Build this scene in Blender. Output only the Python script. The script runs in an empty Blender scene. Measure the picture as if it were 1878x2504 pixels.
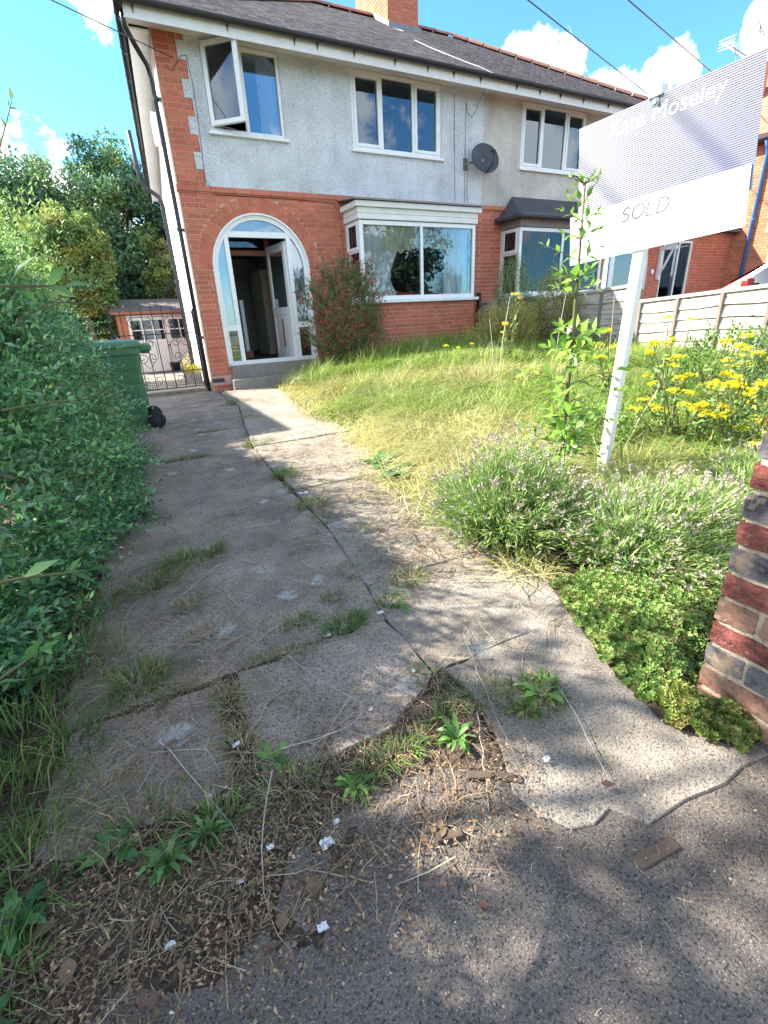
import bpy, math, random
import numpy as np
from mathutils import Vector, Matrix
random.seed(7); rng = np.random.default_rng(11)
sc = bpy.context.scene
COL = sc.collection
R = math.radians

# ------------------------------------------------------------------ camera
CAM_H = 1.18
cam_d = bpy.data.cameras.new('camera'); cam = bpy.data.objects.new('camera', cam_d); COL.objects.link(cam)
cam_d.sensor_fit = 'VERTICAL'; cam_d.sensor_height = 36.0; cam_d.lens = 1158.9 * 36.0 / 2504.0
cam_d.clip_start = 0.05; cam_d.clip_end = 3000
_r = ((0.88268239, -0.21607892, 0.41735081), (-0.46779226, -0.3185613, 0.82443259), (-0.04519069, -0.92294561, -0.38226849))
cam.matrix_world = Matrix(((_r[0][0], -_r[0][1], -_r[0][2], 0), (_r[1][0], -_r[1][1], -_r[1][2], 0),
                           (_r[2][0], -_r[2][1], -_r[2][2], CAM_H), (0, 0, 0, 1)))
sc.camera = cam

# ------------------------------------------------------------------ sun + sky
SUN = Vector((-0.94, 0.79, 1.0)).normalized()          # towards the sun
sun_d = bpy.data.lights.new('sun', 'SUN'); sun_d.energy = 4.4; sun_d.angle = R(0.53); sun_d.color = (1.0, 0.93, 0.82)
sun = bpy.data.objects.new('sun', sun_d); COL.objects.link(sun)
sun.rotation_euler = (-SUN).to_track_quat('-Z', 'Y').to_euler(); sun.location = (-10, 8, 14)

w = bpy.data.worlds.new('World'); sc.world = w; w.use_nodes = True
nt = w.node_tree; nt.nodes.clear()
def N(t, typ, **kw):
    n = t.nodes.new(typ)
    for k, v in kw.items():
        if k.startswith('i_'): n.inputs[int(k[2:]) if k[2:].isdigit() else k[2:]].default_value = v
        else: setattr(n, k, v)
    return n
sky = N(nt, 'ShaderNodeTexSky', sky_type='NISHITA', sun_disc=False, air_density=1.0, dust_density=0.15, ozone_density=1.6)
sky.sun_elevation = math.asin(SUN.z); sky.sun_rotation = math.atan2(SUN.x, SUN.y)
bg = N(nt, 'ShaderNodeBackground'); bg.inputs[1].default_value = 0.115
out = N(nt, 'ShaderNodeOutputWorld')
tc = N(nt, 'ShaderNodeTexCoord')
L = nt.links.new
def vmath(op, a, b=None):
    n = N(nt, 'ShaderNodeVectorMath', operation=op)
    for i, s in enumerate((a, b)):
        if s is None: continue
        if hasattr(s, 'type'): L(s, n.inputs[i])
        else: n.inputs[i].default_value = s
    return n
def fmath(op, a, b=None, clamp=False):
    n = N(nt, 'ShaderNodeMath', operation=op, use_clamp=clamp)
    for i, s in enumerate((a, b)):
        if s is None: continue
        if hasattr(s, 'type'): L(s, n.inputs[i])
        else: n.inputs[i].default_value = s
    return n.outputs[0]
dirv = vmath('NORMALIZE', tc.outputs['Generated']).outputs[0]
nz = N(nt, 'ShaderNodeTexNoise'); nz.inputs['Scale'].default_value = 11.0; nz.inputs['Detail'].default_value = 9.0; nz.inputs['Roughness'].default_value = 0.62
L(dirv, nz.inputs['Vector'])
nzl = N(nt, 'ShaderNodeTexNoise'); nzl.inputs['Scale'].default_value = 3.0; nzl.inputs['Detail'].default_value = 7.0; nzl.inputs['Roughness'].default_value = 0.6
L(vmath('ADD', dirv, (3.1, 1.7, 0.4)).outputs[0], nzl.inputs['Vector'])
def azel(az, el):
    a, e = R(az), R(el); return (math.sin(a) * math.cos(e), math.cos(a) * math.cos(e), math.sin(e))
# cumulus puffs: direction (azimuth, elevation), angular radius
puffs = [(-7, 10.0, 6.5), (-13, 10.5, 7), (0.5, 8.5, 4.5), (3.8, 25.8, 3.6), (-2.0, 28.0, 3.2), (42.3, 19.6, 2.7), (44.5, 18.6, 2.2), (49.5, 16.4, 2.7), (54.0, 17.0, 2.6),
         (60.5, 18.5, 2.2), (66, 16, 4.5), (47, 15, 3), (-30, 14, 9), (-48, 22, 8), (75, 25, 8), (95, 22, 9), (118, 17, 9), (138, 13, 7), (156, 9, 9), (186, 13, 8), (215, 28, 10), (240, 16, 11), (275, 24, 9)]
mask = None
for az, el, rad in puffs:
    d = vmath('DISTANCE', dirv, azel(az, el)).outputs['Value']
    v = fmath('DIVIDE', d, math.radians(rad)); v = fmath('SUBTRACT', 1.0, v)
    mask = v if mask is None else fmath('MAXIMUM', mask, v)
m1 = fmath('ADD', mask, fmath('MULTIPLY', fmath('SUBTRACT', nz.outputs[0], 0.5), 2.6))
m1 = fmath('MULTIPLY', m1, 3.2, clamp=True)
# out-of-view cloud added to whiten and lift the fill light; the stretch above the house is mostly clear, as is the part mirrored upstairs
field = fmath('MULTIPLY', fmath('SUBTRACT', nzl.outputs[0], 0.45), 6.0, clamp=True)
far = fmath('MULTIPLY', fmath('SUBTRACT', vmath('DISTANCE', dirv, azel(27, 22)).outputs['Value'], 0.70), 4.0, clamp=True)
mir = fmath('MULTIPLY', fmath('SUBTRACT', vmath('DISTANCE', dirv, azel(152, 22)).outputs['Value'], 0.26), 6.0, clamp=True)
field = fmath('MULTIPLY', field, fmath('MULTIPLY', far, mir))
cm = fmath('MAXIMUM', m1, field)
mix = N(nt, 'ShaderNodeMix', data_type='RGBA')
tint = N(nt, 'ShaderNodeMix', data_type='RGBA', blend_type='MULTIPLY'); tint.inputs[0].default_value = 1.0
L(sky.outputs[0], tint.inputs[6]); tint.inputs[7].default_value = (0.38, 0.68, 0.81, 1)
L(cm, mix.inputs[0]); L(tint.outputs[2], mix.inputs[6]); mix.inputs[7].default_value = (6.3, 6.25, 6.2, 1)
L(mix.outputs[2], bg.inputs[0]); L(bg.outputs[0], out.inputs[0])

sc.view_settings.view_transform = 'Standard'; sc.view_settings.look = 'None'
sc.view_settings.exposure = 2.05; sc.view_settings.gamma = 1.0; sc.view_settings.use_curve_mapping = False
sc.render.engine = 'CYCLES'
sc.cycles.max_bounces = 8; sc.cycles.transparent_max_bounces = 12; sc.cycles.diffuse_bounces = 4
sc.cycles.use_denoising = True; sc.cycles.caustics_reflective = False; sc.cycles.caustics_refractive = False
sc.cycles.sample_clamp_indirect = 6.0

# ------------------------------------------------------------------ helpers
def prop(o, label=None, cat=None, group=None, kind=None):
    if label: o['label'] = label
    if cat: o['category'] = cat
    if group: o['group'] = group
    if kind: o['kind'] = kind
    return o
def thing(name, label, cat, loc=(0, 0, 0), group=None):
    o = bpy.data.objects.new(name, None); COL.objects.link(o); o.location = loc
    o.empty_display_size = 0.1
    return prop(o, label, cat, group)
def attach(o, parent):
    o.parent = parent
    if parent is not None and parent.type == 'EMPTY' and parent.parent is None:
        o.matrix_parent_inverse = Matrix.Translation(-Vector(parent.location))
    return o
def link(name, me, parent=None, mat=None):
    o = bpy.data.objects.new(name, me); COL.objects.link(o)
    if mat is not None and not me.materials: me.materials.append(mat)
    if parent is not None: attach(o, parent)
    return o
def mesh_np(name, V, F, col=None, smooth=False, mat=None):
    """V (n,3); F: array (m,k) or list of faces"""
    me = bpy.data.meshes.new(name)
    V = np.asarray(V, dtype=np.float32)
    if isinstance(F, np.ndarray):
        k = F.shape[1]; m = F.shape[0]
        me.vertices.add(len(V)); me.vertices.foreach_set('co', V.ravel())
        me.loops.add(m * k); me.loops.foreach_set('vertex_index', F.astype(np.int32).ravel())
        me.polygons.add(m); me.polygons.foreach_set('loop_start', np.arange(0, m * k, k, dtype=np.int32))
        me.update(calc_edges=True)
    else:
        me.from_pydata([tuple(v) for v in V], [], [tuple(f) for f in F]); me.update()
    if col is not None:
        a = me.attributes.new('col', 'FLOAT_COLOR', 'POINT')
        c = np.ones((len(V), 4), dtype=np.float32); c[:, :3] = col
        a.data.foreach_set('color', c.ravel())
    if smooth: me.polygons.foreach_set('use_smooth', np.ones(len(me.polygons), dtype=bool))
    if mat is not None: me.materials.append(mat)
    return me
class MB:
    def __init__(s): s.v = []; s.f = []
    def add(s, vs, fs):
        b = len(s.v); s.v += [tuple(v) for v in vs]; s.f += [tuple(i + b for i in f) for f in fs]; return s
    def box(s, x0, y0, z0, x1, y1, z1, bev=0):
        if bev:
            # chamfered front edges only (cheap): octagonal loop in xz extruded in y is skipped, use inset front face
            b = bev
            vs = [(x0, y1, z0), (x1, y1, z0), (x1, y1, z1), (x0, y1, z1), (x0, y0 + b, z0), (x1, y0 + b, z0), (x1, y0 + b, z1), (x0, y0 + b, z1),
                  (x0 + b, y0, z0 + b), (x1 - b, y0, z0 + b), (x1 - b, y0, z1 - b), (x0 + b, y0, z1 - b)]
            fs = [(0, 3, 2, 1), (4, 5, 9, 8), (5, 6, 10, 9), (6, 7, 11, 10), (7, 4, 8, 11), (8, 9, 10, 11), (0, 1, 5, 4), (1, 2, 6, 5), (2, 3, 7, 6), (3, 0, 4, 7)]
            return s.add(vs, fs)
        vs = [(x0, y0, z0), (x1, y0, z0), (x1, y1, z0), (x0, y1, z0), (x0, y0, z1), (x1, y0, z1), (x1, y1, z1), (x0, y1, z1)]
        return s.add(vs, [(0, 3, 2, 1), (4, 5, 6, 7), (0, 1, 5, 4), (1, 2, 6, 5), (2, 3, 7, 6), (3, 0, 4, 7)])
    def obox(s, c, ax, ay, az):
        c = Vector(c); ax = Vector(ax); ay = Vector(ay); az = Vector(az)
        vs = [c + sx * ax + sy * ay + sz * az for sz in (-1, 1) for sx, sy in ((-1, -1), (1, -1), (1, 1), (-1, 1))]
        return s.add(vs, [(0, 3, 2, 1), (4, 5, 6, 7), (0, 1, 5, 4), (1, 2, 6, 5), (2, 3, 7, 6), (3, 0, 4, 7)])
    def prism(s, poly, z0, z1):
        n = len(poly); vs = [(x, y, z0) for x, y in poly] + [(x, y, z1) for x, y in poly]
        return s.add(vs, [tuple(range(n - 1, -1, -1)), tuple(range(n, 2 * n))] + [(i, (i + 1) % n, n + (i + 1) % n, n + i) for i in range(n)])
    def tube(s, pts, r, seg=8, cap=True):
        pts = [Vector(p) for p in pts]; n = len(pts); rs = r if isinstance(r, (list, tuple)) else [r] * n
        up = None; rings = []
        for i, p in enumerate(pts):
            d = (pts[min(i + 1, n - 1)] - pts[max(i - 1, 0)]).normalized()
            if up is None: up = Vector((0, 0, 1)) if abs(d.z) < 0.9 else Vector((1, 0, 0))
            a = d.cross(up)
            if a.length < 1e-5: a = d.orthogonal()
            a.normalize(); b = a.cross(d).normalized(); up = b
            rings.append([p + rs[i] * (math.cos(2 * math.pi * k / seg) * a + math.sin(2 * math.pi * k / seg) * b) for k in range(seg)])
        vs = [v for rg in rings for v in rg]; fs = []
        for i in range(n - 1):
            for k in range(seg): fs.append((i * seg + k, i * seg + (k + 1) % seg, (i + 1) * seg + (k + 1) % seg, (i + 1) * seg + k))
        if cap: fs += [tuple(range(seg - 1, -1, -1)), tuple(range((n - 1) * seg, n * seg))]
        return s.add(vs, fs)
    def lathe(s, prof, c=(0, 0, 0), seg=20):
        vs = []; n = len(prof)
        for r, z in prof:
            for k in range(seg):
                a = 2 * math.pi * k / seg; vs.append((c[0] + r * math.cos(a), c[1] + r * math.sin(a), c[2] + z))
        fs = [(i * seg + k, i * seg + (k + 1) % seg, (i + 1) * seg + (k + 1) % seg, (i + 1) * seg + k) for i in range(n - 1) for k in range(seg)]
        fs += [tuple(range(seg - 1, -1, -1)), tuple(range((n - 1) * seg, n * seg))]
        return s.add(vs, fs)
    def quad(s, a, b, c, d): return s.add([a, b, c, d], [(0, 1, 2, 3)])
    def grid(s, fn, nu, nv):
        vs = [fn(i / nu, j / nv) for j in range(nv + 1) for i in range(nu + 1)]
        return s.add(vs, [(j * (nu + 1) + i, j * (nu + 1) + i + 1, (j + 1) * (nu + 1) + i + 1, (j + 1) * (nu + 1) + i) for j in range(nv) for i in range(nu)])
    def mesh(s, name, mat=None, smooth=False):
        me = bpy.data.meshes.new(name); me.from_pydata(s.v, [], s.f); me.update()
        if smooth: me.polygons.foreach_set('use_smooth', np.ones(len(me.polygons), dtype=bool))
        if mat is not None: me.materials.append(mat)
        return me
    def build(s, name, mat, parent=None, smooth=False, bevel=0, kind=None, label=None):
        o = link(name, s.mesh(name, mat, smooth), parent)
        if bevel:
            m = o.modifiers.new('bevel', 'BEVEL'); m.width = bevel; m.segments = 2; m.limit_method = 'ANGLE'
        if kind: o['kind'] = kind
        if label: o['label'] = label
        return o
def xf(o, f):
    for v in o.v: pass
def mirror(mb, ax):
    mb.v = [(ax * 2 - x, y, z) for x, y, z in mb.v]; mb.f = [tuple(reversed(f)) for f in mb.f]; return mb

# ------------------------------------------------------------------ materials
MATS = {}
def mat(name, color, rough=0.7, metal=0.0, noise=None, bump=None, spec=0.5, attr=False, island=0.0, ramp=None, transl=0.0, coat=0.0):
    """noise=(scale, amount, detail) value variation; bump=(scale,strength,dist); island = hue/value spread per piece; ramp = list of (pos,color) by noise"""
    m = bpy.data.materials.new(name); m.use_nodes = True; t = m.node_tree; p = t.nodes['Principled BSDF']; lk = t.links.new
    p.inputs['Roughness'].default_value = rough; p.inputs['Metallic'].default_value = metal
    p.inputs['Specular IOR Level'].default_value = spec
    if coat: p.inputs['Coat Weight'].default_value = coat; p.inputs['Coat Roughness'].default_value = 0.05
    tcn = N(t, 'ShaderNodeTexCoord'); crd = tcn.outputs['Object']
    c = None
    if attr:
        a = N(t, 'ShaderNodeAttribute', attribute_name='col'); c = a.outputs['Color']
        mm = N(t, 'ShaderNodeMix', data_type='RGBA', blend_type='MULTIPLY'); mm.inputs[0].default_value = 1
        lk(c, mm.inputs[6]); mm.inputs[7].default_value = (*color, 1); c = mm.outputs[2]
    else:
        rgb = N(t, 'ShaderNodeRGB'); rgb.outputs[0].default_value = (*color, 1); c = rgb.outputs[0]
    if ramp:
        nn = N(t, 'ShaderNodeTexNoise'); nn.inputs['Scale'].default_value = ramp[0]; nn.inputs['Detail'].default_value = 6; nn.inputs['Roughness'].default_value = 0.65
        lk(crd, nn.inputs['Vector']); cr = N(t, 'ShaderNodeValToRGB'); lk(nn.outputs[0], cr.inputs[0])
        els = cr.color_ramp.elements
        while len(els) > 1: els.remove(els[0])
        els[0].position = ramp[1][0][0]; els[0].color = (*ramp[1][0][1], 1)
        for ps, cc in ramp[1][1:]:
            e = els.new(ps); e.color = (*cc, 1)
        c = cr.outputs[0]
    def mulval(cin, val):
        h = N(t, 'ShaderNodeMix', data_type='RGBA', blend_type='MULTIPLY'); h.inputs[0].default_value = 1
        lk(cin, h.inputs[6]); cc = N(t, 'ShaderNodeCombineColor'); [lk(val, cc.inputs[i]) for i in range(3)]; lk(cc.outputs[0], h.inputs[7]); return h.outputs[2]
    def fm(op, a, b=None, c3=None):
        n = N(t, 'ShaderNodeMath', operation=op)
        for i, s_ in enumerate((a, b, c3)):
            if s_ is None: continue
            if hasattr(s_, 'type'): lk(s_, n.inputs[i])
            else: n.inputs[i].default_value = s_
        return n.outputs[0]
    if island:
        oi = N(t, 'ShaderNodeObjectInfo'); ge = N(t, 'ShaderNodeNewGeometry')
        r1 = fm('FRACT', fm('ADD', oi.outputs['Random'], ge.outputs['Random Per Island']))
        r2 = fm('FRACT', fm('MULTIPLY', r1, 17.31))
        hs = N(t, 'ShaderNodeHueSaturation'); lk(c, hs.inputs['Color'])
        lk(fm('MULTIPLY_ADD', fm('SUBTRACT', r2, 0.5), 0.05 * island, 0.5), hs.inputs['Hue'])
        lk(fm('MULTIPLY_ADD', fm('SUBTRACT', r1, 0.5), 1.0 * island, 1.0), hs.inputs['Value']); c = hs.outputs[0]
    if noise:
        nn = N(t, 'ShaderNodeTexNoise'); nn.inputs['Scale'].default_value = noise[0]; nn.inputs['Detail'].default_value = noise[2] if len(noise) > 2 else 5
        lk(crd, nn.inputs['Vector'])
        c = mulval(c, fm('MULTIPLY_ADD', fm('SUBTRACT', nn.outputs[0], 0.5), 2 * noise[1], 1.0))
    lk(c, p.inputs['Base Color'])
    if bump:
        bs = bump if isinstance(bump, list) else [bump]; prev = None
        for sc_, st, ds in bs:
            nb = N(t, 'ShaderNodeTexNoise'); nb.inputs['Scale'].default_value = sc_; nb.inputs['Detail'].default_value = 6; lk(crd, nb.inputs['Vector'])
            b = N(t, 'ShaderNodeBump'); b.inputs['Strength'].default_value = st; b.inputs['Distance'].default_value = ds; lk(nb.outputs[0], b.inputs['Height'])
            if prev is not None: lk(prev, b.inputs['Normal'])
            prev = b.outputs[0]
        lk(prev, p.inputs['Normal'])
    if transl:
        o_ = t.nodes['Material Output']; tr = N(t, 'ShaderNodeBsdfTranslucent'); ms = N(t, 'ShaderNodeMixShader'); ms.inputs[0].default_value = transl
        lk(c, tr.inputs[0]); lk(p.outputs[0], ms.inputs[1]); lk(tr.outputs[0], ms.inputs[2]); lk(ms.outputs[0], o_.inputs[0])
    m['crd'] = 0
    MATS[name] = m; return m
def mat_glass(name, ior=1.9, tint=(0.9, 0.95, 0.95), rough=0.0, refl=(0.72, 0.86, 1.0)):
    m = bpy.data.materials.new(name); m.use_nodes = True; t = m.node_tree; t.nodes.clear(); lk = t.links.new
    o_ = N(t, 'ShaderNodeOutputMaterial'); tr = N(t, 'ShaderNodeBsdfTransparent'); gl = N(t, 'ShaderNodeBsdfGlossy'); ms = N(t, 'ShaderNodeMixShader'); fr = N(t, 'ShaderNodeFresnel')
    tr.inputs[0].default_value = (*tint, 1); gl.inputs['Roughness'].default_value = rough; gl.inputs['Color'].default_value = (*refl, 1); fr.inputs[0].default_value = ior
    lk(fr.outputs[0], ms.inputs[0]); lk(tr.outputs[0], ms.inputs[1]); lk(gl.outputs[0], ms.inputs[2]); lk(ms.outputs[0], o_.inputs[0])
    MATS[name] = m; return m
mat('mortar', (0.60, 0.38, 0.29), 0.9, noise=(30, 0.25), bump=(120, 0.4, 0.004))
mat('brick', (0.50, 0.145, 0.085), 0.85, noise=(35, 0.35, 6), bump=(90, 0.45, 0.004), island=0.30)
mat('brick_dark', (0.05, 0.05, 0.06), 0.7, noise=(30, 0.3), bump=(90, 0.4, 0.003), island=0.3)
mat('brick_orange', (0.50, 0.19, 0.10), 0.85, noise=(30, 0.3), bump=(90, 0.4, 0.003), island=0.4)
mat('ridge_clay', (0.32, 0.165, 0.125), 0.85, noise=(18, 0.35), bump=(70, 0.3, 0.003), island=0.4)
mat('terracotta', (0.50, 0.165, 0.105), 0.8, noise=(25, 0.25), bump=(70, 0.3, 0.003), island=0.3)
mat('white_paint', (0.74, 0.74, 0.73), 0.55, noise=(7, 0.14, 7), bump=(60, 0.12, 0.002))
mat('upvc', (0.80, 0.81, 0.82), 0.32, noise=(9, 0.11, 7))
mat('black_plastic', (0.022, 0.022, 0.026), 0.35, noise=(15, 0.3))
mat('black_iron', (0.02, 0.02, 0.022), 0.55, noise=(40, 0.4))
mat('lead', (0.20, 0.21, 0.23), 0.5, noise=(14, 0.3), bump=(30, 0.3, 0.006))
mat('slate_dark', (0.055, 0.06, 0.075), 0.5, noise=(20, 0.3), bump=(50, 0.3, 0.004), island=0.3)
mat('roof_tile', (0.33, 0.275, 0.255), 0.85, noise=(22, 0.45, 6), bump=(70, 0.5, 0.004), island=0.55)
mat('roof_tile_dark', (0.27, 0.215, 0.21), 0.85, noise=(22, 0.45, 6), bump=(70, 0.5, 0.004), island=0.55)
mat('curtain', (0.80, 0.85, 0.90), 0.9, noise=(10, 0.1), transl=0.3)
mat('curtain_cream', (0.66, 0.70, 0.55), 0.9, noise=(14, 0.15), transl=0.35)
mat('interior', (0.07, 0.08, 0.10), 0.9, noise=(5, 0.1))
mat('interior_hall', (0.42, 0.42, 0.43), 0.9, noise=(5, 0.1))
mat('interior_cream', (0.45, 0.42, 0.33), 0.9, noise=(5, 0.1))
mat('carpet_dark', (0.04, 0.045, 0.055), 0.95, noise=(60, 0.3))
mat('wood_red', (0.30, 0.085, 0.04), 0.45, noise=(18, 0.3), bump=(40, 0.15, 0.002))
mat('stone_step', (0.24, 0.225, 0.20), 0.9, noise=(14, 0.35, 8), bump=[(35, 0.5, 0.008), (140, 0.4, 0.003)])
mat_glass('glass', 2.15, (0.97, 0.985, 0.985))
mat_glass('bay_glass', 1.55, (0.98, 0.99, 0.99))
mat_glass('glass_dark', 1.7, (0.6, 0.65, 0.7))
mat('bin_green', (0.05, 0.16, 0.075), 0.4, noise=(11, 0.45, 7), bump=(40, 0.1, 0.002))
mat('rubber', (0.012, 0.012, 0.013), 0.8, noise=(40, 0.3), bump=(60, 0.3, 0.002))
mat('fence_wood', (0.42, 0.37, 0.33), 0.85, ramp=(3.0, [(0.3, (0.30, 0.255, 0.22)), (0.5, (0.44, 0.39, 0.345)), (0.7, (0.52, 0.47, 0.43))]), bump=[(18, 0.4, 0.01), (90, 0.3, 0.003)])
mat('fence_post', (0.22, 0.18, 0.15), 0.9, noise=(12, 0.35), bump=(60, 0.4, 0.003))
mat('post_white', (0.78, 0.78, 0.76), 0.6, noise=(9, 0.08, 7), bump=(50, 0.2, 0.002))
mat('car_red', (0.40, 0.02, 0.015), 0.25, coat=1.0)
mat('chrome', (0.7, 0.7, 0.72), 0.15, metal=1.0)
mat('blue_pipe', (0.035, 0.16, 0.42), 0.35, noise=(10, 0.1))
mat('alu', (0.35, 0.36, 0.38), 0.4, metal=0.8)
mat('dish_grey', (0.045, 0.052, 0.068), 0.55, noise=(10, 0.15))
mat('felt', (0.10, 0.095, 0.09), 0.95, ramp=(14, [(0.35, (0.05, 0.047, 0.045)), (0.55, (0.15, 0.14, 0.13)), (0.75, (0.26, 0.25, 0.24))]), bump=(40, 0.5, 0.01))
mat('bark', (0.13, 0.10, 0.07), 0.9, noise=(20, 0.4), bump=(40, 0.6, 0.01))
mat('bark_green', (0.12, 0.115, 0.05), 0.8, noise=(30, 0.4), bump=(60, 0.4, 0.003))
mat('leaf', (1, 1, 1), 0.40, attr=True, transl=0.38, noise=(25, 0.2, 2))
mat('leaf_dull', (1, 1, 1), 0.6, attr=True, transl=0.30, noise=(25, 0.2, 2))
mat('grass', (1, 1, 1), 0.6, attr=True, transl=0.38)
mat('straw', (1, 1, 1), 0.8, attr=True, transl=0.1)
mat('paper', (0.62, 0.62, 0.64), 0.8, noise=(60, 0.1))
mat('dead_leaf', (0.17, 0.10, 0.06), 0.75, noise=(40, 0.3), island=0.9, transl=0.1)
mat('stone_rough', (0.27, 0.25, 0.21), 0.9, noise=(12, 0.4, 8), bump=[(14, 0.7, 0.03), (70, 0.5, 0.006)])
mat('timber', (0.085, 0.06, 0.045), 0.9, noise=(30, 0.4), bump=(70, 0.5, 0.003))
# ------------------------------------------------------------------ speckled mineral surfaces
def mat_mineral(name, base, speck_scale, dark, light, stain=(2.2, 0.35), spots=None, bumps=((160, 0.5, 0.003),), rough=0.9, moss=None, world=False, streak=0.0):
    m = bpy.data.materials.new(name); m.use_nodes = True; t = m.node_tree; p = t.nodes['Principled BSDF']; lk = t.links.new
    p.inputs['Roughness'].default_value = rough; p.inputs['Specular IOR Level'].default_value = 0.3
    crd = N(t, 'ShaderNodeTexCoord').outputs['Object']
    def noise(scale, det=4, rgh=0.6):
        n = N(t, 'ShaderNodeTexNoise'); n.inputs['Scale'].default_value = scale; n.inputs['Detail'].default_value = det; n.inputs['Roughness'].default_value = rgh
        lk(crd, n.inputs['Vector']); return n.outputs[0]
    def ramp(v, a, b, c0=(0, 0, 0), c1=(1, 1, 1)):
        r = N(t, 'ShaderNodeValToRGB'); r.color_ramp.elements[0].position = a; r.color_ramp.elements[1].position = b
        r.color_ramp.elements[0].color = (*c0, 1); r.color_ramp.elements[1].color = (*c1, 1); lk(v, r.inputs[0]); return r.outputs[0]
    def mixc(f, a, b):
        x = N(t, 'ShaderNodeMix', data_type='RGBA'); lk(f, x.inputs[0])
        for i, s in ((6, a), (7, b)):
            if hasattr(s, 'type'): lk(s, x.inputs[i])
            else: x.inputs[i].default_value = (*s, 1)
        return x.outputs[2]
    n1 = noise(speck_scale, 3, 0.7)
    c = mixc(ramp(n1, 0.36, 0.50), dark, base)
    c = mixc(ramp(noise(speck_scale * 1.7, 2), 0.60, 0.72), c, light)
    s = ramp(noise(stain[0], 8, 0.65), 0.3, 0.72, (1 - stain[1],) * 3, (1 + stain[1] * 0.6,) * 3)
    mm = N(t, 'ShaderNodeMix', data_type='RGBA', blend_type='MULTIPLY'); mm.inputs[0].default_value = 1; lk(c, mm.inputs[6]); lk(s, mm.inputs[7]); c = mm.outputs[2]
    if streak:
        mpn = N(t, 'ShaderNodeMapping'); mpn.inputs['Scale'].default_value = (6, 6, 0.55); lk(crd, mpn.inputs[0])
        ns = N(t, 'ShaderNodeTexNoise'); ns.inputs['Scale'].default_value = 1.0; ns.inputs['Detail'].default_value = 6; lk(mpn.outputs[0], ns.inputs['Vector'])
        sr = ramp(ns.outputs[0], 0.50, 0.72, (1, 1, 1), (1 - streak, 1 - streak, 1 - streak * 1.05))
        m5 = N(t, 'ShaderNodeMix', data_type='RGBA', blend_type='MULTIPLY'); m5.inputs[0].default_value = 1; lk(c, m5.inputs[6]); lk(sr, m5.inputs[7]); c = m5.outputs[2]
    if moss:
        c = mixc(ramp(noise(moss[0], 7, 0.7), moss[1], moss[1] + 0.10), c, moss[2])
    if spots:
        v = N(t, 'ShaderNodeTexVoronoi'); v.inputs['Scale'].default_value = spots[0]
        wob = N(t, 'ShaderNodeMix', data_type='VECTOR'); 
        nv = N(t, 'ShaderNodeTexNoise'); nv.inputs['Scale'].default_value = spots[0] * 4; lk(crd, nv.inputs['Vector'])
        av = N(t, 'ShaderNodeVectorMath', operation='MULTIPLY_ADD'); lk(nv.outputs['Color'], av.inputs[0]); av.inputs[1].default_value = (0.35 / spots[0],) * 3; lk(crd, av.inputs[2])
        lk(av.outputs[0], v.inputs['Vector'])
        d = ramp(v.outputs['Distance'], spots[1] * 0.6, spots[1], (1, 1, 1), (0, 0, 0))
        pick = N(t, 'ShaderNodeSeparateColor'); lk(v.outputs['Color'], pick.inputs[0])
        pk = ramp(pick.outputs[0], spots[2], spots[2] + 0.02)
        f1 = N(t, 'ShaderNodeMath', operation='MULTIPLY'); lk(d, f1.inputs[0]); lk(pk, f1.inputs[1])
        f2 = N(t, 'ShaderNodeMath', operation='MULTIPLY'); lk(f1.outputs[0], f2.inputs[0]); f2.inputs[1].default_value = spots[4] if len(spots) > 4 else 0.75
        f3 = N(t, 'ShaderNodeMath', operation='MULTIPLY'); lk(f2.outputs[0], f3.inputs[0]); lk(ramp(noise(70, 4, 0.7), 0.3, 0.6), f3.inputs[1])
        c = mixc(f3.outputs[0], c, spots[3])
    lk(c, p.inputs['Base Color'])
    prev = None
    for sc_, st, ds in bumps:
        b = N(t, 'ShaderNodeBump'); b.inputs['Strength'].default_value = st; b.inputs['Distance'].default_value = ds; lk(noise(sc_, 5), b.inputs['Height'])
        if prev is not None: lk(prev, b.inputs['Normal'])
        prev = b.outputs[0]
    lk(prev, p.inputs['Normal']); MATS[name] = m; return m
mat_mineral('concrete', (0.33, 0.268, 0.220), 130, (0.095, 0.072, 0.058), (0.66, 0.58, 0.50), (2.6, 0.50), moss=(3.3, 0.60, (0.13, 0.105, 0.07)), spots=(4.2, 0.24, 0.66, (0.52, 0.52, 0.51), 0.85), bumps=((5, 0.4, 0.03), (40, 0.5, 0.008), (190, 0.9, 0.005)))
mat_mineral('concrete_pale', (0.32, 0.278, 0.23), 140, (0.085, 0.075, 0.062), (0.46, 0.43, 0.375), (3.0, 0.48), moss=(2.9, 0.62, (0.15, 0.12, 0.08)), spots=(4.0, 0.25, 0.75, (0.5, 0.49, 0.45), 0.5), bumps=((6, 0.4, 0.03), (40, 0.5, 0.008), (190, 0.9, 0.005)))
mat_mineral('concrete_path', (0.33, 0.285, 0.235), 130, (0.15, 0.125, 0.10), (0.50, 0.45, 0.38), (2.0, 0.30), bumps=((6, 0.3, 0.02), (150, 0.6, 0.005)))
mat_mineral('tarmac', (0.185, 0.157, 0.136), 150, (0.05, 0.042, 0.036), (0.52, 0.46, 0.41), (2.2, 0.45), moss=(3.4, 0.58, (0.20, 0.165, 0.125)), bumps=((7, 0.3, 0.02), (60, 0.6, 0.008), (200, 1.0, 0.006)))
mat_mineral('soil', (0.095, 0.068, 0.048), 60, (0.035, 0.024, 0.017), (0.26, 0.19, 0.12), (3.0, 0.45), bumps=((20, 0.8, 0.03), (90, 0.9, 0.01)))
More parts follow.
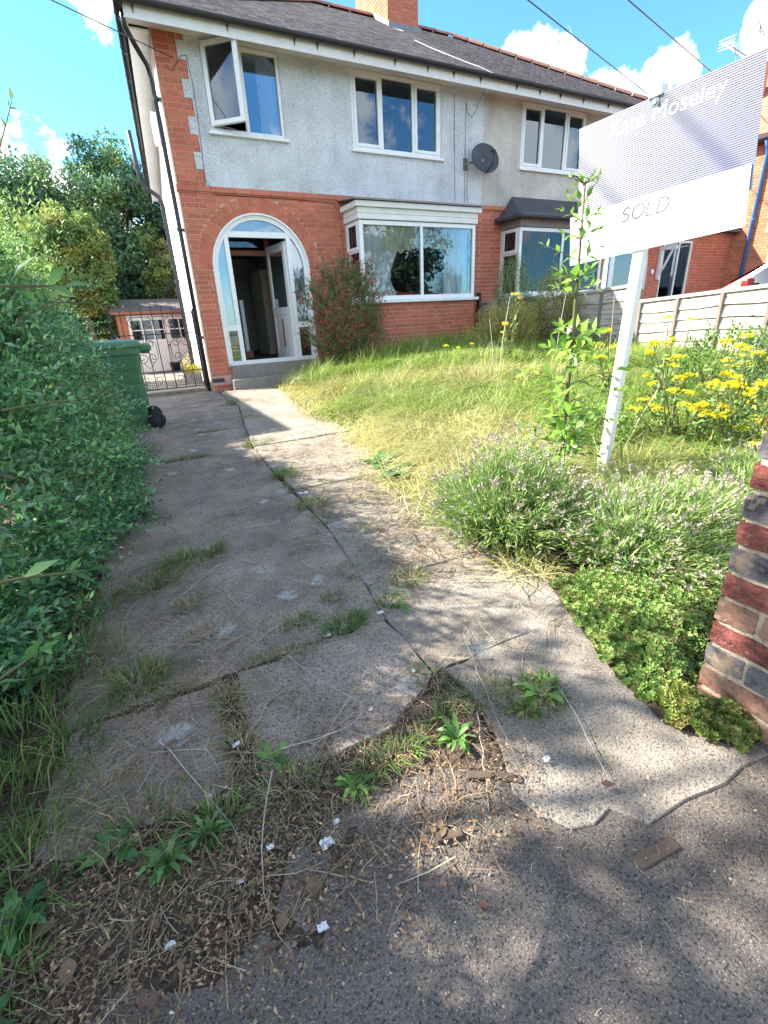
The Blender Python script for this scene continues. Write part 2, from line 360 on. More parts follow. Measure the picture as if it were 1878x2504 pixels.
mat_mineral('render_white', (0.78, 0.81, 0.86), 60, (0.44, 0.46, 0.50), (0.78, 0.80, 0.84), (1.3, 0.24), streak=0.10, moss=(24, 0.60, (0.22, 0.21, 0.205)), bumps=((34, 1.0, 0.03), (100, 0.8, 0.008)))
mat_mineral('render_cream', (0.70, 0.665, 0.60), 60, (0.45, 0.42, 0.37), (0.78, 0.75, 0.69), (1.3, 0.26), streak=0.14, moss=(26, 0.64, (0.20, 0.18, 0.16)), bumps=((34, 1.0, 0.03), (100, 0.8, 0.008)))
mat_mineral('pier_brick', (0.24, 0.078, 0.062), 26, (0.12, 0.045, 0.04), (0.36, 0.17, 0.13), (9, 0.40), moss=(5, 0.63, (0.46, 0.36, 0.27)), bumps=((14, 1.0, 0.03), (60, 0.8, 0.008)))
mat_mineral('pier_brick_grey', (0.15, 0.135, 0.145), 18, (0.07, 0.07, 0.085), (0.36, 0.27, 0.20), (9, 0.3), moss=(7, 0.54, (0.36, 0.25, 0.17)), bumps=((14, 0.8, 0.015), (80, 0.6, 0.004)))
mat_mineral('pier_brick_buff', (0.33, 0.185, 0.13), 22, (0.22, 0.10, 0.07), (0.45, 0.32, 0.23), (8, 0.3), moss=(6, 0.56, (0.24, 0.08, 0.055)), bumps=((14, 0.8, 0.015), (80, 0.6, 0.004)))
mat_mineral('pier_mortar', (0.52, 0.43, 0.32), 70, (0.33, 0.26, 0.18), (0.62, 0.54, 0.43), (8, 0.25), bumps=((20, 0.8, 0.02), (120, 0.6, 0.004)))

# ------------------------------------------------------------------ terrain
def sm(a): a = np.clip(a, 0, 1); return a * a * (3 - 2 * a)
EY = np.array([0.0, 1.0, 2.1, 2.9, 3.3, 4.8, 6.5, 8.5, 9.3]); EX = np.array([1.9, 1.46, 1.40, 1.46, 1.60, 1.82, 2.02, 2.30, 2.5])
def edge(y): return np.interp(y, EY, EX)
def vnoise(x, y, s=1.0, k=0.0):
    return (np.sin(x * 1.7 * s + 1.3 + k) * np.cos(y * 1.3 * s + .7 * k) + 0.6 * np.sin(x * 3.1 * s + y * 2.3 * s + 2 * k) + 0.4 * np.cos(x * 5.3 * s - y * 4.7 * s + k)) / 2.0
def tz(x, y):
    x = np.asarray(x, float); y = np.asarray(y, float)
    d = x - edge(np.clip(y, 0, 9.3))
    lawn = 0.04 * sm(d / 0.6) + 0.30 * sm((d - 0.1) / 2.8) * sm((y - 1.6) / 3.0) + 0.02 * vnoise(x, y, 1.2) * sm(d / 0.6)
    lawn = lawn * sm((y - 0.25) / 0.7) * (y < 9.4)
    z = np.where(d > 0, lawn, 0)
    z = np.where(x > 7.36, 0.22 * sm((y - 0.3) / 1.0), z)
    z = np.where((d <= 0) & (x > -.47) & (y > 0.97) & (y < 9.58), 0.024, z)
    z = np.where((x > -.6) & (x < .74) & (y > 0.40) & (y <= 0.97), 0.029 + 0.007 * vnoise(x, y, 9.0) + 0.004 * vnoise(x, y, 21.0) - 0.03 * sm((0.60 - y) / .2), z)
    z = np.where((x > .0) & (x < .12) & (y > 0.95) & (y < 1.47), 0.027, z)
    back = np.where((y > 9.6), -0.042 * (np.clip(y, 9.6, 24) - 9.6), 0)
    z = np.where((y > 9.6) & (x < 7), back, z)
    return z
xs = np.unique(np.concatenate([[-400, -150, -60, -25, -12, -6], np.arange(-4, 9.01, 0.125), np.arange(-.6, 1.0, 0.03), [7.35, 7.37], [10, 12, 15, 20, 30, 60, 150, 400]]))
ys = np.unique(np.concatenate([[-400, -150, -60, -25, -10, -5, -2], np.arange(-1, 11.01, 0.125), np.arange(.4, 1.5, 0.03), [9.39, 9.41, 9.59], np.arange(12, 26.1, 1), [30, 60, 150, 400]]))
GX, GY = np.meshgrid(xs, ys); GZ = tz(GX, GY) - 0.004
V = np.stack([GX.ravel(), GY.ravel(), GZ.ravel()], 1)
nx = len(xs); ii, jj = np.meshgrid(np.arange(nx - 1), np.arange(len(ys) - 1)); a0 = (jj * nx + ii).ravel()
F = np.stack([a0, a0 + 1, a0 + nx + 1, a0 + nx], 1)
prop(link('ground', mesh_np('ground', V, F, smooth=True, mat=MATS['soil'])), kind='structure')

def wobble(poly, step=0.07, amp=0.008, seed=1):
    rr = random.Random(seed); o = []
    n = len(poly)
    for i in range(n):
        a = Vector(poly[i]); b = Vector(poly[(i + 1) % n]); k = max(1, int((b - a).length / step)); nrm = Vector((-(b - a).y, (b - a).x)).normalized()
        for j in range(k):
            q = a.lerp(b, j / k) + nrm * rr.uniform(-amp, amp); o.append((q.x, q.y))
    return o
def slab(poly, z0, z1, m, parent, seed=1, amp=0.008, tilt=0.0):
    pl = wobble(poly, 0.07, amp, seed); n = len(pl); rr = random.Random(seed + 50)
    cx = sum(p[0] for p in pl) / n; cy = sum(p[1] for p in pl) / n
    ins = [(x + (cx - x) * 0.007, y + (cy - y) * 0.007) for x, y in pl]
    zt = lambda x, y: z1 + tilt * (y - cy) + 0.003 * math.sin(5 * x + seed) * math.cos(4 * y)
    mb = MB()
    vs = [(x, y, z0) for x, y in pl] + [(x, y, zt(x, y) - 0.0025 - rr.random() * 0.003) for x, y in pl] + [(x, y, zt(x, y)) for x, y in ins]
    fs = []
    for i in range(n):
        j = (i + 1) % n
        fs += [(i, j, n + j, n + i), (n + i, n + j, 2 * n + j, 2 * n + i)]
    fs.append(tuple(range(2 * n, 3 * n)))
    mb.add(vs, fs); return mb.build('concrete_slab', m, parent)
def Mx(y): return float(np.interp(y, [0.9, 1.0, 1.4, 2.25, 3.1, 3.56, 4.63, 5.7, 7.3, 9.6], [.72, .72, .72, .85, .90, .88, .95, 1.10, 1.38, 1.42]))
def Lx(y): return float(np.interp(y, [0.9, 1.3, 2.4, 3.2, 4.6, 6, 9.6], [-.46, -.44, -.34, -.28, -.25, -.35, -.6]))
drive = thing('driveway', None, None); drive['kind'] = 'structure'
ct = MATS['concrete']; g_ = 0.0025
J = [1.47, 2.42, 4.65, 5.8, 7.4, 9.58]
for i in range(len(J) - 1):
    y0, y1 = J[i] + g_, J[i + 1] - g_
    ym = (y0 + y1) / 2
    slab([(Lx(y0), y0), (Mx(y0) - g_, y0), (Mx(ym) - g_, ym), (Mx(y1) - g_, y1), (Lx(y1), y1), (Lx(ym), ym)], -0.05, 0.028 + 0.004 * (i % 2), ct, drive, seed=i + 3, amp=0.004)
slab([(0.10, 0.99), (0.30, 0.955), (0.47, 0.965), (0.66, 1.04), (0.712, 1.10), (0.712, 1.46), (0.11, 1.45)], -0.05, 0.034, ct, drive, 21, 0.016)
slab([(-0.45, 1.05), (-0.30, 1.0), (0.02, 1.02), (0.04, 1.3), (0.07, 1.45), (-0.40, 1.45)], -0.05, 0.024, ct, drive, 22, 0.012)
# paved strip that climbs to the door in shallow steps
path = thing('path', None, None); path['kind'] = 'structure'
PJ = [(1.10, 1.73, 0.030), (1.74, 3.19, 0.034), (3.20, 4.62, 0.050), (4.63, 6.5, 0.068), (6.51, 8.0, 0.070), (8.01, 8.88, 0.074)]
for k, (y0, y1, zt) in enumerate(PJ):
    ym = (y0 + y1) / 2
    e = lambda y: float(edge(y)) + (0.16 if y > 2 else 0.08)
    slab([(Mx(y0) + g_, y0), (e(y0), y0), (e(ym), ym), (e(y1), y1), (Mx(y1) + g_, y1), (Mx(ym) + g_, ym)], -0.05, zt, MATS['concrete_path'] if k > 1 else MATS['concrete_pale'], path, 40 + k, 0.006, tilt=0.004)
slab([(.76, 1.09), (.77, 0.90), (.70, .72), (.65, .62), (.655, .54), (.70, .475), (.76, .455), (.82, .47), (.87, .405), (1.0, .395), (1.13, .375), (1.31, .365), (1.37, .60), (1.42, .85), (1.44, 1.09)], -0.05, 0.036, MATS['concrete_pale'], path, 60, 0.010)
# tarmac footway in front of the gate
tp = wobble([(-6, -5), (9, -5), (9, .40), (1.36, .40), (1.0, .43), (.86, .45), (.82, .52), (.76, .50), (.74, .52), (.70, .57), (.69, .66), (.52, .78), (.36, .80), (.22, .80), (.10, .76), (0.02, .66), (-.10, .60), (-.25, .68), (-.36, .62), (-.5, .5), (-2, .55), (-6, .6)], 0.06, 0.010, 5)
cx = 0.4; mbt = MB(); n = len(tp)
mbt.add([(x, y, 0.028) for x, y in tp] + [(x, y, -0.03) for x, y in tp], [tuple(range(n))] + [(i, n + i, n + (i + 1) % n, (i + 1) % n) for i in range(n)])
prop(mbt.build('pavement', MATS['tarmac']), kind='structure')
# neighbour's drive beyond the fence and yard behind the gate
prop(MB().box(7.45, 0.3, 0.1, 19, 9.25, 0.25).build('neighbour_drive', MATS['concrete_pale']), kind='structure')
prop(MB().grid(lambda u, v: (-1.3 + 3.4 * u + 0.09 * 11 * v, 9.62 + 12.6 * v, float(tz(0, 9.62 + 12.6 * v)) + 0.012), 1, 13).build('back_yard', MATS['concrete_pale']), kind='structure')
# concrete threshold under the side gate
prop(MB().box(-0.6, 9.59, -0.05, 1.34, 9.75, 0.085).build('gate_threshold', MATS['concrete'], bevel=0.006), kind='structure')
# ------------------------------------------------------------------ house building blocks
def cut_rects(x0, x1, z0, z1, holes):
    X = sorted({x0, x1, *[min(max(h[i], x0), x1) for h in holes for i in (0, 1)]}); Z = sorted({z0, z1, *[min(max(h[i], z0), z1) for h in holes for i in (2, 3)]})
    o = []
    for j in range(len(Z) - 1):
        run = None
        for i in range(len(X) - 1):
            cx, cz = (X[i] + X[i + 1]) / 2, (Z[j] + Z[j + 1]) / 2
            inside = any(h[0] < cx < h[1] and h[2] < cz < h[3] for h in holes)
            if inside:
                if run: o.append(run); run = None
            else: run = (run[0], X[i + 1], Z[j], Z[j + 1]) if run else (X[i], X[i + 1], Z[j], Z[j + 1])
        if run: o.append(run)
    return o
BRICK_CACHE = {}
def brick_mesh(l, h, d, m, name='brick'):
    key = (round(l, 3), h, d, m.name)
    if key not in BRICK_CACHE:
        BRICK_CACHE[key] = MB().box(-l / 2, 0, -h / 2, l / 2, d, h / 2, bev=0.003).mesh(name, m)
    return BRICK_CACHE[key]
def subtract(iv, holes):
    res = [iv]
    for a, b in holes:
        nr = []
        for p, q in res:
            if b <= p or a >= q: nr.append((p, q)); continue
            if a > p: nr.append((p, a))
            if b < q: nr.append((b, q))
        res = nr
    return res
def brick_field(parent, x0, x1, z0, z1, y, m, holes_at, indiv, mir=None, course=0.075, joint=0.012, proud=0.008, rest_name='brick_courses', seed=0):
    """Flemish bond. holes_at(z) -> x intervals; indiv(x,z) True -> own object, else joined"""
    rr = random.Random(seed); rest = MB(); nz_ = int(round((z1 - z0) / course)); cnt = 0
    for j in range(nz_):
        zc = z0 + (j + 0.5) * course; h = course - joint
        x = x0 - (0 if j % 2 == 0 else 0.056); k = j % 2
        hl = holes_at(zc)
        while x < x1 - 0.01:
            l = 0.2235 if k % 2 == 0 else 0.111
            for a, b in subtract((max(x, x0), min(x + l, x1)), hl):
                if b - a < 0.03: continue
                ll = b - a - joint; xc = (a + b) / 2; pr = proud + rr.uniform(-0.002, 0.002)
                if mir is not None: xc = 2 * mir - xc
                if indiv(xc, zc):
                    o = link('brick', brick_mesh(round(ll, 2), h, 0.03, m), parent); o.location = (xc, y - pr, zc); cnt += 1
                else:
                    rest.box(xc - ll / 2, y - pr, zc - h / 2, xc + ll / 2, y + 0.02, zc + h / 2)
            x += l; k += 1
    if rest.v: rest.build(rest_name, m, parent, kind='stuff')
    return cnt
def curtain_mesh(x0, x1, z0, z1, y, folds, amp=0.03, sweep=None):
    n = max(8, folds * 8)
    def fn(u, v):
        x = x0 + (x1 - x0) * u
        if sweep: x = x0 + (x1 - x0) * u * (1 - sweep * (1 - abs(2 * v - 0.6)))
        return (x, y + amp * math.sin(u * folds * 2 * math.pi + 0.7 * math.sin(7 * u)) * (0.7 + 0.3 * v) + 0.01 * math.sin(19 * u), z0 + (z1 - z0) * v)
    return MB().grid(fn, n, 8)
def make_window(parent, x0, x1, z0, z1, y, mull, mir=None, openleft=False, cur=(), sill=True, depth=0.07, fr=0.055, sashes=()):
    A = (lambda mb: mirror(mb, mir)) if mir is not None else (lambda mb: mb)
    f = MB(); y1 = y + depth
    f.box(x0, y, z0, x0 + fr, y1, z1); f.box(x1 - fr, y, z0, x1, y1, z1); f.box(x0 + fr, y, z1 - fr, x1 - fr, y1, z1); f.box(x0 + fr, y, z0, x1 - fr, y1, z0 + fr)
    ed = [x0 + fr] + [v for mx in mull for v in (mx - fr / 2, mx + fr / 2)] + [x1 - fr]
    for mx in mull: f.box(mx - fr / 2, y + 0.002, z0 + fr, mx + fr / 2, y1 - 0.002, z1 - fr)
    win = A(f).build('window', MATS['upvc'], parent, bevel=0.006)
    for i in range(0, len(ed), 2):
        a, b = ed[i], ed[i + 1]
        if openleft and i == 0: continue
        if i // 2 in sashes:
            s = MB(); q = 0.05; yy = y - 0.012
            s.box(a, yy, z0 + fr, a + q, y + 0.05, z1 - fr); s.box(b - q, yy, z0 + fr, b, y + 0.05, z1 - fr); s.box(a + q, yy, z0 + fr, b - q, y + 0.05, z0 + fr + q); s.box(a + q, yy, z1 - fr - q, b - q, y + 0.05, z1 - fr)
            A(s).build('sash', MATS['upvc'], win, bevel=0.005); a += q; b -= q
        A(MB().box(a, y + 0.030, z0 + fr, b, y + 0.036, z1 - fr)).build('pane', MATS['glass'], win)
    if sill: A(MB().box(x0 - 0.04, y - 0.075, z0 - 0.045, x1 + 0.04, y + 0.03, z0 - 0.001)).build('sill', MATS['upvc'], win, bevel=0.006)
    for c in cur:
        A(curtain_mesh(c[0], c[1], z0 + 0.03, z1 - 0.03, y + 0.115, c[2], sweep=c[3] if len(c) > 3 else None)).build('curtain', MATS['curtain'], win, smooth=True)
    return win
def tile_plane(name, e0, e1, t0, t1, m, parent, gauge=0.105, width=0.168, seed=0, thick=0.014):
    """clay tiles over a roof plane: eave e0->e1, top t0->t1"""
    r_ = np.random.default_rng(seed); e0, e1, t0, t1 = [np.array(v, float) for v in (e0, e1, t0, t1)]
    u = (e1 - e0) / np.linalg.norm(e1 - e0); nrm = np.cross(u, t0 - e0 + 1e-9); nrm /= np.linalg.norm(nrm)
    if nrm[2] < 0: nrm = -nrm
    s = np.cross(nrm, u); s *= np.sign(s[2]); H = (t0 - e0) @ s; rows = int(H / gauge) + 1
    Vs = []; 
    for i in range(rows):
        f = min(1.0, (i * gauge) / H); a = e0 + (t0 - e0) * f; b = e1 + (t1 - e1) * f; ln = (b - a) @ u
        n = int(ln / width) + 1; off = (i % 2) * width / 2
        k = np.arange(n + 1); xa = np.clip(k * width - off, 0, ln); xb = np.clip((k + 1) * width - off - 0.004, 0, ln); ok = xb - xa > 0.03; xa, xb = xa[ok], xb[ok]
        mm = len(xa); lift = r_.uniform(-0.003, 0.004, mm); cyc = r_.uniform(-0.004, 0.004, mm)
        for (xx, ss, nn) in ((xa, -0.0, 0.018), (xb, -0.0, 0.018), (xb, gauge + 0.03, 0.002), (xa, gauge + 0.03, 0.002)):
            for dn in (0, -thick):
                pass
        base = a[None, :]
        def P(xx, ss, nn): return base + xx[:, None] * u + (ss + cyc)[:, None] * s + (nn + lift)[:, None] * nrm
        q = [P(xa, 0.0, 0.022 - thick), P(xb, 0.0, 0.022 - thick), P(xa, 0.0, 0.022), P(xb, 0.0, 0.022), P(xb, gauge + 0.02, 0.006), P(xa, gauge + 0.02, 0.006)]
        Vs.append(np.stack(q, 1).reshape(-1, 3))
    Vv = np.concatenate(Vs); n = len(Vv) // 6; b = (np.arange(n) * 6)[:, None]
    F = np.concatenate([b + np.array([[0, 1, 3, 2]]), b + np.array([[2, 3, 4, 5]])])
    o = link(name, mesh_np(name, Vv, F, mat=m), parent); o['kind'] = 'stuff'; return o
def ridge_run(p0, p1, m, parent, r=0.12, pitch=0.42, name='ridge_tile'):
    p0, p1 = Vector(p0), Vector(p1); d = (p1 - p0); ln = d.length; d.normalize(); side = d.cross(Vector((0, 0, 1))).normalized(); up = side.cross(d).normalized()
    n = int(ln / pitch)
    for i in range(n):
        a = p0 + d * (i * ln / n); b = p0 + d * ((i + 1) * ln / n - 0.012); mb = MB(); k = 8; vs = []
        for q, rr in ((a, r), (b, r * 1.06), (a, r - 0.018), (b, (r - 0.018) * 1.06)):
            for j in range(k + 1):
                t = math.pi * (j / k); vs.append(q + side * rr * math.cos(t) + up * (rr * math.sin(t) * 0.75 - 0.02))
        k1 = k + 1
        fs = [(j, j + 1, k1 + j + 1, k1 + j) for j in range(k)] + [(2 * k1 + j + 1, 2 * k1 + j, 3 * k1 + j, 3 * k1 + j + 1) for j in range(k)]
        fs += [(j, 2 * k1 + j, 2 * k1 + j + 1, j + 1) for j in range(k)] + [(k1 + j + 1, 3 * k1 + j + 1, 3 * k1 + j, k1 + j) for j in range(k)]
        mb.add(vs, fs).build(name, m, parent, smooth=False)

SKEW = 0.0907
PARTY = 7.33
ARC, ARR, ARZ = 2.55, 0.85, 2.03
def arch_holes(z, pad=0.0, ring=0.235):
    if z < ARZ: return [(ARC - ARR, ARC + ARR)] if z > 0.45 else []
    r = ARR + ring; d = r * r - (z - ARZ) ** 2
    return [(ARC - math.sqrt(d), ARC + math.sqrt(d))] if d > 0 else []
def arch_pts(r, zb, n=24):
    return [(ARC - r, zb)] + [(ARC - r * math.cos(math.pi * i / n), ARZ + r * math.sin(math.pi * i / n)) for i in range(n + 1)] + [(ARC + r, zb)]
def arch_band(mb, ro, ri, zb, y0, y1):
    po, pi_ = arch_pts(ro, zb), arch_pts(ri, zb); n = len(po); vs = []
    for y in (y0, y1):
        vs += [(x, y, z) for x, z in po] + [(x, y, z) for x, z in pi_]
    fs = []
    for i in range(n - 1):
        fs += [(i, n + i, n + i + 1, i + 1), (2 * n + i, 2 * n + i + 1, 3 * n + i + 1, 3 * n + i), (i, i + 1, 2 * n + i + 1, 2 * n + i), (n + i + 1, n + i, 3 * n + i, 3 * n + i + 1)]
    mb.add(vs, fs); return mb
def poly_sheet(pts, y0, y1):
    n = len(pts); return MB().add([(x, y0, z) for x, z in pts] + [(x, y1, z) for x, z in pts], [tuple(range(n)), tuple(range(2 * n - 1, n - 1, -1))] + [(i, n + i, n + (i + 1) % n, (i + 1) % n) for i in range(n)])

def front_half(house, mir, rendermat, indiv_wall, indiv_bay, ours):
    A = (lambda mb: mirror(mb, PARTY)) if mir else (lambda mb: mb)
    mv = PARTY if mir else None; fx = (lambda x: 2 * PARTY - x) if mir else (lambda x: x)
    Y = 9.3; BX0, BX1 = 4.19, 6.75
    door_rect = (1.70, 3.40, 0.45, 2.88); bay_rect = (BX0 + 0.03, BX1 - 0.03, 0.0, 3.05)
    wl = MB()
    for r in cut_rects(1.35, PARTY, 0, 3.15, [door_rect, bay_rect]): wl.box(r[0], Y, r[2], r[1], Y + 0.25, r[3])
    # spandrels above the arch
    for s in (-1, 1):
        pts = [(ARC + s * ARR, ARZ)] + [(ARC + s * ARR * math.cos(t), ARZ + ARR * math.sin(t)) for t in np.linspace(0.05, math.pi / 2, 10)] + [(ARC + s * ARR, 2.88)]
        if s > 0: pts = pts[::-1]
        m_ = poly_sheet(pts, Y + 0.001, Y + 0.249); wl.add(m_.v, m_.f)
    wall = A(wl).build('wall', MATS['mortar'], house)
    holes = lambda z: arch_holes(z) + ([(BX0, BX1)] if z < 3.12 else [])
    brick_field(wall, 1.355, PARTY, 0.0, 3.15, Y, MATS['brick'], lambda z: holes(z) + ([(1.0, 8)] if 0.18 < z < 0.28 else []), indiv_wall, mv, seed=3)
    pl = MB()
    x = 1.355
    while x < PARTY:
        if not (1.66 < x + 0.1 < 3.44): pl.box(x, Y - 0.012, 0.192, min(x + 0.215, PARTY), Y + 0.02, 0.262)
        x += 0.225
    A(pl).build('plinth_course', MATS['brick_dark'], wall)
    # arch rings of header bricks
    for r0, r1 in ((ARR + 0.004, ARR + 0.112), (ARR + 0.121, ARR + 0.228)):
        n = int(math.pi * (r0 + r1) / 2 / 0.078)
        for k in range(n):
            a0 = math.pi * (k + 0.06) / n; a1 = math.pi * (k + 0.94) / n; vs = []
            for yy in (Y - 0.009, Y + 0.02):
                vs += [(ARC - rr * math.cos(a), yy, ARZ + rr * math.sin(a)) for rr, a in ((r0, a0), (r0, a1), (r1, a1), (r1, a0))]
            vb = MB().add(vs, [(0, 1, 2, 3), (7, 6, 5, 4), (0, 4, 5, 1), (1, 5, 6, 2), (2, 6, 7, 3), (3, 7, 4, 0)])
            A(vb).build('arch_brick', MATS['brick'], wall)
    # string course in moulded terracotta blocks
    x = 1.325; k = 0
    while x < PARTY - 0.01:
        x2 = min(x + 0.30, PARTY); A(MB().box(x + 0.002, Y - 0.035, 3.152, x2 - 0.002, Y + 0.02, 3.228).box(x + 0.002, Y - 0.018, 3.130, x2 - 0.002, Y + 0.02, 3.1515)).build('string_course_block', MATS['terracotta'], wall, bevel=0.004); x = x2
    # upper wall: pebbledash with toothed brick quoin on the outer corner
    W1 = (2.00, 3.21, 3.97, 5.09); W2 = (4.45, 6.33, 3.95, 5.09)
    up = MB()
    for r in cut_rects(1.35, PARTY, 3.15, 5.14, [W1, W2]): up.box(r[0], Y, r[2] + (0.001 if r[2] == 3.15 else 0), r[1], Y + 0.25, r[3])
    uw = A(up).build('upper_wall', MATS['mortar'], house)
    rd = MB(); z = 3.23; k = 0; nrow = 0
    while z < 5.135:
        zt = min(z + 0.225, 5.135); xs_ = 1.79 if k % 2 == 0 else 1.68
        rd.box(xs_, Y - 0.014, z, 1.95, Y, zt - 0.0002); z = zt; k += 1
    for r in cut_rects(1.95, PARTY, 3.23, 5.135, [W1, W2]): rd.box(r[0], Y - 0.014, r[2], r[1], Y, r[3])
    A(rd).build('pebbledash_render', rendermat, uw)
    brick_field(uw, 1.355, 1.80, 3.23, 5.13, Y, MATS['brick'], lambda z: [(1.68, 2)] if int((z - 3.23) / 0.225) % 2 == 1 else [], indiv_wall, mv, proud=0.007, rest_name='quoin_bricks', seed=9)
    # windows
    if ours:
        w1 = make_window(house, *W1[:2], *W1[2:], Y + 0.005, [2.60], mv, openleft=True, cur=[(2.06, 2.24, 3, 0.3), (2.86, 3.16, 4)])
        w2 = make_window(house, *W2[:2], *W2[2:], Y + 0.005, [5.05, 5.72], mv, cur=[(4.49, 4.92, 4, 0.25), (5.80, 6.28, 6, 0.1)], sashes=(0, 2))
        # open casement: hinged on its left edge, swung out
        hx, hy = 2.03, Y - 0.01; wd = 0.58; an = R(42); d = Vector((math.cos(an), -math.sin(an), 0)); nn = Vector((math.sin(an), math.cos(an), 0))
        def pt(u, zz, off=0): return Vector((hx, hy, 0)) + d * u + nn * off + Vector((0, 0, zz))
        z0, z1, q = 4.03, 5.05, 0.065; s = MB()
        for (u0, u1, a, b) in ((0, q, z0, z1), (wd - q, wd, z0, z1), (q, wd - q, z0, z0 + q), (q, wd - q, z1 - q, z1)):
            s.obox(pt((u0 + u1) / 2, (a + b) / 2), d * (u1 - u0) / 2, nn * 0.03, Vector((0, 0, (b - a) / 2)))
        A(s).build('open_sash', MATS['upvc'], w1, bevel=0.006)
        A(MB().obox(pt(wd / 2, (z0 + z1) / 2), d * (wd / 2 - q), nn * 0.004, Vector((0, 0, (z1 - z0) / 2 - q)))).build('pane', MATS['glass'], w1)
        A(MB().tube([pt(0.05, 4.05), (2.4, Y, 4.03)], 0.006, 6)).build('window_stay', MATS['alu'], w1)
    else:
        make_window(house, *W1[:2], *W1[2:], Y + 0.005, [2.60], mv, cur=[(2.06, 2.5, 5), (2.7, 3.16, 5)])
        make_window(house, *W2[:2], *W2[2:], Y + 0.005, [5.05, 5.72], mv, cur=[(4.48, 5.03, 4), (5.1, 5.6, 4), (5.75, 6.28, 4)], sashes=(0, 2))
    # steps
    A(MB().box(1.72, 9.17, 0.10, 3.46, Y - 0.014, 0.455)).build('doorstep', MATS['stone_step'], house, bevel=0.012)
    A(MB().box(1.66, 8.90, -0.02, 3.52, 9.168, 0.245)).build('doorstep', MATS['stone_step'], house, bevel=0.014)
    # arched door frame
    fr = MB(); y0, y1 = Y + 0.03, Y + 0.10
    arch_band(fr, ARR - 0.004, ARR - 0.085, 0.46, y0, y1)
    arch_band(fr, ARR + 0.012, ARR - 0.012, 0.50, Y - 0.016, y0 + 0.01)
    zt0, zt1 = 2.53, 2.62
    dl, dr = 2.02, 3.03
    def hz(x, r=ARR - 0.085): return ARZ + math.sqrt(max(0, r * r - (x - ARC) ** 2))
    fr.box(dl - 0.075, y0 + 0.002, 0.46, dl, y1 - 0.002, zt1 - 0.01); fr.box(dr, y0 + 0.002, 0.46, dr + 0.075, y1 - 0.002, zt1 - 0.01)
    fr.box(ARC - math.sqrt(0.765 ** 2 - 0.5 ** 2) - 0.02, y0 + 0.004, zt0, ARC + math.sqrt(0.765 ** 2 - 0.5 ** 2) + 0.02, y1 - 0.004, zt1)
    fr.box(ARC - ARR + 0.01, y0 - 0.015, 0.458, ARC + ARR - 0.01, y1 - 0.004, 0.53)
    for a, b in ((1.78, dl - 0.07), (dr + 0.07, 3.32)): fr.box(a - 0.01, y0 + 0.006, 1.05, b, y1 - 0.006, 1.15)
    df = A(fr).build('door_frame', MATS['upvc'], house)
    ri = ARR - 0.08; yg = Y + 0.06
    th = math.acos(min(1, (zt1 - ARZ) / ri)); ang = np.linspace(math.pi / 2 + th, math.pi / 2 - th, 14)
    A(poly_sheet([(ARC + ri * math.cos(a), ARZ + ri * math.sin(a)) for a in ang][::-1], yg, yg + 0.006)).build('fanlight', MATS['glass'], df)
    for sgn in (-1, 1):
        xa = ARC + sgn * ri; xb = dl - 0.07 if sgn < 0 else dr + 0.07; pts = [(xb, 1.15), (xa, 1.15)]
        for t in np.linspace(0, 1, 9):
            x = xa + (xb - xa) * t; pts.append((x, ARZ + math.sqrt(max(0, ri * ri - (x - ARC) ** 2))))
        if sgn > 0: pts = pts[::-1]
        A(poly_sheet(pts, yg, yg + 0.006)).build('side_light', MATS['glass'], df)
        A(MB().box(min(xa, xb), yg, 0.53, max(xa, xb), yg + 0.006, 1.05)).build('side_light', MATS['glass'], df)
        A(curtain_mesh(min(xa, xb) - 0.03, max(xa, xb) + 0.02, 1.0, 2.5, yg + 0.10, 3, 0.012)).build('net_curtain', MATS['curtain'], df, smooth=True)
    if not ours:
        dk = MB(); yd = Y + 0.05
        for (a, b, c0, c1) in ((dl + .005, dl + .12, .535, 2.52), (dr - .12, dr - .005, .535, 2.52), (dl + .12, dr - .12, 2.38, 2.52), (dl + .12, dr - .12, .535, .72), (dl + .12, dr - .12, 1.3, 1.42)): dk.box(a, yd, c0, b, yd + .045, c1)
        nd = A(dk).build('front_door', MATS['upvc'], house, bevel=0.004)
        A(MB().box(dl + .12, yd + .015, 1.42, dr - .12, yd + .021, 2.38)).build('pane', MATS['glass'], nd); A(MB().box(dl + .12, yd + .012, .72, dr - .12, yd + .034, 1.3)).build('panel', MATS['upvc'], nd)
    # bay: brick base, frame, fascia
    BY = 8.70
    bb = MB(); bb.box(BX0, BY, 0.0, BX1, BY + 0.12, 1.40); bb.box(BX0, BY + 0.121, 0, BX0 + 0.12, Y, 1.40); bb.box(BX1 - 0.12, BY + 0.121, 0, BX1, Y, 1.40)
    base = A(bb).build('bay_base', MATS['mortar'], house)
    brick_field(base, BX0, BX1, 0.05, 1.40, BY, MATS['brick'], lambda z: [], indiv_bay, mv, seed=15)
    sd = MB()
    for j in range(18):
        zc = 0.05 + (j + 0.5) * 0.075; yb = BY + 0.01 + (0.056 if j % 2 else 0)
        while yb < Y - 0.03:
            l = 0.215 if (int(yb * 100) + j) % 2 else 0.11; sd.box(BX0 - 0.008, yb, zc - 0.033, BX0 + 0.02, min(yb + l, Y), zc + 0.033); sd.box(BX1 - 0.02, yb, zc - 0.033, BX1 + 0.008, min(yb + l, Y), zc + 0.033); yb += l + 0.009
    A(sd).build('side_bricks', MATS['brick'], base, kind='stuff')
    z0, z1 = 1.46, 2.76; f = MB(); q = 0.07; cxm = 5.49
    f.box(BX0, BY, z0, BX0 + q, BY + q, z1); f.box(BX1 - q, BY, z0, BX1, BY + q, z1)
    for (a, b) in ((BX0 + q, cxm - 0.03), (cxm + 0.03, BX1 - q)):
        f.box(a, BY + 0.002, z0, b, BY + q, z0 + 0.07); f.box(a, BY + 0.002, z1 - 0.07, b, BY + q, z1)
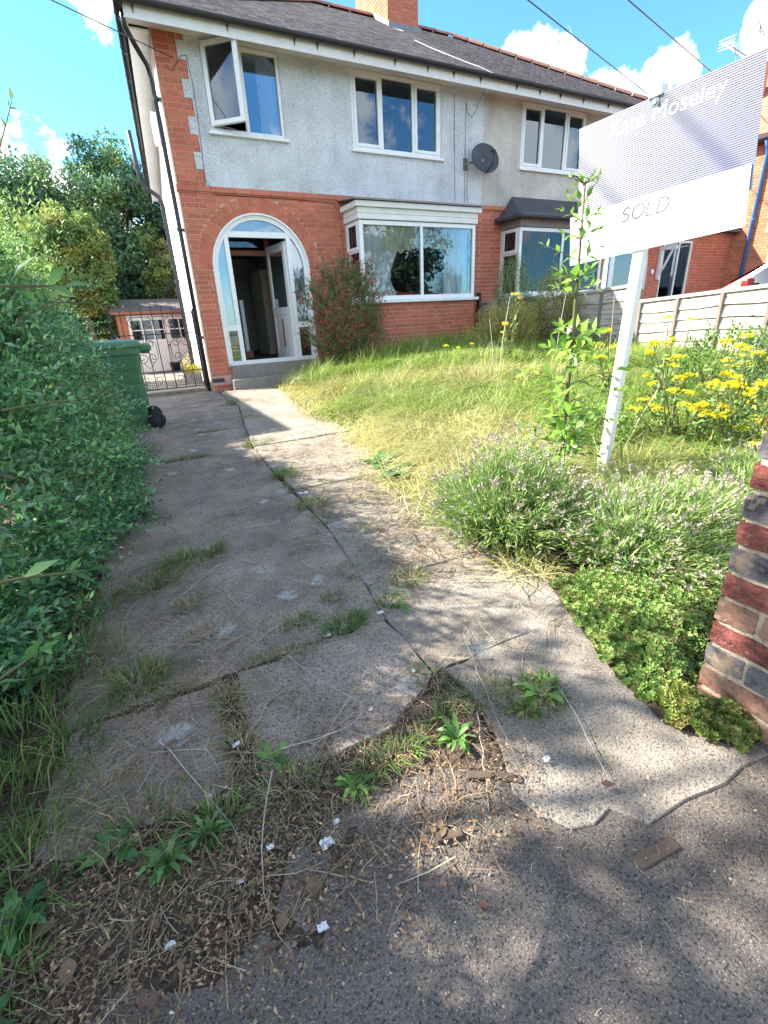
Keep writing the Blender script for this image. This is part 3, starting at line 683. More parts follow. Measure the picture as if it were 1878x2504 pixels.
    f.box(cxm - 0.03, BY + 0.001, z0, cxm + 0.03, BY + q, z1)
    for xx in (BX0, BX1 - q):
        f.box(xx, BY + q, z0, xx + q, Y, z0 + 0.06); f.box(xx, BY + q, z1 - 0.06, xx + q, Y, z1); f.box(xx, Y - 0.09, z0 + 0.06, xx + q, Y - 0.001, z1 - 0.06); f.box(xx + 0.002, BY + q, 2.26, xx + q, Y - 0.09, 2.34)
    bay = A(f).build('bay_window', MATS['upvc'], house, bevel=0.006)
    for a, b in ((BX0 + q, cxm - 0.03), (cxm + 0.03, BX1 - q)): A(MB().box(a, BY + 0.03, z0 + 0.07, b, BY + 0.036, z1 - 0.07)).build('pane', MATS['bay_glass'], bay)
    for xx in (BX0, BX1 - q):
        for a, b in ((z0 + 0.06, 2.26), (2.34, z1 - 0.06)): A(MB().box(xx + 0.03, BY + q, a, xx + 0.036, Y - 0.09, b)).build('pane', MATS['glass'], bay)
        # small top-hung sash on the side light
        so = xx - 0.014 if xx == BX0 else xx + q - 0.01
        A(MB().box(so, BY + q + 0.01, 2.30, so + 0.024, BY + q + 0.05, z1 - 0.02).box(so, Y - 0.13, 2.30, so + 0.024, Y - 0.09, z1 - 0.02).box(so, BY + q + 0.05, 2.30, so + 0.024, Y - 0.13, 2.35).box(so, BY + q + 0.05, z1 - 0.07, so + 0.024, Y - 0.13, z1 - 0.02)).build('sash', MATS['upvc'], bay, bevel=0.004)
    A(MB().box(BX0 - 0.05, BY - 0.09, 1.402, BX1 + 0.06, Y - 0.02, 1.458)).build('sill', MATS['upvc'], bay, bevel=0.008)
    cm = MATS['curtain']
    if ours:
        A(curtain_mesh(BX0 + 0.12, BX0 + 0.92, 1.50, 2.72, BY + 0.14, 6, 0.035, 0.35)).build('curtain', cm, bay, smooth=True)
        A(curtain_mesh(BX1 - 0.66, BX1 - 0.10, 1.50, 2.72, BY + 0.14, 5, 0.03)).build('curtain', cm, bay, smooth=True)
        A(MB().grid(lambda u, v: (BX0 + 0.5 + u * 1.75, BY + 0.11 + 0.012 * math.sin(u * 120) * (1 - v * 0.6), 2.72 - (1 - v) * (0.40 + 0.05 * math.sin(u * 9) + 0.02 * math.sin(u * 62))), 160, 5)).build('pelmet_valance', MATS['curtain_cream'], bay, smooth=True)
    else:
        A(curtain_mesh(BX0 + 0.1, BX1 - 0.1, 1.50, 2.72, BY + 0.13, 24, 0.03)).build('curtain', cm, bay, smooth=True)
    fa = MB()
    if ours:
        for k, (zz, ov) in enumerate(((2.77, 0.03), (2.86, 0.031), (2.95, 0.085))):
            fa.box(BX0 - ov, BY - ov, zz + 0.001, BX1 + ov, Y - 0.001, zz + 0.089)
        fas = A(fa).build('bay_fascia', MATS['white_paint'], house, bevel=0.008)
        A(MB().add([(BX0 - 0.13, BY - 0.13, 3.045), (BX1 + 0.13, BY - 0.13, 3.045), (BX1 + 0.13, Y - 0.036, 3.13), (BX0 - 0.13, Y - 0.036, 3.13), (BX0 - 0.13, BY - 0.13, 3.065), (BX1 + 0.13, BY - 0.13, 3.065), (BX1 + 0.13, Y - 0.036, 3.15), (BX0 - 0.13, Y - 0.036, 3.15)],
                   [(0, 3, 2, 1), (4, 5, 6, 7), (0, 1, 5, 4), (1, 2, 6, 5), (2, 3, 7, 6), (3, 0, 4, 7)])).build('bay_roof', MATS['lead'], house)
    else:
        fa.box(BX0 - 0.02, BY - 0.02, 2.77, BX1 + 0.02, Y - 0.001, 2.93)
        A(fa).build('bay_fascia', MATS['stone_step'], house, bevel=0.008)
        rf = MB(); o = 0.17; rf.add([(BX0 - o, BY - o, 2.93), (BX1 + o, BY - o, 2.93), (BX1 + o, Y, 2.93), (BX0 - o, Y, 2.93), (BX0 + 0.25, Y - 0.02, 3.42), (BX1 - 0.25, Y - 0.02, 3.42)], [(0, 3, 2, 1), (0, 1, 5, 4), (1, 2, 5), (3, 0, 4), (2, 3, 4, 5)])
        A(rf).build('bay_roof', MATS['slate_dark'], house)
        gt = MB().tube([(BX0 - o - 0.02, Y - 0.05, 2.95), (BX0 - o - 0.02, BY - o - 0.02, 2.95), (BX1 + o + 0.02, BY - o - 0.02, 2.95), (BX1 + o + 0.02, Y - 0.05, 2.95)], 0.05, 8)
        A(gt).build('bay_gutter', MATS['slate_dark'], house)
    # eaves: fascia, soffit, gutter, brackets
    x0e = 0.97
    A(MB().box(x0e + 0.03, 8.86, 4.985, PARTY, 8.885, 5.15)).build('fascia', MATS['white_paint'], house)
    A(MB().box(x0e + 0.03, 8.8855, 5.10, PARTY, 9.285, 5.12)).build('soffit', MATS['white_paint'], house)
    gp = MB()
    prof = [(8.855 - 0.06 + 0.06 * math.cos(t), 5.17 + 0.06 * math.sin(t)) for t in np.linspace(0, -math.pi, 9)]; prof += [(8.855 - 0.06 + 0.052 * math.cos(t), 5.17 + 0.052 * math.sin(t)) for t in np.linspace(-math.pi, 0, 9)]
    n = len(prof); gp.add([(x0e - 0.03, y, z) for y, z in prof] + [(PARTY, y, z) for y, z in prof], [(i, (i + 1) % n, n + (i + 1) % n, n + i) for i in range(n)])
    A(gp).build('gutter', MATS['black_plastic'], house, smooth=True)
    for k, bx in enumerate((1.12, 2.35, 3.35, 3.72, 4.35, 5.1, 5.75, 6.3, 6.9)):
        A(MB().add([(bx - 0.012, 8.82, 5.12), (bx + 0.012, 8.82, 5.12), (bx + 0.012, 8.858, 5.12), (bx - 0.012, 8.858, 5.12), (bx, 8.856, 5.03)], [(0, 1, 2, 3), (0, 4, 1), (1, 4, 2), (2, 4, 3), (3, 4, 0)])).build('gutter_bracket', MATS['black_plastic'], house)
    return wall

# ------------------------------------------------------------------ our house
house = thing('semi_detached_house', 'semi-detached house with arched red brick doorway, white pebbledash and an open upstairs casement', 'house', (1.35, 9.3, 0))
n_ind = [0]
def iw(x, z):
    if x < 1.72 and 0.28 < z < 3.15: n_ind[0] += 1; return True
    return False
def ib(x, z): return z > 0.42
front_half(house, False, MATS['render_white'], iw, ib, True)
# side wall, back and party walls, floors
def wx(y): return 1.35 + SKEW * (y - 9.3)
sw = MB(); ye = 20.0
sw.prism([(1.352, 9.551), (wx(ye), ye), (wx(ye) + 0.25, ye), (1.60, 9.551)], -0.6, 5.14)
side = sw.build('side_wall', MATS['white_paint'], house)
MB().prism([(1.345, 9.302), (1.3508, 9.302), (wx(ye) - 0.001, ye), (wx(ye) - 0.012, ye)], 0.25, 5.12).build('side_render', MATS['white_paint'], house)
MB().box(wx(ye) + 0.26, ye - 0.25, -0.6, PARTY, ye, 5.14).build('back_wall', MATS['brick'], house)
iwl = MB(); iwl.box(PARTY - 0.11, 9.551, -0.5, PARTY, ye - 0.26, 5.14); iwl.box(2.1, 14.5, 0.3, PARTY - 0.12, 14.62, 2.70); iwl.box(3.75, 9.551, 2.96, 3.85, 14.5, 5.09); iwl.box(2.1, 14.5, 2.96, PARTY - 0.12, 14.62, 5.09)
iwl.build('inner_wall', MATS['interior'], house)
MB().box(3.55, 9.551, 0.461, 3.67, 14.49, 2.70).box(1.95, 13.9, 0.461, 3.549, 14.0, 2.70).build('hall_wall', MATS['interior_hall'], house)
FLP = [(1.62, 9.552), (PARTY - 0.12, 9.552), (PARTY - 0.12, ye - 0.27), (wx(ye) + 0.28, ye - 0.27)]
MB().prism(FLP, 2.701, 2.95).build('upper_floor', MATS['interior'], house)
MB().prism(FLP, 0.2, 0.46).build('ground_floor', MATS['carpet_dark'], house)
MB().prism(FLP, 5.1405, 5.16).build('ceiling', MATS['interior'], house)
# hall seen through the open door
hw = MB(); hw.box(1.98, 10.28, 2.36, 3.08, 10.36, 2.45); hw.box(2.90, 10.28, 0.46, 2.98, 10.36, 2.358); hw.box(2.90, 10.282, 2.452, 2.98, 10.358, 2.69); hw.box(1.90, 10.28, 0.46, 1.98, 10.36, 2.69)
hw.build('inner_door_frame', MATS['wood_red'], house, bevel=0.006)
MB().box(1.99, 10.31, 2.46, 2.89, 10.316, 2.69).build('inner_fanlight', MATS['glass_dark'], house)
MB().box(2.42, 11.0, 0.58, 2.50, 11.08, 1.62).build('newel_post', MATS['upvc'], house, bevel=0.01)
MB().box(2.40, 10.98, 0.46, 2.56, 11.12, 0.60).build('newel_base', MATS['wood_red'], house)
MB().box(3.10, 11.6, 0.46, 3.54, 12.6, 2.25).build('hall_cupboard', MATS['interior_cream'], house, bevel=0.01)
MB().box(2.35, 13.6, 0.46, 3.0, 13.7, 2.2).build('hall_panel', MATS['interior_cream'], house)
hp = Vector((3.02, 9.41, 0)); dd = Vector((-0.10, 0.995, 0)); dn = Vector((0.995, 0.10, 0)); W_ = 0.92
def dpt(u, z, o=0): return hp + dd * u + dn * o + Vector((0, 0, z))
dlf = MB()
for (u0, u1, a, b) in ((0, .12, .47, 2.50), (W_ - .12, W_, .47, 2.50), (.12, W_ - .12, 2.36, 2.50), (.12, W_ - .12, .47, .62), (.12, W_ - .12, 1.28, 1.42)):
    dlf.obox(dpt((u0 + u1) / 2, (a + b) / 2), dd * (u1 - u0) / 2, dn * 0.022, Vector((0, 0, (b - a) / 2)))
door = dlf.build('front_door', MATS['upvc'], house, bevel=0.006)
MB().obox(dpt(W_ / 2, 1.89), dd * (W_ / 2 - .12), dn * 0.004, Vector((0, 0, .47))).build('pane', MATS['glass_dark'], door)
MB().obox(dpt(W_ / 2, .95), dd * (W_ / 2 - .12), dn * 0.012, Vector((0, 0, .33))).build('panel', MATS['upvc'], door, bevel=0.004)
MB().obox(dpt(W_ / 2, .95, -.016), dd * .03, dn * 0.004, Vector((0, 0, .26))).build('stripe', MATS['wood_red'], door)
MB().tube([dpt(W_ - .06, 1.25, -.03), dpt(W_ - .06, 1.25, -.06), dpt(W_ - .17, 1.25, -.06)], 0.009, 8).build('handle', MATS['chrome'], door)
# notices taped inside the lower left side light
def flatcard(x0, x1, z0, z1, y, m, name, parent): return MB().box(x0, y, z0, x1, y + 0.001, z1).build(name, m, parent)
mat('notice_white', (0.78, 0.76, 0.72), 0.8, noise=(60, 0.12)); mat('notice_red', (0.55, 0.05, 0.035), 0.7, noise=(40, 0.2)); mat('notice_grey', (0.25, 0.28, 0.27), 0.8, noise=(25, 0.6))
mat('print_grey', (0.30, 0.31, 0.34), 0.7)
note = flatcard(1.80, 1.935, 0.60, 0.96, 9.372, MATS['notice_white'], 'window_notice', house)
flatcard(1.805, 1.930, 0.725, 0.815, 9.3705, MATS['notice_red'], 'red_band', note)
for q in range(4): flatcard(1.815, 1.90 + 0.02 * (q % 2), 0.925 - q * 0.022, 0.931 - q * 0.022, 9.3708, MATS['print_grey'], 'text_line', note)
for q in range(3): flatcard(1.822 + q * 0.034, 1.846 + q * 0.034, 0.745, 0.795, 9.3698, MATS['notice_white'], 'block_letter', note)
flatcard(1.805, 1.930, 0.61, 0.70, 9.3706, MATS['notice_grey'], 'small_picture', note)
# roof
EA = (0.95, 8.83, 5.17); EB = (PARTY, 8.83, 5.17); RA = (5.40, 13.2, 7.73); RB = (PARTY, 13.2, 7.73); BKL = (1.78, 17.57, 5.17); BKR = (PARTY, 17.57, 5.17)
rm = MB(); rm.add([EA, EB, RB, RA, BKL, BKR], [(0, 1, 2, 3), (4, 0, 3), (5, 4, 3, 2)])
rm.v = [(x, y, z - 0.004) for x, y, z in rm.v]
roof = rm.build('roof', MATS['roof_tile'], house)
tile_plane('roof_tiles', EA, EB, RA, RB, MATS['roof_tile'], roof, seed=2)
tile_plane('hip_side_tiles', BKL, EA, RA, RA, MATS['roof_tile'], roof, seed=3, gauge=0.13)
ridge_run((5.40, 13.2, 7.75), (7.0, 13.2, 7.75), MATS['ridge_clay'], roof)
ridge_run((1.02, 8.90, 5.23), (5.36, 13.16, 7.74), MATS['ridge_clay'], roof, name='hip_tile')
MB().prism([(1.80, 17.58), (PARTY, 17.58), (PARTY, 20.2), (1.98, 20.2)], 5.15, 5.35).build('rear_roof', MATS['felt'], house)
# chimney on the party wall
cb = MB().box(7.0, 12.4, 6.6, 7.8, 14.0, 9.6)
chim = cb.build('chimney', MATS['mortar'], house)
brick_field(chim, 7.0, 7.8, 6.98, 9.6, 12.4, MATS['brick'], lambda z: [], lambda x, z: False, None, rest_name='front_bricks', seed=21)
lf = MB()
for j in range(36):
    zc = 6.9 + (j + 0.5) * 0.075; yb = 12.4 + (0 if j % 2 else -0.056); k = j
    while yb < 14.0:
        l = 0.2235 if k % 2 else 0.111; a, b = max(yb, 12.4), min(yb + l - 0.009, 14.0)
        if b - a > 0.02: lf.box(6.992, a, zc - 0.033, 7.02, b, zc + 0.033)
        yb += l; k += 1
lf.build('side_bricks', MATS['brick_orange'], chim, kind='stuff')  # sunward face in lighter brick: its sunlit look is put into the colour
MB().obox((7.4, 12.37, 7.27), (0.44, 0, 0), (0, 0.05, 0.03), (0, -0.004, 0.085)).build('flashing', MATS['lead'], chim)
MB().add([(6.975, 12.34, 7.18), (6.975, 13.2, 7.72), (6.975, 13.2, 7.86), (6.975, 12.34, 7.34)], [(0, 1, 2, 3)]).build('flashing', MATS['lead'], chim)
# side gutter, fascia, soffit, downpipe, vent pipe
def sx(y, off): return wx(y) + off
pts = lambda off, z: [(sx(8.80, off), 8.80, z), (sx(20.1, off), 20.1, z)]
MB().tube(pts(-0.36, 5.13), 0.062, 10).build('side_gutter', MATS['black_plastic'], house, smooth=True)
for k in range(12):
    yy = 9.1 + k * 0.95; MB().tube([(sx(yy, -0.36), yy, 5.13), (sx(yy + 0.07, -0.36), yy + 0.07, 5.13)], 0.068, 10).build('gutter_union', MATS['black_plastic'], house)
MB().prism([(sx(8.89, -0.30), 8.89), (sx(20, -0.30), 20), (sx(20, -0.275), 20), (sx(8.89, -0.275), 8.89)], 4.985, 5.15).build('side_fascia', MATS['white_paint'], house)
MB().prism([(sx(9.29, -0.274), 9.29), (sx(20, -0.274), 20), (sx(20, -0.013), 20), (sx(9.29, -0.013), 9.29)], 5.06, 5.08).build('side_soffit', MATS['white_paint'], house)
dp = [(0.985, 8.93, 5.10), (0.99, 8.95, 4.93), (1.10, 9.12, 4.80), (1.235, 9.36, 4.70), (1.27, 9.40, 4.56), (1.285, 9.40, 2.5), (1.29, 9.40, 0.05)]
MB().tube(dp, 0.034, 12).build('downpipe', MATS['black_plastic'], house, smooth=True)
for zz in (4.3, 2.6, 0.95): MB().tube([(1.28, 9.40, zz), (1.28, 9.40, zz + 0.05)], 0.043, 12).box(1.29, 9.37, zz, 1.36, 9.43, zz + 0.04).build('pipe_clip', MATS['black_plastic'], house)
vp = [(wx(17.2) - 0.08, 17.2, -0.4), (wx(17.2) - 0.08, 17.2, 4.45), (wx(17.2) - 0.12, 17.2, 4.62), (wx(17.2) - 0.45, 17.2, 4.86), (wx(17.2) - 0.53, 17.2, 5.0), (wx(17.2) - 0.55, 17.2, 5.35), (wx(17.2) - 0.58, 17.2, 6.15)]
MB().tube(vp, 0.057, 12).build('soil_vent_pipe', MATS['dish_grey'], house, smooth=True)
for zz in (5.3, 4.3, 2.8, 2.4): MB().tube([(wx(17.2) - (0.08 if zz < 5 else 0.55), 17.2, zz), (wx(17.2) - (0.08 if zz < 5 else 0.55), 17.2, zz + 0.08)], 0.072, 12).build('pipe_collar', MATS['dish_grey'], house)
ab = MB(); by = 10.15; bx = wx(by)
hexp = [(by - 0.13, 3.98), (by - 0.16, 4.08), (by - 0.13, 4.32), (by, 4.40), (by + 0.13, 4.32), (by + 0.16, 4.08), (by + 0.13, 3.98), (by, 3.93)]
n = len(hexp); ab.add([(bx - 0.17, y, z) for y, z in hexp] + [(bx - 0.015, y, z) for y, z in hexp], [tuple(range(n)), tuple(range(2 * n - 1, n - 1, -1))] + [(i, n + i, n + (i + 1) % n, (i + 1) % n) for i in range(n)])
alarm = ab.build('alarm_box', MATS['upvc'], house, bevel=0.01)
for q in range(3): MB().box(bx - 0.171, by - 0.09, 4.26 + q * 0.025, bx - 0.169, by + 0.03, 4.27 + q * 0.025).build('louvre', MATS['print_grey'], alarm)
# cables clipped to the facade
def cable(pts_, r=0.004, parent=house, m=None): return MB().tube(pts_, r, 5).build('cable', m or MATS['black_plastic'], parent)
yc = 9.278
cable([(1.80, yc, 4.86), (1.83, yc, 4.5), (1.82, yc, 4.0), (1.80, yc, 3.6), (1.79, yc, 3.3), (1.84, 9.26, 3.22), (1.90, 9.285, 3.12), (3.3, 9.285, 3.12), (4.0, 9.285, 3.10), (4.10, 9.285, 2.9), (4.14, 9.285, 1.5)])
cable([(1.48, yc, 4.70), (1.56, yc, 4.64), (1.62, yc, 4.72), (1.72, yc, 4.84), (1.80, yc, 4.86)])
cable([(6.62, yc, 5.0), (6.63, yc, 4.2), (6.66, yc, 3.25)]); cable([(6.90, yc, 4.9), (6.89, yc, 4.2), (6.90, yc, 3.25)])
cable([(6.90, yc, 4.9), (6.95, yc, 4.72), (7.05, yc, 4.68), (7.14, yc, 4.8), (7.2, 9.2, 5.0), (7.15, 8.84, 5.15)])
cable([(6.97, yc, 3.85), (6.95, yc, 3.55), (6.97, yc, 3.25)])
cable([(7.12, 8.80, 5.2), (6.98, 9.0, 5.34), (6.9, 9.35, 5.53), (6.75, 9.7, 5.74), (6.7, 10.2, 6.02), (6.58, 10.6, 6.27)], 0.006, m=MATS['paper'])
# loose wire from the chimney is a short white strap
cable([(7.02, 12.35, 7.24), (7.15, 12.0, 7.05)], 0.008, m=MATS['paper'])
# ------------------------------------------------------------------ attached neighbour (mirror half)
house2 = thing('attached_house', 'cream pebbledash half of the pair, with dark hipped bay roof, beyond the fence', 'house', (PARTY, 9.3, 0))
front_half(house2, True, MATS['render_cream'], lambda x, z: PARTY < x < 8.0 and 1.2 < z < 3.15, lambda x, z: False, False)
MB().box(13.06, 9.551, -0.2, 13.31, 17.5, 5.14).build('side_wall', MATS['brick'], house2)
MB().box(PARTY + 0.01, 17.25, -0.2, 13.05, 17.5, 5.14).build('back_wall', MATS['brick'], house2)
i2 = MB(); i2.box(PARTY + 0.001, 9.552, -0.2, PARTY + 0.1, 17.24, 5.14); i2.box(PARTY + 0.11, 11.8, 0.3, 13.05, 11.9, 5.1); i2.build('inner_wall', MATS['interior'], house2)
MB().box(PARTY + 0.11, 9.552, 2.701, 13.05, 11.79, 2.95).build('upper_floor', MATS['interior'], house2)
MB().box(PARTY + 0.11, 9.552, 0.2, 13.05, 17.2, 0.46).build('ground_floor', MATS['carpet_dark'], house2)
MB().box(PARTY + 0.11, 9.286, 5.1405, 13.05, 17.2, 5.16).build('ceiling', MATS['interior'], house2)
E2 = (2 * PARTY - 0.95, 8.83, 5.17); R2 = (2 * PARTY - 5.4, 13.2, 7.73); B2 = (2 * PARTY - 1.3, 17.57, 5.17)
rm = MB(); rm.add([(PARTY, 8.83, 5.17), E2, R2, (PARTY, 13.2, 7.73), B2, (PARTY, 17.57, 5.17)], [(0, 1, 2, 3), (1, 4, 2), (4, 5, 3, 2)]); rm.v = [(x, y, z - 0.004) for x, y, z in rm.v]
roof2 = rm.build('roof', MATS['roof_tile_dark'], house2)
tile_plane('roof_tiles', (PARTY + 0.003, 8.83, 5.17), E2, (PARTY + 0.003, 13.2, 7.73), R2, MATS['roof_tile_dark'], roof2, seed=5)
ridge_run((7.82, 13.2, 7.75), (2 * PARTY - 5.4, 13.2, 7.75), MATS['ridge_clay'], roof2)
ridge_run((2 * PARTY - 5.36, 13.16, 7.74), (2 * PARTY - 1.02, 8.90, 5.23), MATS['ridge_clay'], roof2, name='hip_tile')
# brick wing, height cut so sun reaches the next flank, with a side window beyond the arched door
wm = MB()
for r in cut_rects(13.312, 16.69, 0.2, 2.95, [(13.62, 14.85, 1.25, 2.72)]): wm.box(r[0], 9.32, r[2], r[1], 9.55, r[3])
wing = wm.build('side_wing', MATS['mortar'], house2)
brick_field(wing, 13.32, 16.69, 1.0, 2.95, 9.32, MATS['brick'], lambda z: [(13.60, 14.87)] if 1.23 < z < 2.74 else [], lambda x, z: False, seed=33)
make_window(wing, 13.62, 14.85, 1.25, 2.72, 9.33, [14.30], cur=[(13.7, 14.2, 4), (14.35, 14.8, 4)])
MB().box(13.45, 9.6, 0.3, 16.6, 9.7, 2.9).build('wing_inner_wall', MATS['interior'], wing)
MB().add([(13.315, 9.1, 2.96), (16.68, 9.1, 2.96), (16.68, 12.0, 2.96), (13.315, 12.0, 2.96), (13.315, 9.1, 3.06), (16.68, 9.1, 3.06), (16.68, 12.0, 3.06), (13.315, 12.0, 3.06)], [(0, 3, 2, 1), (4, 5, 6, 7), (0, 1, 5, 4), (1, 2, 6, 5), (2, 3, 7, 6), (3, 0, 4, 7)]).build('wing_roof', MATS['felt'], wing)
bk = MB(); bk.box(13.42, 8.85, 2.46, 13.50, 9.31, 2.54); bk.box(13.42, 9.24, 1.75, 13.50, 9.31, 2.459); bk.tube([(13.46, 9.27, 1.85), (13.46, 9.15, 2.05), (13.46, 8.95, 2.47)], 0.03, 6)
bk.build('timber_bracket', MATS['white_paint'], house2)
MB().lathe([(0.05, -0.01), (0.055, 0.0), (0.04, 0.012)], (0, 0, 0), 14)
kn = MB().lathe([(0.012, 0.0), (0.06, 0.004), (0.06, 0.02), (0.02, 0.03)], (0, 0, 0), 16); kn.v = [(13.2 + x, 9.285 - z, 1.95 + y) for x, y, z in kn.v]; kn.build('door_bell', MATS['upvc'], house2)
# ------------------------------------------------------------------ next house along: sunlit orange flank and blue downpipe
h3 = thing('brick_house', 'orange brick house with a blue downpipe, partly hidden behind the SOLD board', 'house', (16.7, 9.3, 0))
m3 = MB().box(16.7, 6.6, 0.2, 24, 16, 5.2); w3 = m3.build('wall', MATS['mortar'], h3)
l3 = MB()
for j in range(62):
    zc = 0.5 + (j + 0.5) * 0.075; yb = 6.6 + (0 if j % 2 else -0.056); k = j
    while yb < 9.31:
        l = 0.2235 if k % 2 else 0.111; a, b = max(yb, 6.6), min(yb + l - 0.009, 9.31)
        if b - a > 0.02 and not (7.2 < (a + b) / 2 < 8.25 and zc < 2.85 and zc > 0.9): l3.box(16.69, a, zc - 0.033, 16.72, b, zc + 0.033)
        yb += l; k += 1
l3.build('flank_bricks', MATS['brick_orange'], w3, kind='stuff')
brick_field(w3, 16.7, 24, 0.5, 5.15, 6.6, MATS['brick_orange'], lambda z: [], lambda x, z: False, seed=41, rest_name='front_bricks')
wf = MB(); wf.box(16.66, 7.2, 0.92, 16.70, 7.27, 2.85); wf.box(16.66, 8.18, 0.92, 16.70, 8.25, 2.85); wf.box(16.66, 7.27, 2.78, 16.70, 8.18, 2.85); wf.box(16.66, 7.27, 0.92, 16.70, 8.18, 0.99); wf.box(16.66, 7.69, 0.99, 16.70, 7.76, 2.78)
win3 = wf.build('window', MATS['upvc'], h3)
MB().box(16.675, 7.27, 0.99, 16.681, 8.18, 2.78).build('pane', MATS['glass_dark'], win3)
MB().box(16.60, 7.1, 2.86, 16.70, 8.4, 3.2).build('lintel', MATS['white_paint'], h3, bevel=0.01)
MB().tube([(16.62, 8.82, 0.45), (16.62, 8.82, 4.78), (16.58, 8.82, 4.9), (16.45, 8.82, 5.05)], 0.045, 12).build('downpipe', MATS['blue_pipe'], h3, smooth=True)
for zz in (1.6, 3.2): MB().tube([(16.62, 8.82, zz), (16.62, 8.82, zz + 0.07)], 0.056, 12).build('pipe_collar', MATS['blue_pipe'], h3)
MB().tube([(16.45, 6.2, 5.12), (16.45, 16.2, 5.12)], 0.07, 10).build('gutter', MATS['slate_dark'], h3, smooth=True)
r3 = MB().add([(16.4, 6.2, 5.18), (24.3, 6.2, 5.18), (24.3, 16.4, 5.18), (16.4, 16.4, 5.18), (20.3, 10, 7.6), (20.3, 12.6, 7.6)], [(0, 1, 4), (1, 2, 5, 4), (2, 3, 5), (3, 0, 4, 5), (0, 3, 2, 1)])
rf3 = r3.build('roof', MATS['terracotta'], h3)
tile_plane('roof_tiles', (16.4, 16.4, 5.2), (16.4, 6.2, 5.2), (20.3, 12.6, 7.62), (20.3, 10, 7.62), MATS['terracotta'], rf3, gauge=0.16, width=0.22, seed=6)
MB().box(18.55, 10.7, 6.2, 19.3, 11.7, 7.75).build('chimney', MATS['brick_orange'], h3)
def aerial(x, y, zb, zt, ang, nel, ln, label):
    t = thing('tv_aerial', label, 'aerial', (x, y, zb)); d = Vector((math.cos(ang), math.sin(ang), 0)); s = Vector((-d.y, d.x, 0)); top = Vector((x, y, zt))
    MB().tube([(x, y, zb), top], 0.018, 8).build('mast', MATS['alu'], t)
    MB().tube([top - d * ln / 2, top + d * ln / 2], 0.014, 6).build('boom', MATS['alu'], t)
    for k in range(nel):
        c = top + d * (-ln / 2 + ln * (k + 0.5) / nel); MB().tube([c - s * 0.15 + Vector((0, 0, 0.03)), c, c + s * 0.15 + Vector((0, 0, 0.03))], 0.007, 5).build('element', MATS['alu'], t)
    MB().tube([top - d * 0.15 + Vector((0, 0, -.01)), top - d * 0.1 + Vector((0, 0, -.12)), top + d * 0.1 + Vector((0, 0, -.12)), top + d * 0.15 + Vector((0, 0, -.01))], 0.012, 6).build('cradle', MATS['alu'], t)
    rf = MB(); 
    for zz in (-0.12, -0.04, 0.04, 0.12): rf.obox(top - d * ln / 2 + Vector((0, 0, zz)), d * 0.004, s * 0.22, Vector((0, 0, 0.012)))
    rf.build('reflector', MATS['alu'], t)
AERIALS = []
# ------------------------------------------------------------------ neighbour on the other side (stands left of the frame, throws the straight-edged shade over the drive)
h4 = thing('next_door_house', 'brick and render house standing across the two drives', 'house', (-4.0, 9.2, 0))
MB().box(-10, 9.2, 0, -3.5, 18.5, 5.0).build('wall', MATS['render_cream'], h4)
MB().add([(-10.4, 8.95, 5.0), (-3.15, 8.95, 5.0), (-3.15, 18.8, 5.0), (-10.4, 18.8, 5.0), (-7.05, 12.3, 6.4), (-7.05, 15.4, 6.4)], [(0, 1, 4), (1, 2, 5, 4), (2, 3, 5), (3, 0, 4, 5), (0, 3, 2, 1)]).build('roof', MATS['roof_tile'], h4)
for z0 in (1.0, 3.4):
    for x0 in (-9.2, -6.6):
        wn = MB().box(x0, 9.15, z0, x0 + 1.8, 9.199, z0 + 1.2).build('window', MATS['upvc'], h4); MB().box(x0 + 0.08, 9.14, z0 + 0.08, x0 + 1.72, 9.149, z0 + 1.12).build('pane', MATS['glass_dark'], wn)
# ------------------------------------------------------------------ garage behind the side gate
gz = float(tz(0, 22)); gar = thing('garage', 'white double-door garage with felt roof behind the iron gate', 'garage', (1.8, 22, gz)); GY0 = 22.0
gw = MB()
for r in cut_rects(0.12, 4.2, gz - 0.1, gz + 2.28, [(0.45, 3.2, gz, gz + 2.08)]): gw.box(r[0], GY0, r[2], r[1], GY0 + 0.2, r[3])
gw.box(0.12, GY0 + 0.201, gz - 0.1, 0.32, 27, gz + 2.28); gw.box(4.0, GY0 + 0.201, gz - 0.1, 4.2, 27, gz + 2.28); gw.box(0.32, 26.8, gz - 0.1, 4.0, 27, gz + 2.28)
gwall = gw.build('wall', MATS['brick_orange'], gar)
MB().add([(-0.05, 21.75, gz + 2.26), (4.3, 21.75, gz + 2.26), (4.3, 24.6, gz + 2.82), (-0.05, 24.6, gz + 2.82), (4.3, 27.2, gz + 2.3), (-0.05, 27.2, gz + 2.3)], [(0, 1, 2, 3), (3, 2, 4, 5)]).build('roof', MATS['felt'], gar)
MB().box(-0.05, 21.73, gz + 2.19, 4.3, 21.76, gz + 2.262).build('barge_board', MATS['wood_red'], gar)
MB().box(0.45, GY0 - 0.02, gz + 2.08, 3.2, GY0 - 0.001, gz + 2.16).build('lintel', MATS['white_paint'], gar)
mat('garage_board', (0.82, 0.81, 0.80), 0.7, noise=(12, 0.12), bump=(60, 0.2, 0.003))
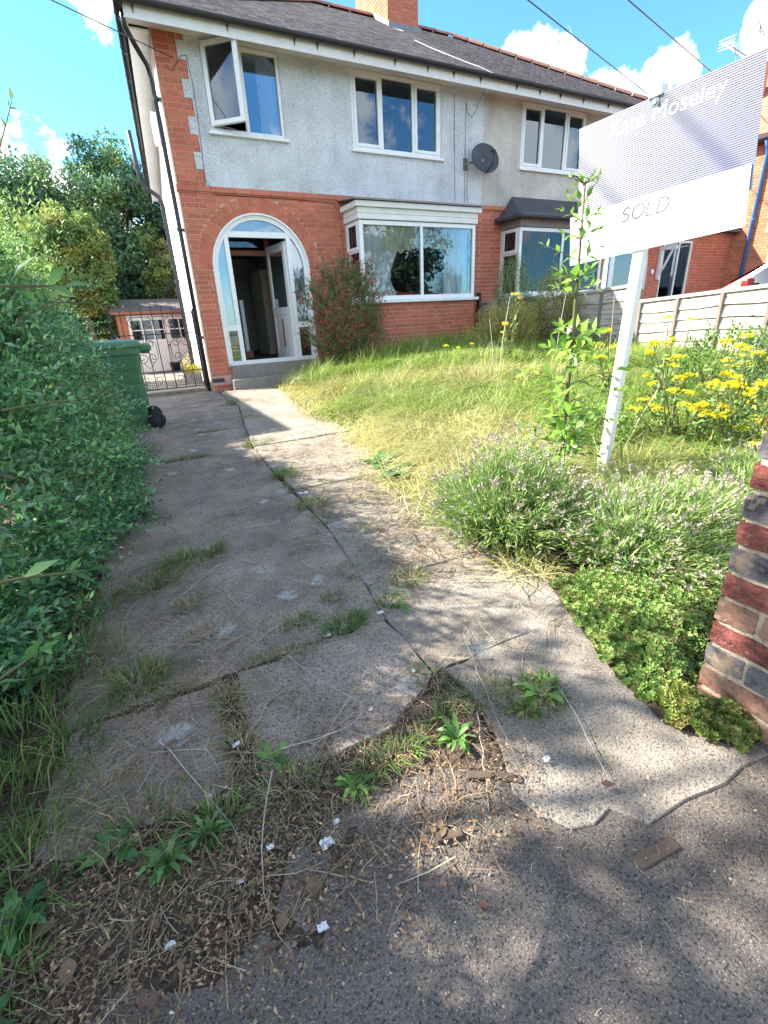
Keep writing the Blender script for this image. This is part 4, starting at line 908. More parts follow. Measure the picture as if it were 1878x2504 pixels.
for k, x0 in enumerate((0.46, 1.83)):
    x1 = x0 + 1.355; d = MB(); yb = GY0 + 0.02; zb = gz + 0.03; zt = gz + 2.06; zm = gz + 1.12
    d.box(x0, yb, zb, x0 + 0.1, yb + 0.05, zt); d.box(x1 - 0.1, yb, zb, x1, yb + 0.05, zt); d.box(x0 + 0.1, yb, zt - 0.1, x1 - 0.1, yb + 0.05, zt); d.box(x0 + 0.1, yb, zm, x1 - 0.1, yb + 0.05, zm + 0.12); d.box(x0 + 0.1, yb, zb, x1 - 0.1, yb + 0.05, zb + 0.12)
    for q in range(1, 3): xx = x0 + 0.1 + (1.155) * q / 3; d.box(xx - 0.02, yb + 0.004, zm + 0.12, xx + 0.02, yb + 0.046, zt - 0.1)
    zmid = (zm + 0.12 + zt - 0.1) / 2; d.box(x0 + 0.1, yb + 0.006, zmid - 0.02, x1 - 0.1, yb + 0.044, zmid + 0.02)
    gd = d.build('door', MATS['white_paint'], gar)
    for q in range(3):
        for h in range(2):
            xa = x0 + 0.1 + 1.155 * q / 3 + 0.02; xb = x0 + 0.1 + 1.155 * (q + 1) / 3 - 0.02; za = (zm + 0.12, zmid + 0.02)[h]; ze = (zmid - 0.02, zt - 0.1)[h]
            MB().box(xa, yb + 0.02, za, xb, yb + 0.026, ze).build('pane', MATS['glass_dark'], gd)
    bw = 1.155 / 11
    for q in range(11): MB().box(x0 + 0.1 + q * bw + 0.004, yb + 0.015, zb + 0.12, x0 + 0.1 + (q + 1) * bw - 0.004, yb + 0.035, zm).build('board', MATS['garage_board'], gd)
MB().tube([(1.80, GY0 - 0.0, gz + 1.0), (1.80, GY0 - 0.05, gz + 1.0)], 0.03, 10).build('handle', MATS['black_iron'], gar)
# pot and stone planter by the side wall
pt_ = MB().lathe([(0.15, 0), (0.19, 0.3), (0.205, 0.32), (0.205, 0.35), (0.18, 0.35), (0.165, 0.05)], (1.75, 20.6, float(tz(0, 20.6)) + 0.01), 20).build('plant_pot', MATS['black_plastic'], None, smooth=True)
prop(pt_, 'black plastic plant pot standing before the white garage door', 'plant pot')
# ------------------------------------------------------------------ side gate of wrought iron
gate = thing('iron_gate', 'black wrought iron side gate with scrolls between hedge and house', 'gate', (0.75, 9.66, 0.085))
gy = 9.66; gi = MATS['black_iron']; gx0, gx1 = -0.05, 1.26
def bar(p, q, r=0.008, name='bar', parent=gate): return MB().tube([p, q], r, 6).build(name, gi, parent)
for x in np.linspace(gx0, gx1, 9): bar((x, gy, 0.12), (x, gy, 1.42 + 0.10 * math.sin(math.pi * (x - gx0) / (gx1 - gx0))))
for z in (0.13, 0.42, 1.06, 1.38): bar((gx0, gy, z), (gx1, gy, z), 0.009, 'rail')
bar((gx0 - 0.02, gy, 0.08), (gx0 - 0.02, gy, 1.45), 0.014, 'stile'); bar((gx1 + 0.02, gy, 0.08), (gx1 + 0.02, gy, 1.45), 0.014, 'stile')
def scroll(cx, cz, r, turns, a0, sgn=1):
    n = 26; P_ = []
    for i in range(n):
        t = i / (n - 1); a = a0 + sgn * turns * 2 * math.pi * t; rr = r * (1 - 0.82 * t); P_.append((cx + rr * math.cos(a), gy - 0.012, cz + rr * math.sin(a)))
    MB().tube(P_, 0.0055, 5).build('scroll', gi, gate)
for cx in (0.40, 0.98):
    for s in (-1, 1):
        scroll(cx + s * 0.085, 0.92, 0.085, 1.3, math.pi / 2, s); scroll(cx + s * 0.085, 0.68, 0.085, 1.3, -math.pi / 2, -s)
        scroll(cx + s * 0.12, 1.24, 0.09, 1.3, math.pi / 2, -s); scroll(cx + s * 0.1, 0.30, 0.075, 1.2, -math.pi / 2, s)
    MB().tube([(cx, gy - 0.012, 1.02), (cx - 0.17, gy - 0.012, 0.92), (cx - 0.17, gy - 0.012, 0.68), (cx, gy - 0.012, 0.50), (cx + 0.17, gy - 0.012, 0.68), (cx + 0.17, gy - 0.012, 0.92), (cx, gy - 0.012, 1.02)], 0.0055, 5).build('heart_scroll', gi, gate)
nm = MB()
for x in np.arange(gx0, gx1, 0.035): nm.tube([(x, gy + 0.012, 0.12), (x, gy + 0.012, 0.42)], 0.0022, 3)
for z in np.arange(0.14, 0.42, 0.035): nm.tube([(gx0, gy + 0.012, z), (gx1, gy + 0.012, z)], 0.0022, 3)
nm.build('wire_mesh', gi, gate, kind='stuff')
bow = [(0.42 + 0.55 * math.cos(t), gy + 0.25, 1.3 + 0.55 * math.sin(t)) for t in np.linspace(math.pi, 0.25, 16)]

# ------------------------------------------------------------------ wheelie bin (wheels towards the drive)
bn = thing('wheelie_bin', 'green wheelie bin pushed into the hedge, black wheels on the drive', 'wheelie bin', (-0.08, 6.66, 0.03))
def loft(rings, name, m, parent, smooth=False, bev=0.0):
    mb = MB(); n = len(rings[0]); vs = [v for r in rings for v in r]
    fs = [(i * n + k, i * n + (k + 1) % n, (i + 1) * n + (k + 1) % n, (i + 1) * n + k) for i in range(len(rings) - 1) for k in range(n)]
    fs += [tuple(range(n - 1, -1, -1)), tuple(range((len(rings) - 1) * n, len(rings) * n))]
    mb.add(vs, fs); return mb.build(name, m, parent, smooth=smooth, bevel=bev)
def rrect(x0, x1, y0, y1, z, r=0.05, k=3):
    o = []
    for cx, cy, a in ((x1 - r, y0 + r, -90), (x1 - r, y1 - r, 0), (x0 + r, y1 - r, 90), (x0 + r, y0 + r, 180)):
        for i in range(k + 1):
            t = R(a + 90 * i / k); o.append((cx + r * math.cos(t), cy + r * math.sin(t), z))
    return o
BX, BY_ = -0.10, 6.66
loft([rrect(BX - .27, BX + .22, BY_ - .22, BY_ + .22, .06), rrect(BX - .29, BX + .24, BY_ - .235, BY_ + .235, .30), rrect(BX - .335, BX + .285, BY_ - .275, BY_ + .275, .90), rrect(BX - .36, BX + .31, BY_ - .295, BY_ + .295, .905), rrect(BX - .36, BX + .31, BY_ - .295, BY_ + .295, .975)], 'body', MATS['bin_green'], bn)
loft([rrect(BX - .40, BX + .33, BY_ - .31, BY_ + .31, .98, .06), rrect(BX - .40, BX + .33, BY_ - .31, BY_ + .31, 1.005, .06), rrect(BX - .34, BX + .30, BY_ - .27, BY_ + .27, 1.045, .06), rrect(BX - .25, BX + .22, BY_ - .2, BY_ + .2, 1.06, .06)], 'lid', MATS['bin_green'], bn)
MB().box(BX + .31, BY_ - .24, .90, BX + .40, BY_ + .24, .945).build('handle_shelf', MATS['bin_green'], bn, bevel=0.01)
MB().tube([(BX + .40, BY_ - .27, .975), (BX + .40, BY_ + .27, .975)], 0.016, 10).build('handle', MATS['bin_green'], bn)
for s in (-1, 1): MB().box(BX + .30, BY_ + s * .25 - .03, .93, BX + .42, BY_ + s * .25 + .03, 1.0).build('hinge', MATS['bin_green'], bn, bevel=0.012)
MB().tube([(BX + .29, BY_ - .27, .13), (BX + .29, BY_ + .27, .13)], 0.012, 8).build('axle', MATS['alu'], bn)
for s in (-1, 1):
    w_ = MB().lathe([(0.03, -.028), (0.06, -.03), (0.098, -.022), (0.102, 0), (0.098, .022), (0.06, .03), (0.03, .028)], (0, 0, 0), 22); w_.v = [(BX + .31 + x, BY_ + s * .275 + z, .135 + y) for x, y, z in w_.v]
    wo = w_.build('wheel', MATS['rubber'], bn, smooth=True)
    h_ = MB().lathe([(0.02, -.034), (0.045, -.033), (0.045, .033), (0.02, .034)], (0, 0, 0), 14); h_.v = [(BX + .31 + x, BY_ + s * .275 + z, .135 + y) for x, y, z in h_.v]; h_.build('hub', MATS['black_plastic'], wo)
for yy in (-.12, .12): MB().box(BX + .245, BY_ + yy - .02, .30, BX + .27, BY_ + yy + .02, .86).build('rib', MATS['bin_green'], bn, bevel=0.005)

# ------------------------------------------------------------------ fence of lapped panels
fence = thing('garden_fence', 'pale weathered lap-panel fence between the two front gardens', 'fence', (7.3, 5.0, 0.2))
def fpanel(y0, y1, zt0, zt1, seed):
    rr = random.Random(seed); FX = 7.30; zb = 0.22
    fr = MB()
    for zz0, zz1 in ((zt0, zt1),):
        fr.add([(FX - .035, y0, zz0 - .045), (FX - .035, y1, zz1 - .045), (FX + .035, y1, zz1 - .045), (FX + .035, y0, zz0 - .045), (FX - .035, y0, zz0), (FX - .035, y1, zz1), (FX + .035, y1, zz1), (FX + .035, y0, zz0)], [(0, 3, 2, 1), (4, 5, 6, 7), (0, 1, 5, 4), (1, 2, 6, 5), (2, 3, 7, 6), (3, 0, 4, 7)])
    pn = fr.build('panel', MATS['fence_wood'], fence, label=None)
    n = 7
    for k in range(n):
        f0, f1 = k / n, (k + 1) / n
        N_ = 14; vs = []; 
        ph = rr.uniform(0, 6); ph2 = rr.uniform(0, 6); tilt = 0.016
        for i in range(N_ + 1):
            t = i / N_; y = y0 + (y1 - y0) * t; top = zt0 + (zt1 - zt0) * t - 0.045; H = top - zb
            wv = 0.010 * math.sin(t * 7 + ph) + 0.006 * math.sin(t * 17 + ph2)
            za = zb + H * f0 + wv - 0.012; ze = zb + H * f1 + 0.004
            vs += [(FX - .012 - tilt, y, za), (FX - .014 + .008, y, ze), (FX + .004 - tilt + 0.008, y, za), (FX + .006, y, ze)]
        fs = []
        for i in range(N_):
            a = i * 4; b = a + 4; fs += [(a, b, b + 1, a + 1), (a + 2, a + 3, b + 3, b + 2), (a, a + 2, b + 2, b), (a + 1, b + 1, b + 3, a + 3)]
        fs += [(0, 1, 3, 2), (N_ * 4, N_ * 4 + 2, N_ * 4 + 3, N_ * 4 + 1)]
        MB().add(vs, fs).build('board', MATS['fence_board'], pn)
    L_ = abs(y1 - y0); nb = 3
    for q in range(nb + 1):
        t = q / nb; y = y0 + (y1 - y0) * t; y += (0.02 if q == 0 else -0.02 if q == nb else 0) * (1 if y1 > y0 else -1); top = zt0 + (zt1 - zt0) * t - 0.046
        MB().box(FX - .052, y - .02, zb, FX - .027, y + .02, top).build('batten', MATS['fence_post'], pn)
# knotty weathered boards
m = mat('fence_board', (0.5, 0.44, 0.40), 0.85, bump=[(25, 0.3, 0.006)], spec=0.2); t = m.node_tree; p_ = t.nodes['Principled BSDF']; lk = t.links.new
tcn = N(t, 'ShaderNodeTexCoord'); mp = N(t, 'ShaderNodeMapping'); mp.inputs['Scale'].default_value = (1, 1.4, 14); lk(tcn.outputs['Object'], mp.inputs[0])
n1 = N(t, 'ShaderNodeTexNoise'); n1.inputs['Scale'].default_value = 2.0; n1.inputs['Detail'].default_value = 8; n1.inputs['Distortion'].default_value = 0.6; lk(mp.outputs[0], n1.inputs['Vector'])
cr = N(t, 'ShaderNodeValToRGB'); lk(n1.outputs[0], cr.inputs[0]); cr.color_ramp.elements[0].position = 0.30; cr.color_ramp.elements[0].color = (0.25, 0.20, 0.17, 1); cr.color_ramp.elements[1].position = 0.55; cr.color_ramp.elements[1].color = (0.50, 0.44, 0.40, 1)
mp2 = N(t, 'ShaderNodeMapping'); mp2.inputs['Scale'].default_value = (1, 1.0, 2.0); lk(tcn.outputs['Object'], mp2.inputs[0])
vo = N(t, 'ShaderNodeTexVoronoi'); vo.inputs['Scale'].default_value = 3.6; lk(mp2.outputs[0], vo.inputs['Vector'])
kr = N(t, 'ShaderNodeValToRGB'); lk(vo.outputs['Distance'], kr.inputs[0]); kr.color_ramp.elements[0].position = 0.05; kr.color_ramp.elements[0].color = (0.35, 0.3, 0.27, 1); kr.color_ramp.elements[1].position = 0.16; kr.color_ramp.elements[1].color = (1, 1, 1, 1)
mx = N(t, 'ShaderNodeMix', data_type='RGBA', blend_type='MULTIPLY'); mx.inputs[0].default_value = 1; lk(cr.outputs[0], mx.inputs[6]); lk(kr.outputs[0], mx.inputs[7]); lk(mx.outputs[2], p_.inputs['Base Color'])
for k, (y0, y1, a, b) in enumerate(((9.15, 7.32, 1.38, 1.40), (7.22, 5.32, 1.36, 1.47), (5.24, 3.42, 1.23, 1.34), (3.34, 1.52, 1.20, 1.30))): fpanel(y0, y1, a, b, k)
for y, zt in ((9.22, 1.56), (7.27, 1.48), (5.28, 1.50), (3.38, 1.38), (1.48, 1.36)):
    MB().box(7.265, y - .035, 0.0, 7.335, y + .035, zt if y > 9 else zt - 0.12).build('post', MATS['fence_post'] if y < 9 else MATS['black_iron'], fence, bevel=0.006)

# ------------------------------------------------------------------ red car on the neighbour's drive
car = thing('car', 'red car parked behind the fence on the neighbouring drive', 'car', (8.75, 3.2, 0.60))
def carring(y, half, zs):   # cross-section: list of (x offset, z)
    return [(8.75 + x, y, 0.60 + z) for x, z in zs]
cs = []
prof = [(5.30, .78, .62, .70), (5.22, .86, .80, .80), (4.90, .88, .95, .84), (4.25, .89, 1.05, .86), (3.95, .89, 1.10, .86), (3.35, .89, 1.46, .70), (2.7, .89, 1.60, .64), (1.9, .89, 1.62, .64), (1.3, .89, 1.55, .64), (0.85, .88, 1.20, .74), (0.72, .86, 1.0, .80), (0.68, .80, .6, .78)]
for y, hw, zt, ht in prof:
    belt = min(1.02, zt - 0.04)
    cs.append(carring(y, hw, [(-hw * .92, .28), (-hw, .45), (-hw, .75), (-hw * .985, belt), (-ht, zt - .03), (-ht * .8, zt), (ht * .8, zt), (ht, zt - .03), (hw * .985, belt), (hw, .75), (hw, .45), (hw * .92, .28)]))
body = loft(cs, 'body', MATS['car_red'], car, smooth=False, bev=0.02)
gl = MATS['car_glass'] = mat('car_glass', (0.02, 0.025, 0.03), 0.05, spec=0.8)
for s in (-1, 1):
    MB().add([(8.75 + s * .885, 3.80, 1.65), (8.75 + s * .885, 1.25, 1.65), (8.75 + s * .72, 1.55, 2.11), (8.75 + s * .72, 3.30, 2.03), (8.75 + s * .73, 2.6, 2.13)], [(0, 1, 2, 4, 3) if s < 0 else (3, 4, 2, 1, 0)]).build('side_window', gl, car)
    MB().tube([(8.75 + s * .895, 3.86, 1.64), (8.75 + s * .895, 1.2, 1.64)], 0.012, 6).build('chrome_trim', MATS['chrome'], car)
    MB().tube([(8.75 + s * .895, 3.86, 1.64), (8.75 + s * .735, 3.32, 2.05), (8.75 + s * .72, 2.6, 2.16), (8.75 + s * .72, 1.7, 2.16)], 0.012, 6).build('chrome_trim', MATS['chrome'], car)
    mi = MB().obox((8.75 + s * .99, 3.55, 1.71), (.09, 0, 0), (0, .05, 0), (0, 0, .07)).build('wing_mirror', MATS['car_red'], car, bevel=0.03)
    for yy in (4.45, 1.55):
        w_ = MB().lathe([(0.2, -.1), (0.31, -.1), (0.33, -.06), (0.33, .06), (0.31, .1), (0.2, .1)], (0, 0, 0), 24); w_.v = [(8.75 + s * .80 + z, yy + x, .412 + .33 + y) for x, y, z in w_.v]; wo = w_.build('wheel', MATS['rubber'], car, smooth=True)
        h_ = MB().lathe([(0.02, -.09), (0.2, -.09), (0.2, .09), (0.02, .09)], (0, 0, 0), 18); h_.v = [(8.75 + s * .80 + z, yy + x, .412 + .33 + y) for x, y, z in h_.v]; h_.build('rim', MATS['alu'], wo)
    MB().obox((8.75 + s * .66, 5.24, 1.31), (.14, 0, 0), (0, .05, 0), (0, 0, .06)).build('headlight', MATS['chrome'], car, bevel=0.02)
MB().add([(8.75 - .76, 3.97, 1.72), (8.75 + .76, 3.97, 1.72), (8.75 + .62, 3.37, 2.075), (8.75 - .62, 3.37, 2.075)], [(0, 1, 2, 3)]).build('windscreen', gl, car)

car.location = (8.75, 3.66, 0.25)

# ------------------------------------------------------------------ estate agent's board
post = thing('sign_post', 'white square timber post carrying the SOLD board among the lavender', 'post', (2.66, 1.93, 0.1))
bu = Vector((0.2587, -0.9609, 0.0986)).normalized(); bv = Vector((-0.0256, 0.0952, 0.9951)).normalized(); bnm = bu.cross(bv).normalized(); bo = Vector((2.54, 2.32, 1.41))
def bp(u, v, o=0.0): return bo + bu * u + bv * v + bnm * o
pc = bp(0.40, 0.0, -0.042)
MB().obox((pc.x - 0.021, pc.y + 0.028, 1.05), bu.xy.to_3d().normalized() * 0.027, Vector((bnm.x, bnm.y, 0)).normalized() * 0.036, (0.021, -0.028, 1.12)).build('timber', MATS['post_white'], post, bevel=0.004)
for zz in (0.75, 1.15): 
    kk = MB().lathe([(0.012, 0), (0.012, 0.002)], (0, 0, 0), 10); c_ = Vector((pc.x - 0.042 * (2.17 - zz) / 2.24, pc.y + 0.056 * (2.17 - zz) / 2.24, zz)) + Vector((bnm.x, bnm.y, 0)).normalized() * 0.0365
    kk.v = [tuple(c_ + Vector((-bnm.y, bnm.x, 0)) * x + Vector((0, 0, 1)) * y + Vector((bnm.x, bnm.y, 0)) * z) for x, y, z in kk.v]; kk.build('nail_head', MATS['print_grey'], post)
brd = thing('sign_board', 'white and lilac plastic estate agent board reading SOLD on a white post', 'sign', tuple(bp(0.43, 0.0)))
def bm(name, col, grad=None, flute=True):
    m = mat(name, col, 0.45, spec=0.4); t = m.node_tree; p_ = t.nodes['Principled BSDF']; lk = t.links.new
    tcn = N(t, 'ShaderNodeTexCoord')
    if flute:
        sp = N(t, 'ShaderNodeVectorMath', operation='DOT_PRODUCT'); lk(tcn.outputs['Object'], sp.inputs[0]); sp.inputs[1].default_value = tuple(bv)
        mu = N(t, 'ShaderNodeMath', operation='MULTIPLY'); lk(sp.outputs['Value'], mu.inputs[0]); mu.inputs[1].default_value = 2 * math.pi / 0.0095
        sn = N(t, 'ShaderNodeMath', operation='SINE'); lk(mu.outputs[0], sn.inputs[0])
        b = N(t, 'ShaderNodeBump'); b.inputs['Strength'].default_value = 0.5; b.inputs['Distance'].default_value = 0.002; lk(sn.outputs[0], b.inputs['Height']); lk(b.outputs[0], p_.inputs['Normal'])
        if grad:
            ou = N(t, 'ShaderNodeVectorMath', operation='SUBTRACT'); lk(tcn.outputs['Object'], ou.inputs[0]); ou.inputs[1].default_value = tuple(bo)
            du = N(t, 'ShaderNodeVectorMath', operation='DOT_PRODUCT'); lk(ou.outputs[0], du.inputs[0]); du.inputs[1].default_value = tuple(bu * 0.55 - bv * 0.9)
            mr = N(t, 'ShaderNodeMapRange'); lk(du.outputs['Value'], mr.inputs[0]); mr.inputs[1].default_value = -0.55; mr.inputs[2].default_value = 0.15
            st = N(t, 'ShaderNodeMath', operation='MULTIPLY_ADD'); lk(sn.outputs[0], st.inputs[0]); st.inputs[1].default_value = 0.08; lk(mr.outputs[0], st.inputs[2])
            mx = N(t, 'ShaderNodeMix', data_type='RGBA'); mx.clamp_factor = True; lk(st.outputs[0], mx.inputs[0]); mx.inputs[6].default_value = (0.25, 0.245, 0.275, 1); mx.inputs[7].default_value = (*grad, 1); lk(mx.outputs[2], p_.inputs['Base Color'])
    return m
bm('board_lilac', (0.7, 0.68, 0.78), (0.18, 0.185, 0.28)); bm('board_white', (0.82, 0.82, 0.82), None, False)
mat('print_white', (0.85, 0.85, 0.85), 0.5); mat('print_sold', (0.10, 0.10, 0.13), 0.5); mat('print_faint', (0.24, 0.24, 0.27), 0.5)
def sheet(u0, u1, v0, v1, o0, o1, name, m):
    c = [(u0, v0), (u1, v0), (u1, v1), (u0, v1)]
    return MB().add([bp(u, v, o0) for u, v in c] + [bp(u, v, o1) for u, v in c], [(3, 2, 1, 0), (4, 5, 6, 7), (0, 1, 5, 4), (1, 2, 6, 5), (2, 3, 7, 6), (3, 0, 4, 7)]).build(name, m, brd)
upper = sheet(0.035, 0.872, 0.15, 0.68, 0.000, 0.0045, 'upper_panel', MATS['board_lilac'])
slip = sheet(-0.01, 0.86, 0.0, 0.255, 0.0055, 0.010, 'sold_slip', MATS['board_white'])
def text_on(s, u0, u1, v0, o, m, parent, shear=0.0, name='lettering', vh=None, space=1.0):
    cu = bpy.data.curves.new('txt', 'FONT'); cu.body = s; cu.shear = shear; cu.space_character = space; cu.resolution_u = 3
    tmp = bpy.data.objects.new('txt', cu); COL.objects.link(tmp); dg = bpy.context.evaluated_depsgraph_get(); me = bpy.data.meshes.new_from_object(tmp.evaluated_get(dg))
    bpy.data.objects.remove(tmp); co = [v.co.copy() for v in me.vertices]; x0 = min(c.x for c in co); x1 = max(c.x for c in co); y1 = max(c.y for c in co)
    k = (u1 - u0) / (x1 - x0); ky = k if vh is None else vh / y1
    for v, c in zip(me.vertices, co): v.co = bp(u0 + (c.x - x0) * k, v0 + c.y * ky, o)
    me.materials.clear(); me.materials.append(m); return link(name, me, parent)
text_on('Kate Moseley', 0.205, 0.735, 0.575, 0.0052, MATS['print_white'], upper, shear=0.12, vh=0.072)
def stroke_text(glyphs, u0, v0, h, wds, m, parent, th=0.0056, o=0.0112, sh=0.10):
    u = u0
    for g, wd in zip(glyphs, wds):
        for path_ in g:
            P_ = [bp(u + (x * wd + y * sh) , v0 + y * h, o) for x, y in path_]
            mb = MB()
            for a, b in zip(P_[:-1], P_[1:]):
                d = (b - a).normalized(); s = d.cross(bnm).normalized() * th / 2; mb.add([a - s - d * th * .4, b - s + d * th * .4, b + s + d * th * .4, a + s - d * th * .4], [(3, 2, 1, 0)])
            mb.build('letter', m, parent)
        u += wd * 1.0 + 0.017
def arc(cx, cy, rx, ry, a0, a1, n=18): return [(cx + rx * math.cos(R(a0 + (a1 - a0) * i / n)), cy + ry * math.sin(R(a0 + (a1 - a0) * i / n))) for i in range(n + 1)]
gS = [arc(.5, .74, .42, .25, 35, 250, 12) [:-1] + arc(.5, .27, .44, .27, 80, -145, 14)]
gO = [arc(.5, .5, .5, .5, 0, 360, 26)]; gL = [[(0, 1), (0, 0), (.85, 0)]]; gD = [[(0, 0), (0, 1), (.3, 1)] + arc(.3, .5, .65, .5, 90, -90, 14) + [(0, 0)]]
stroke_text([gS, gO, gL, gD], 0.283, 0.160, 0.064, [0.036, 0.058, 0.036, 0.052], MATS['print_sold'], slip, sh=0.014)
text_on('4188', 0.43, 0.515, 0.122, 0.0107, MATS['print_faint'], slip, shear=0.1)
text_on('Alexander', 0.345, 0.492, 0.072, 0.0107, MATS['print_faint'], slip, shear=0.3)
def disc(u, v, r, o0, o1, name, m, parent, seg=18, rin=0):
    vs = [bp(u + r * math.cos(2 * math.pi * k / seg), v + r * math.sin(2 * math.pi * k / seg), o) for o in (o0, o1) for k in range(seg)]
    return MB().add(vs, [tuple(range(seg, 2 * seg)), tuple(range(seg - 1, -1, -1))] + [(k, (k + 1) % seg, seg + (k + 1) % seg, seg + k) for k in range(seg)]).build(name, m, parent)
disc(0.425, 0.655, 0.021, 0.0046, 0.008, 'washer', MATS['chrome'], upper); disc(0.425, 0.655, 0.0125, 0.008, 0.018, 'bolt', MATS['alu'], upper, 6)
disc(0.835, 0.12, 0.009, 0.0105, 0.013, 'cap_screw', MATS['upvc'], slip)
MB().obox(bp(0.425, 0.71, -0.02), bu * 0.03, bnm * 0.035, bv * 0.035).build('post_cap', MATS['post_white'], brd, bevel=0.004)

# ------------------------------------------------------------------ brick gate pier
pier = thing('gate_pier', 'weathered red and blue-grey brick gate pier beside the drive entrance', 'gate pier', (1.57, 0.30, 0))
PX, PY1, PY0 = 1.355, 0.588, -0.14; CH = 0.0796
MB().box(PX + 0.006, PY0 + .01, -0.05, PX + 0.44, PY1 - 0.010, 1.35).build('mortar_core', MATS['pier_mortar'], pier)
pm = [MATS['pier_brick'], MATS['pier_brick_grey'], MATS['pier_brick_buff']]
rr = random.Random(4)
def rough_brick(x0, y0, z0, x1, y1, z1, m, seed):
    r2 = random.Random(seed); mb = MB(); nx_, ny_, nz2 = 3, 6, 4
    # subdivided box with chipped, uneven faces
    idx = {}; vs = []
    def vid(i, j, k):
        key = (i, j, k)
        if key not in idx:
            x = x0 + (x1 - x0) * i / nx_; y = y0 + (y1 - y0) * j / ny_; z = z0 + (z1 - z0) * k / nz2
            e = sum(1 for a, b in ((i, nx_), (j, ny_), (k, nz2)) if a in (0, b)); q = 0.0022 if e == 1 else 0.0024
            cx, cy, cz = (x0 + x1) / 2, (y0 + y1) / 2, (z0 + z1) / 2; pull = 0.0 if e == 1 else (0.0 if e == 2 else 0.02)
            x += (cx - x) * pull * 0.35 + r2.uniform(-q, q); y += (cy - y) * pull * 0.35 + r2.uniform(-q, q); z += (cz - z) * pull * 0.5 + r2.uniform(-q, q)
            idx[key] = len(vs); vs.append((x, y, z))
        return idx[key]
    fs = []
    for j in range(ny_):
        for k in range(nz2): fs += [(vid(0, j, k), vid(0, j, k + 1), vid(0, j + 1, k + 1), vid(0, j + 1, k)), (vid(nx_, j, k), vid(nx_, j + 1, k), vid(nx_, j + 1, k + 1), vid(nx_, j, k + 1))]
    for i in range(nx_):
        for k in range(nz2): fs += [(vid(i, 0, k), vid(i + 1, 0, k), vid(i + 1, 0, k + 1), vid(i, 0, k + 1)), (vid(i, ny_, k), vid(i, ny_, k + 1), vid(i + 1, ny_, k + 1), vid(i + 1, ny_, k))]
    for i in range(nx_):
        for j in range(ny_): fs += [(vid(i, j, 0), vid(i, j + 1, 0), vid(i + 1, j + 1, 0), vid(i + 1, j, 0)), (vid(i, j, nz2), vid(i + 1, j, nz2), vid(i + 1, j + 1, nz2), vid(i, j + 1, nz2))]
    return mb.add(vs, fs).build('brick', m, pier)
pat = [2, 2, 1, 0, 2, 0, 1, 0, 1, 0, 1, 0, 1, 0, 2, 0]      # course colours from the ground up (mostly)
for j in range(16):
    z0 = 0.012 + j * CH; z1 = z0 + CH - 0.016; y = PY1; k = j
    head = [0.112, 0.225] if j % 2 == 0 else [0.225, 0.112]
    q = 0
    while y > PY0 + 0.05:
        l = head[q % 2]; ya = max(PY0, y - l + 0.012); mi = pat[j] if (q == 0 or rr.random() < 0.55) else rr.choice((0, 1, 2))
        rough_brick(PX + rr.uniform(-.003, .003), ya, z0, PX + 0.13, y, z1, pm[mi], j * 31 + q); y -= l; q += 1
    x = PX + 0.142
    while x < PX + 0.43: rough_brick(x, PY1 - 0.1, z0, min(x + 0.1, PX + 0.45), PY1 + rr.uniform(-.003, .002), z1, pm[rr.choice((0, 0, 2))], j * 77 + int(x * 100)); x += 0.112
MB().box(PX - 0.03, PY0 - 0.03, 0.012 + 16 * CH, PX + 0.48, PY1 + 0.03, 0.012 + 16 * CH + 0.07).build('coping', MATS['stone_step'], pier, bevel=0.01)

# ------------------------------------------------------------------ satellite dish and overhead wires
dish = thing('satellite_dish', 'dark grey satellite dish on the pebbledash near the party line', 'satellite dish', (7.0, 9.28, 3.9))
dc = Vector((7.20, 9.02, 3.97)); dn_ = Vector((-0.10, -0.95, 0.28)).normalized(); du_ = Vector((1, -0.10, 0)).normalized(); du_ = (du_ - dn_ * du_.dot(dn_)).normalized(); dv_ = dn_.cross(du_).normalized()
def dpp(a, r, back=0): return dc + du_ * (0.31 * r * math.cos(a)) + dv_ * (0.275 * r * math.sin(a)) + dn_ * (0.075 * (r * r - 1) - back)
mb = MB(); vs = []; rg = [0.02, 0.35, 0.65, 0.88, 1.0]; sg = 28
for back in (0, 0.012):
    for r_ in rg:
        for k in range(sg): vs.append(dpp(2 * math.pi * k / sg, r_, back))
fs = []; nr = len(rg)
for s, base in ((0, 0), (1, nr * sg)):
    for i in range(nr - 1):
        for k in range(sg):
            q = (base + i * sg + k, base + i * sg + (k + 1) % sg, base + (i + 1) * sg + (k + 1) % sg, base + (i + 1) * sg + k); fs.append(q if s == 0 else q[::-1])
for k in range(sg): fs.append(((nr - 1) * sg + k, (nr - 1) * sg + (k + 1) % sg, nr * sg + (nr - 1) * sg + (k + 1) % sg, nr * sg + (nr - 1) * sg + k))
mb.add(vs, fs).build('reflector', MATS['dish_grey'], dish, smooth=True)
MB().tube([dc - dv_ * 0.26 - dn_ * 0.06, dc - dv_ * 0.22 + dn_ * 0.2, dc - dv_ * 0.05 + dn_ * 0.30], 0.012, 8).build('arm', MATS['black_plastic'], dish)
MB().tube([dc - dv_ * 0.06 + dn_ * 0.31, dc + dn_ * 0.22], 0.026, 10).build('receiver', MATS['black_plastic'], dish)
MB().tube([(6.90, 9.285, 3.9), (6.90, 9.16, 3.9), (7.12, 9.12, 3.93), dc - dn_ * 0.08], 0.02, 8).build('bracket', MATS['alu'], dish)
MB().box(6.85, 9.27, 3.80, 6.95, 9.284, 4.0).build('wall_plate', MATS['alu'], dish)
def wire(a, b, label, sag=0.25, r=0.012):
    a, b = Vector(a), Vector(b); P_ = []
    for i in range(25):
        t = i / 24; q = a.lerp(b, t); q.z -= sag * 4 * t * (1 - t); P_.append(q)
    return prop(MB().tube(P_, r, 5).build('overhead_wire', MATS['black_plastic']), label, 'wire')
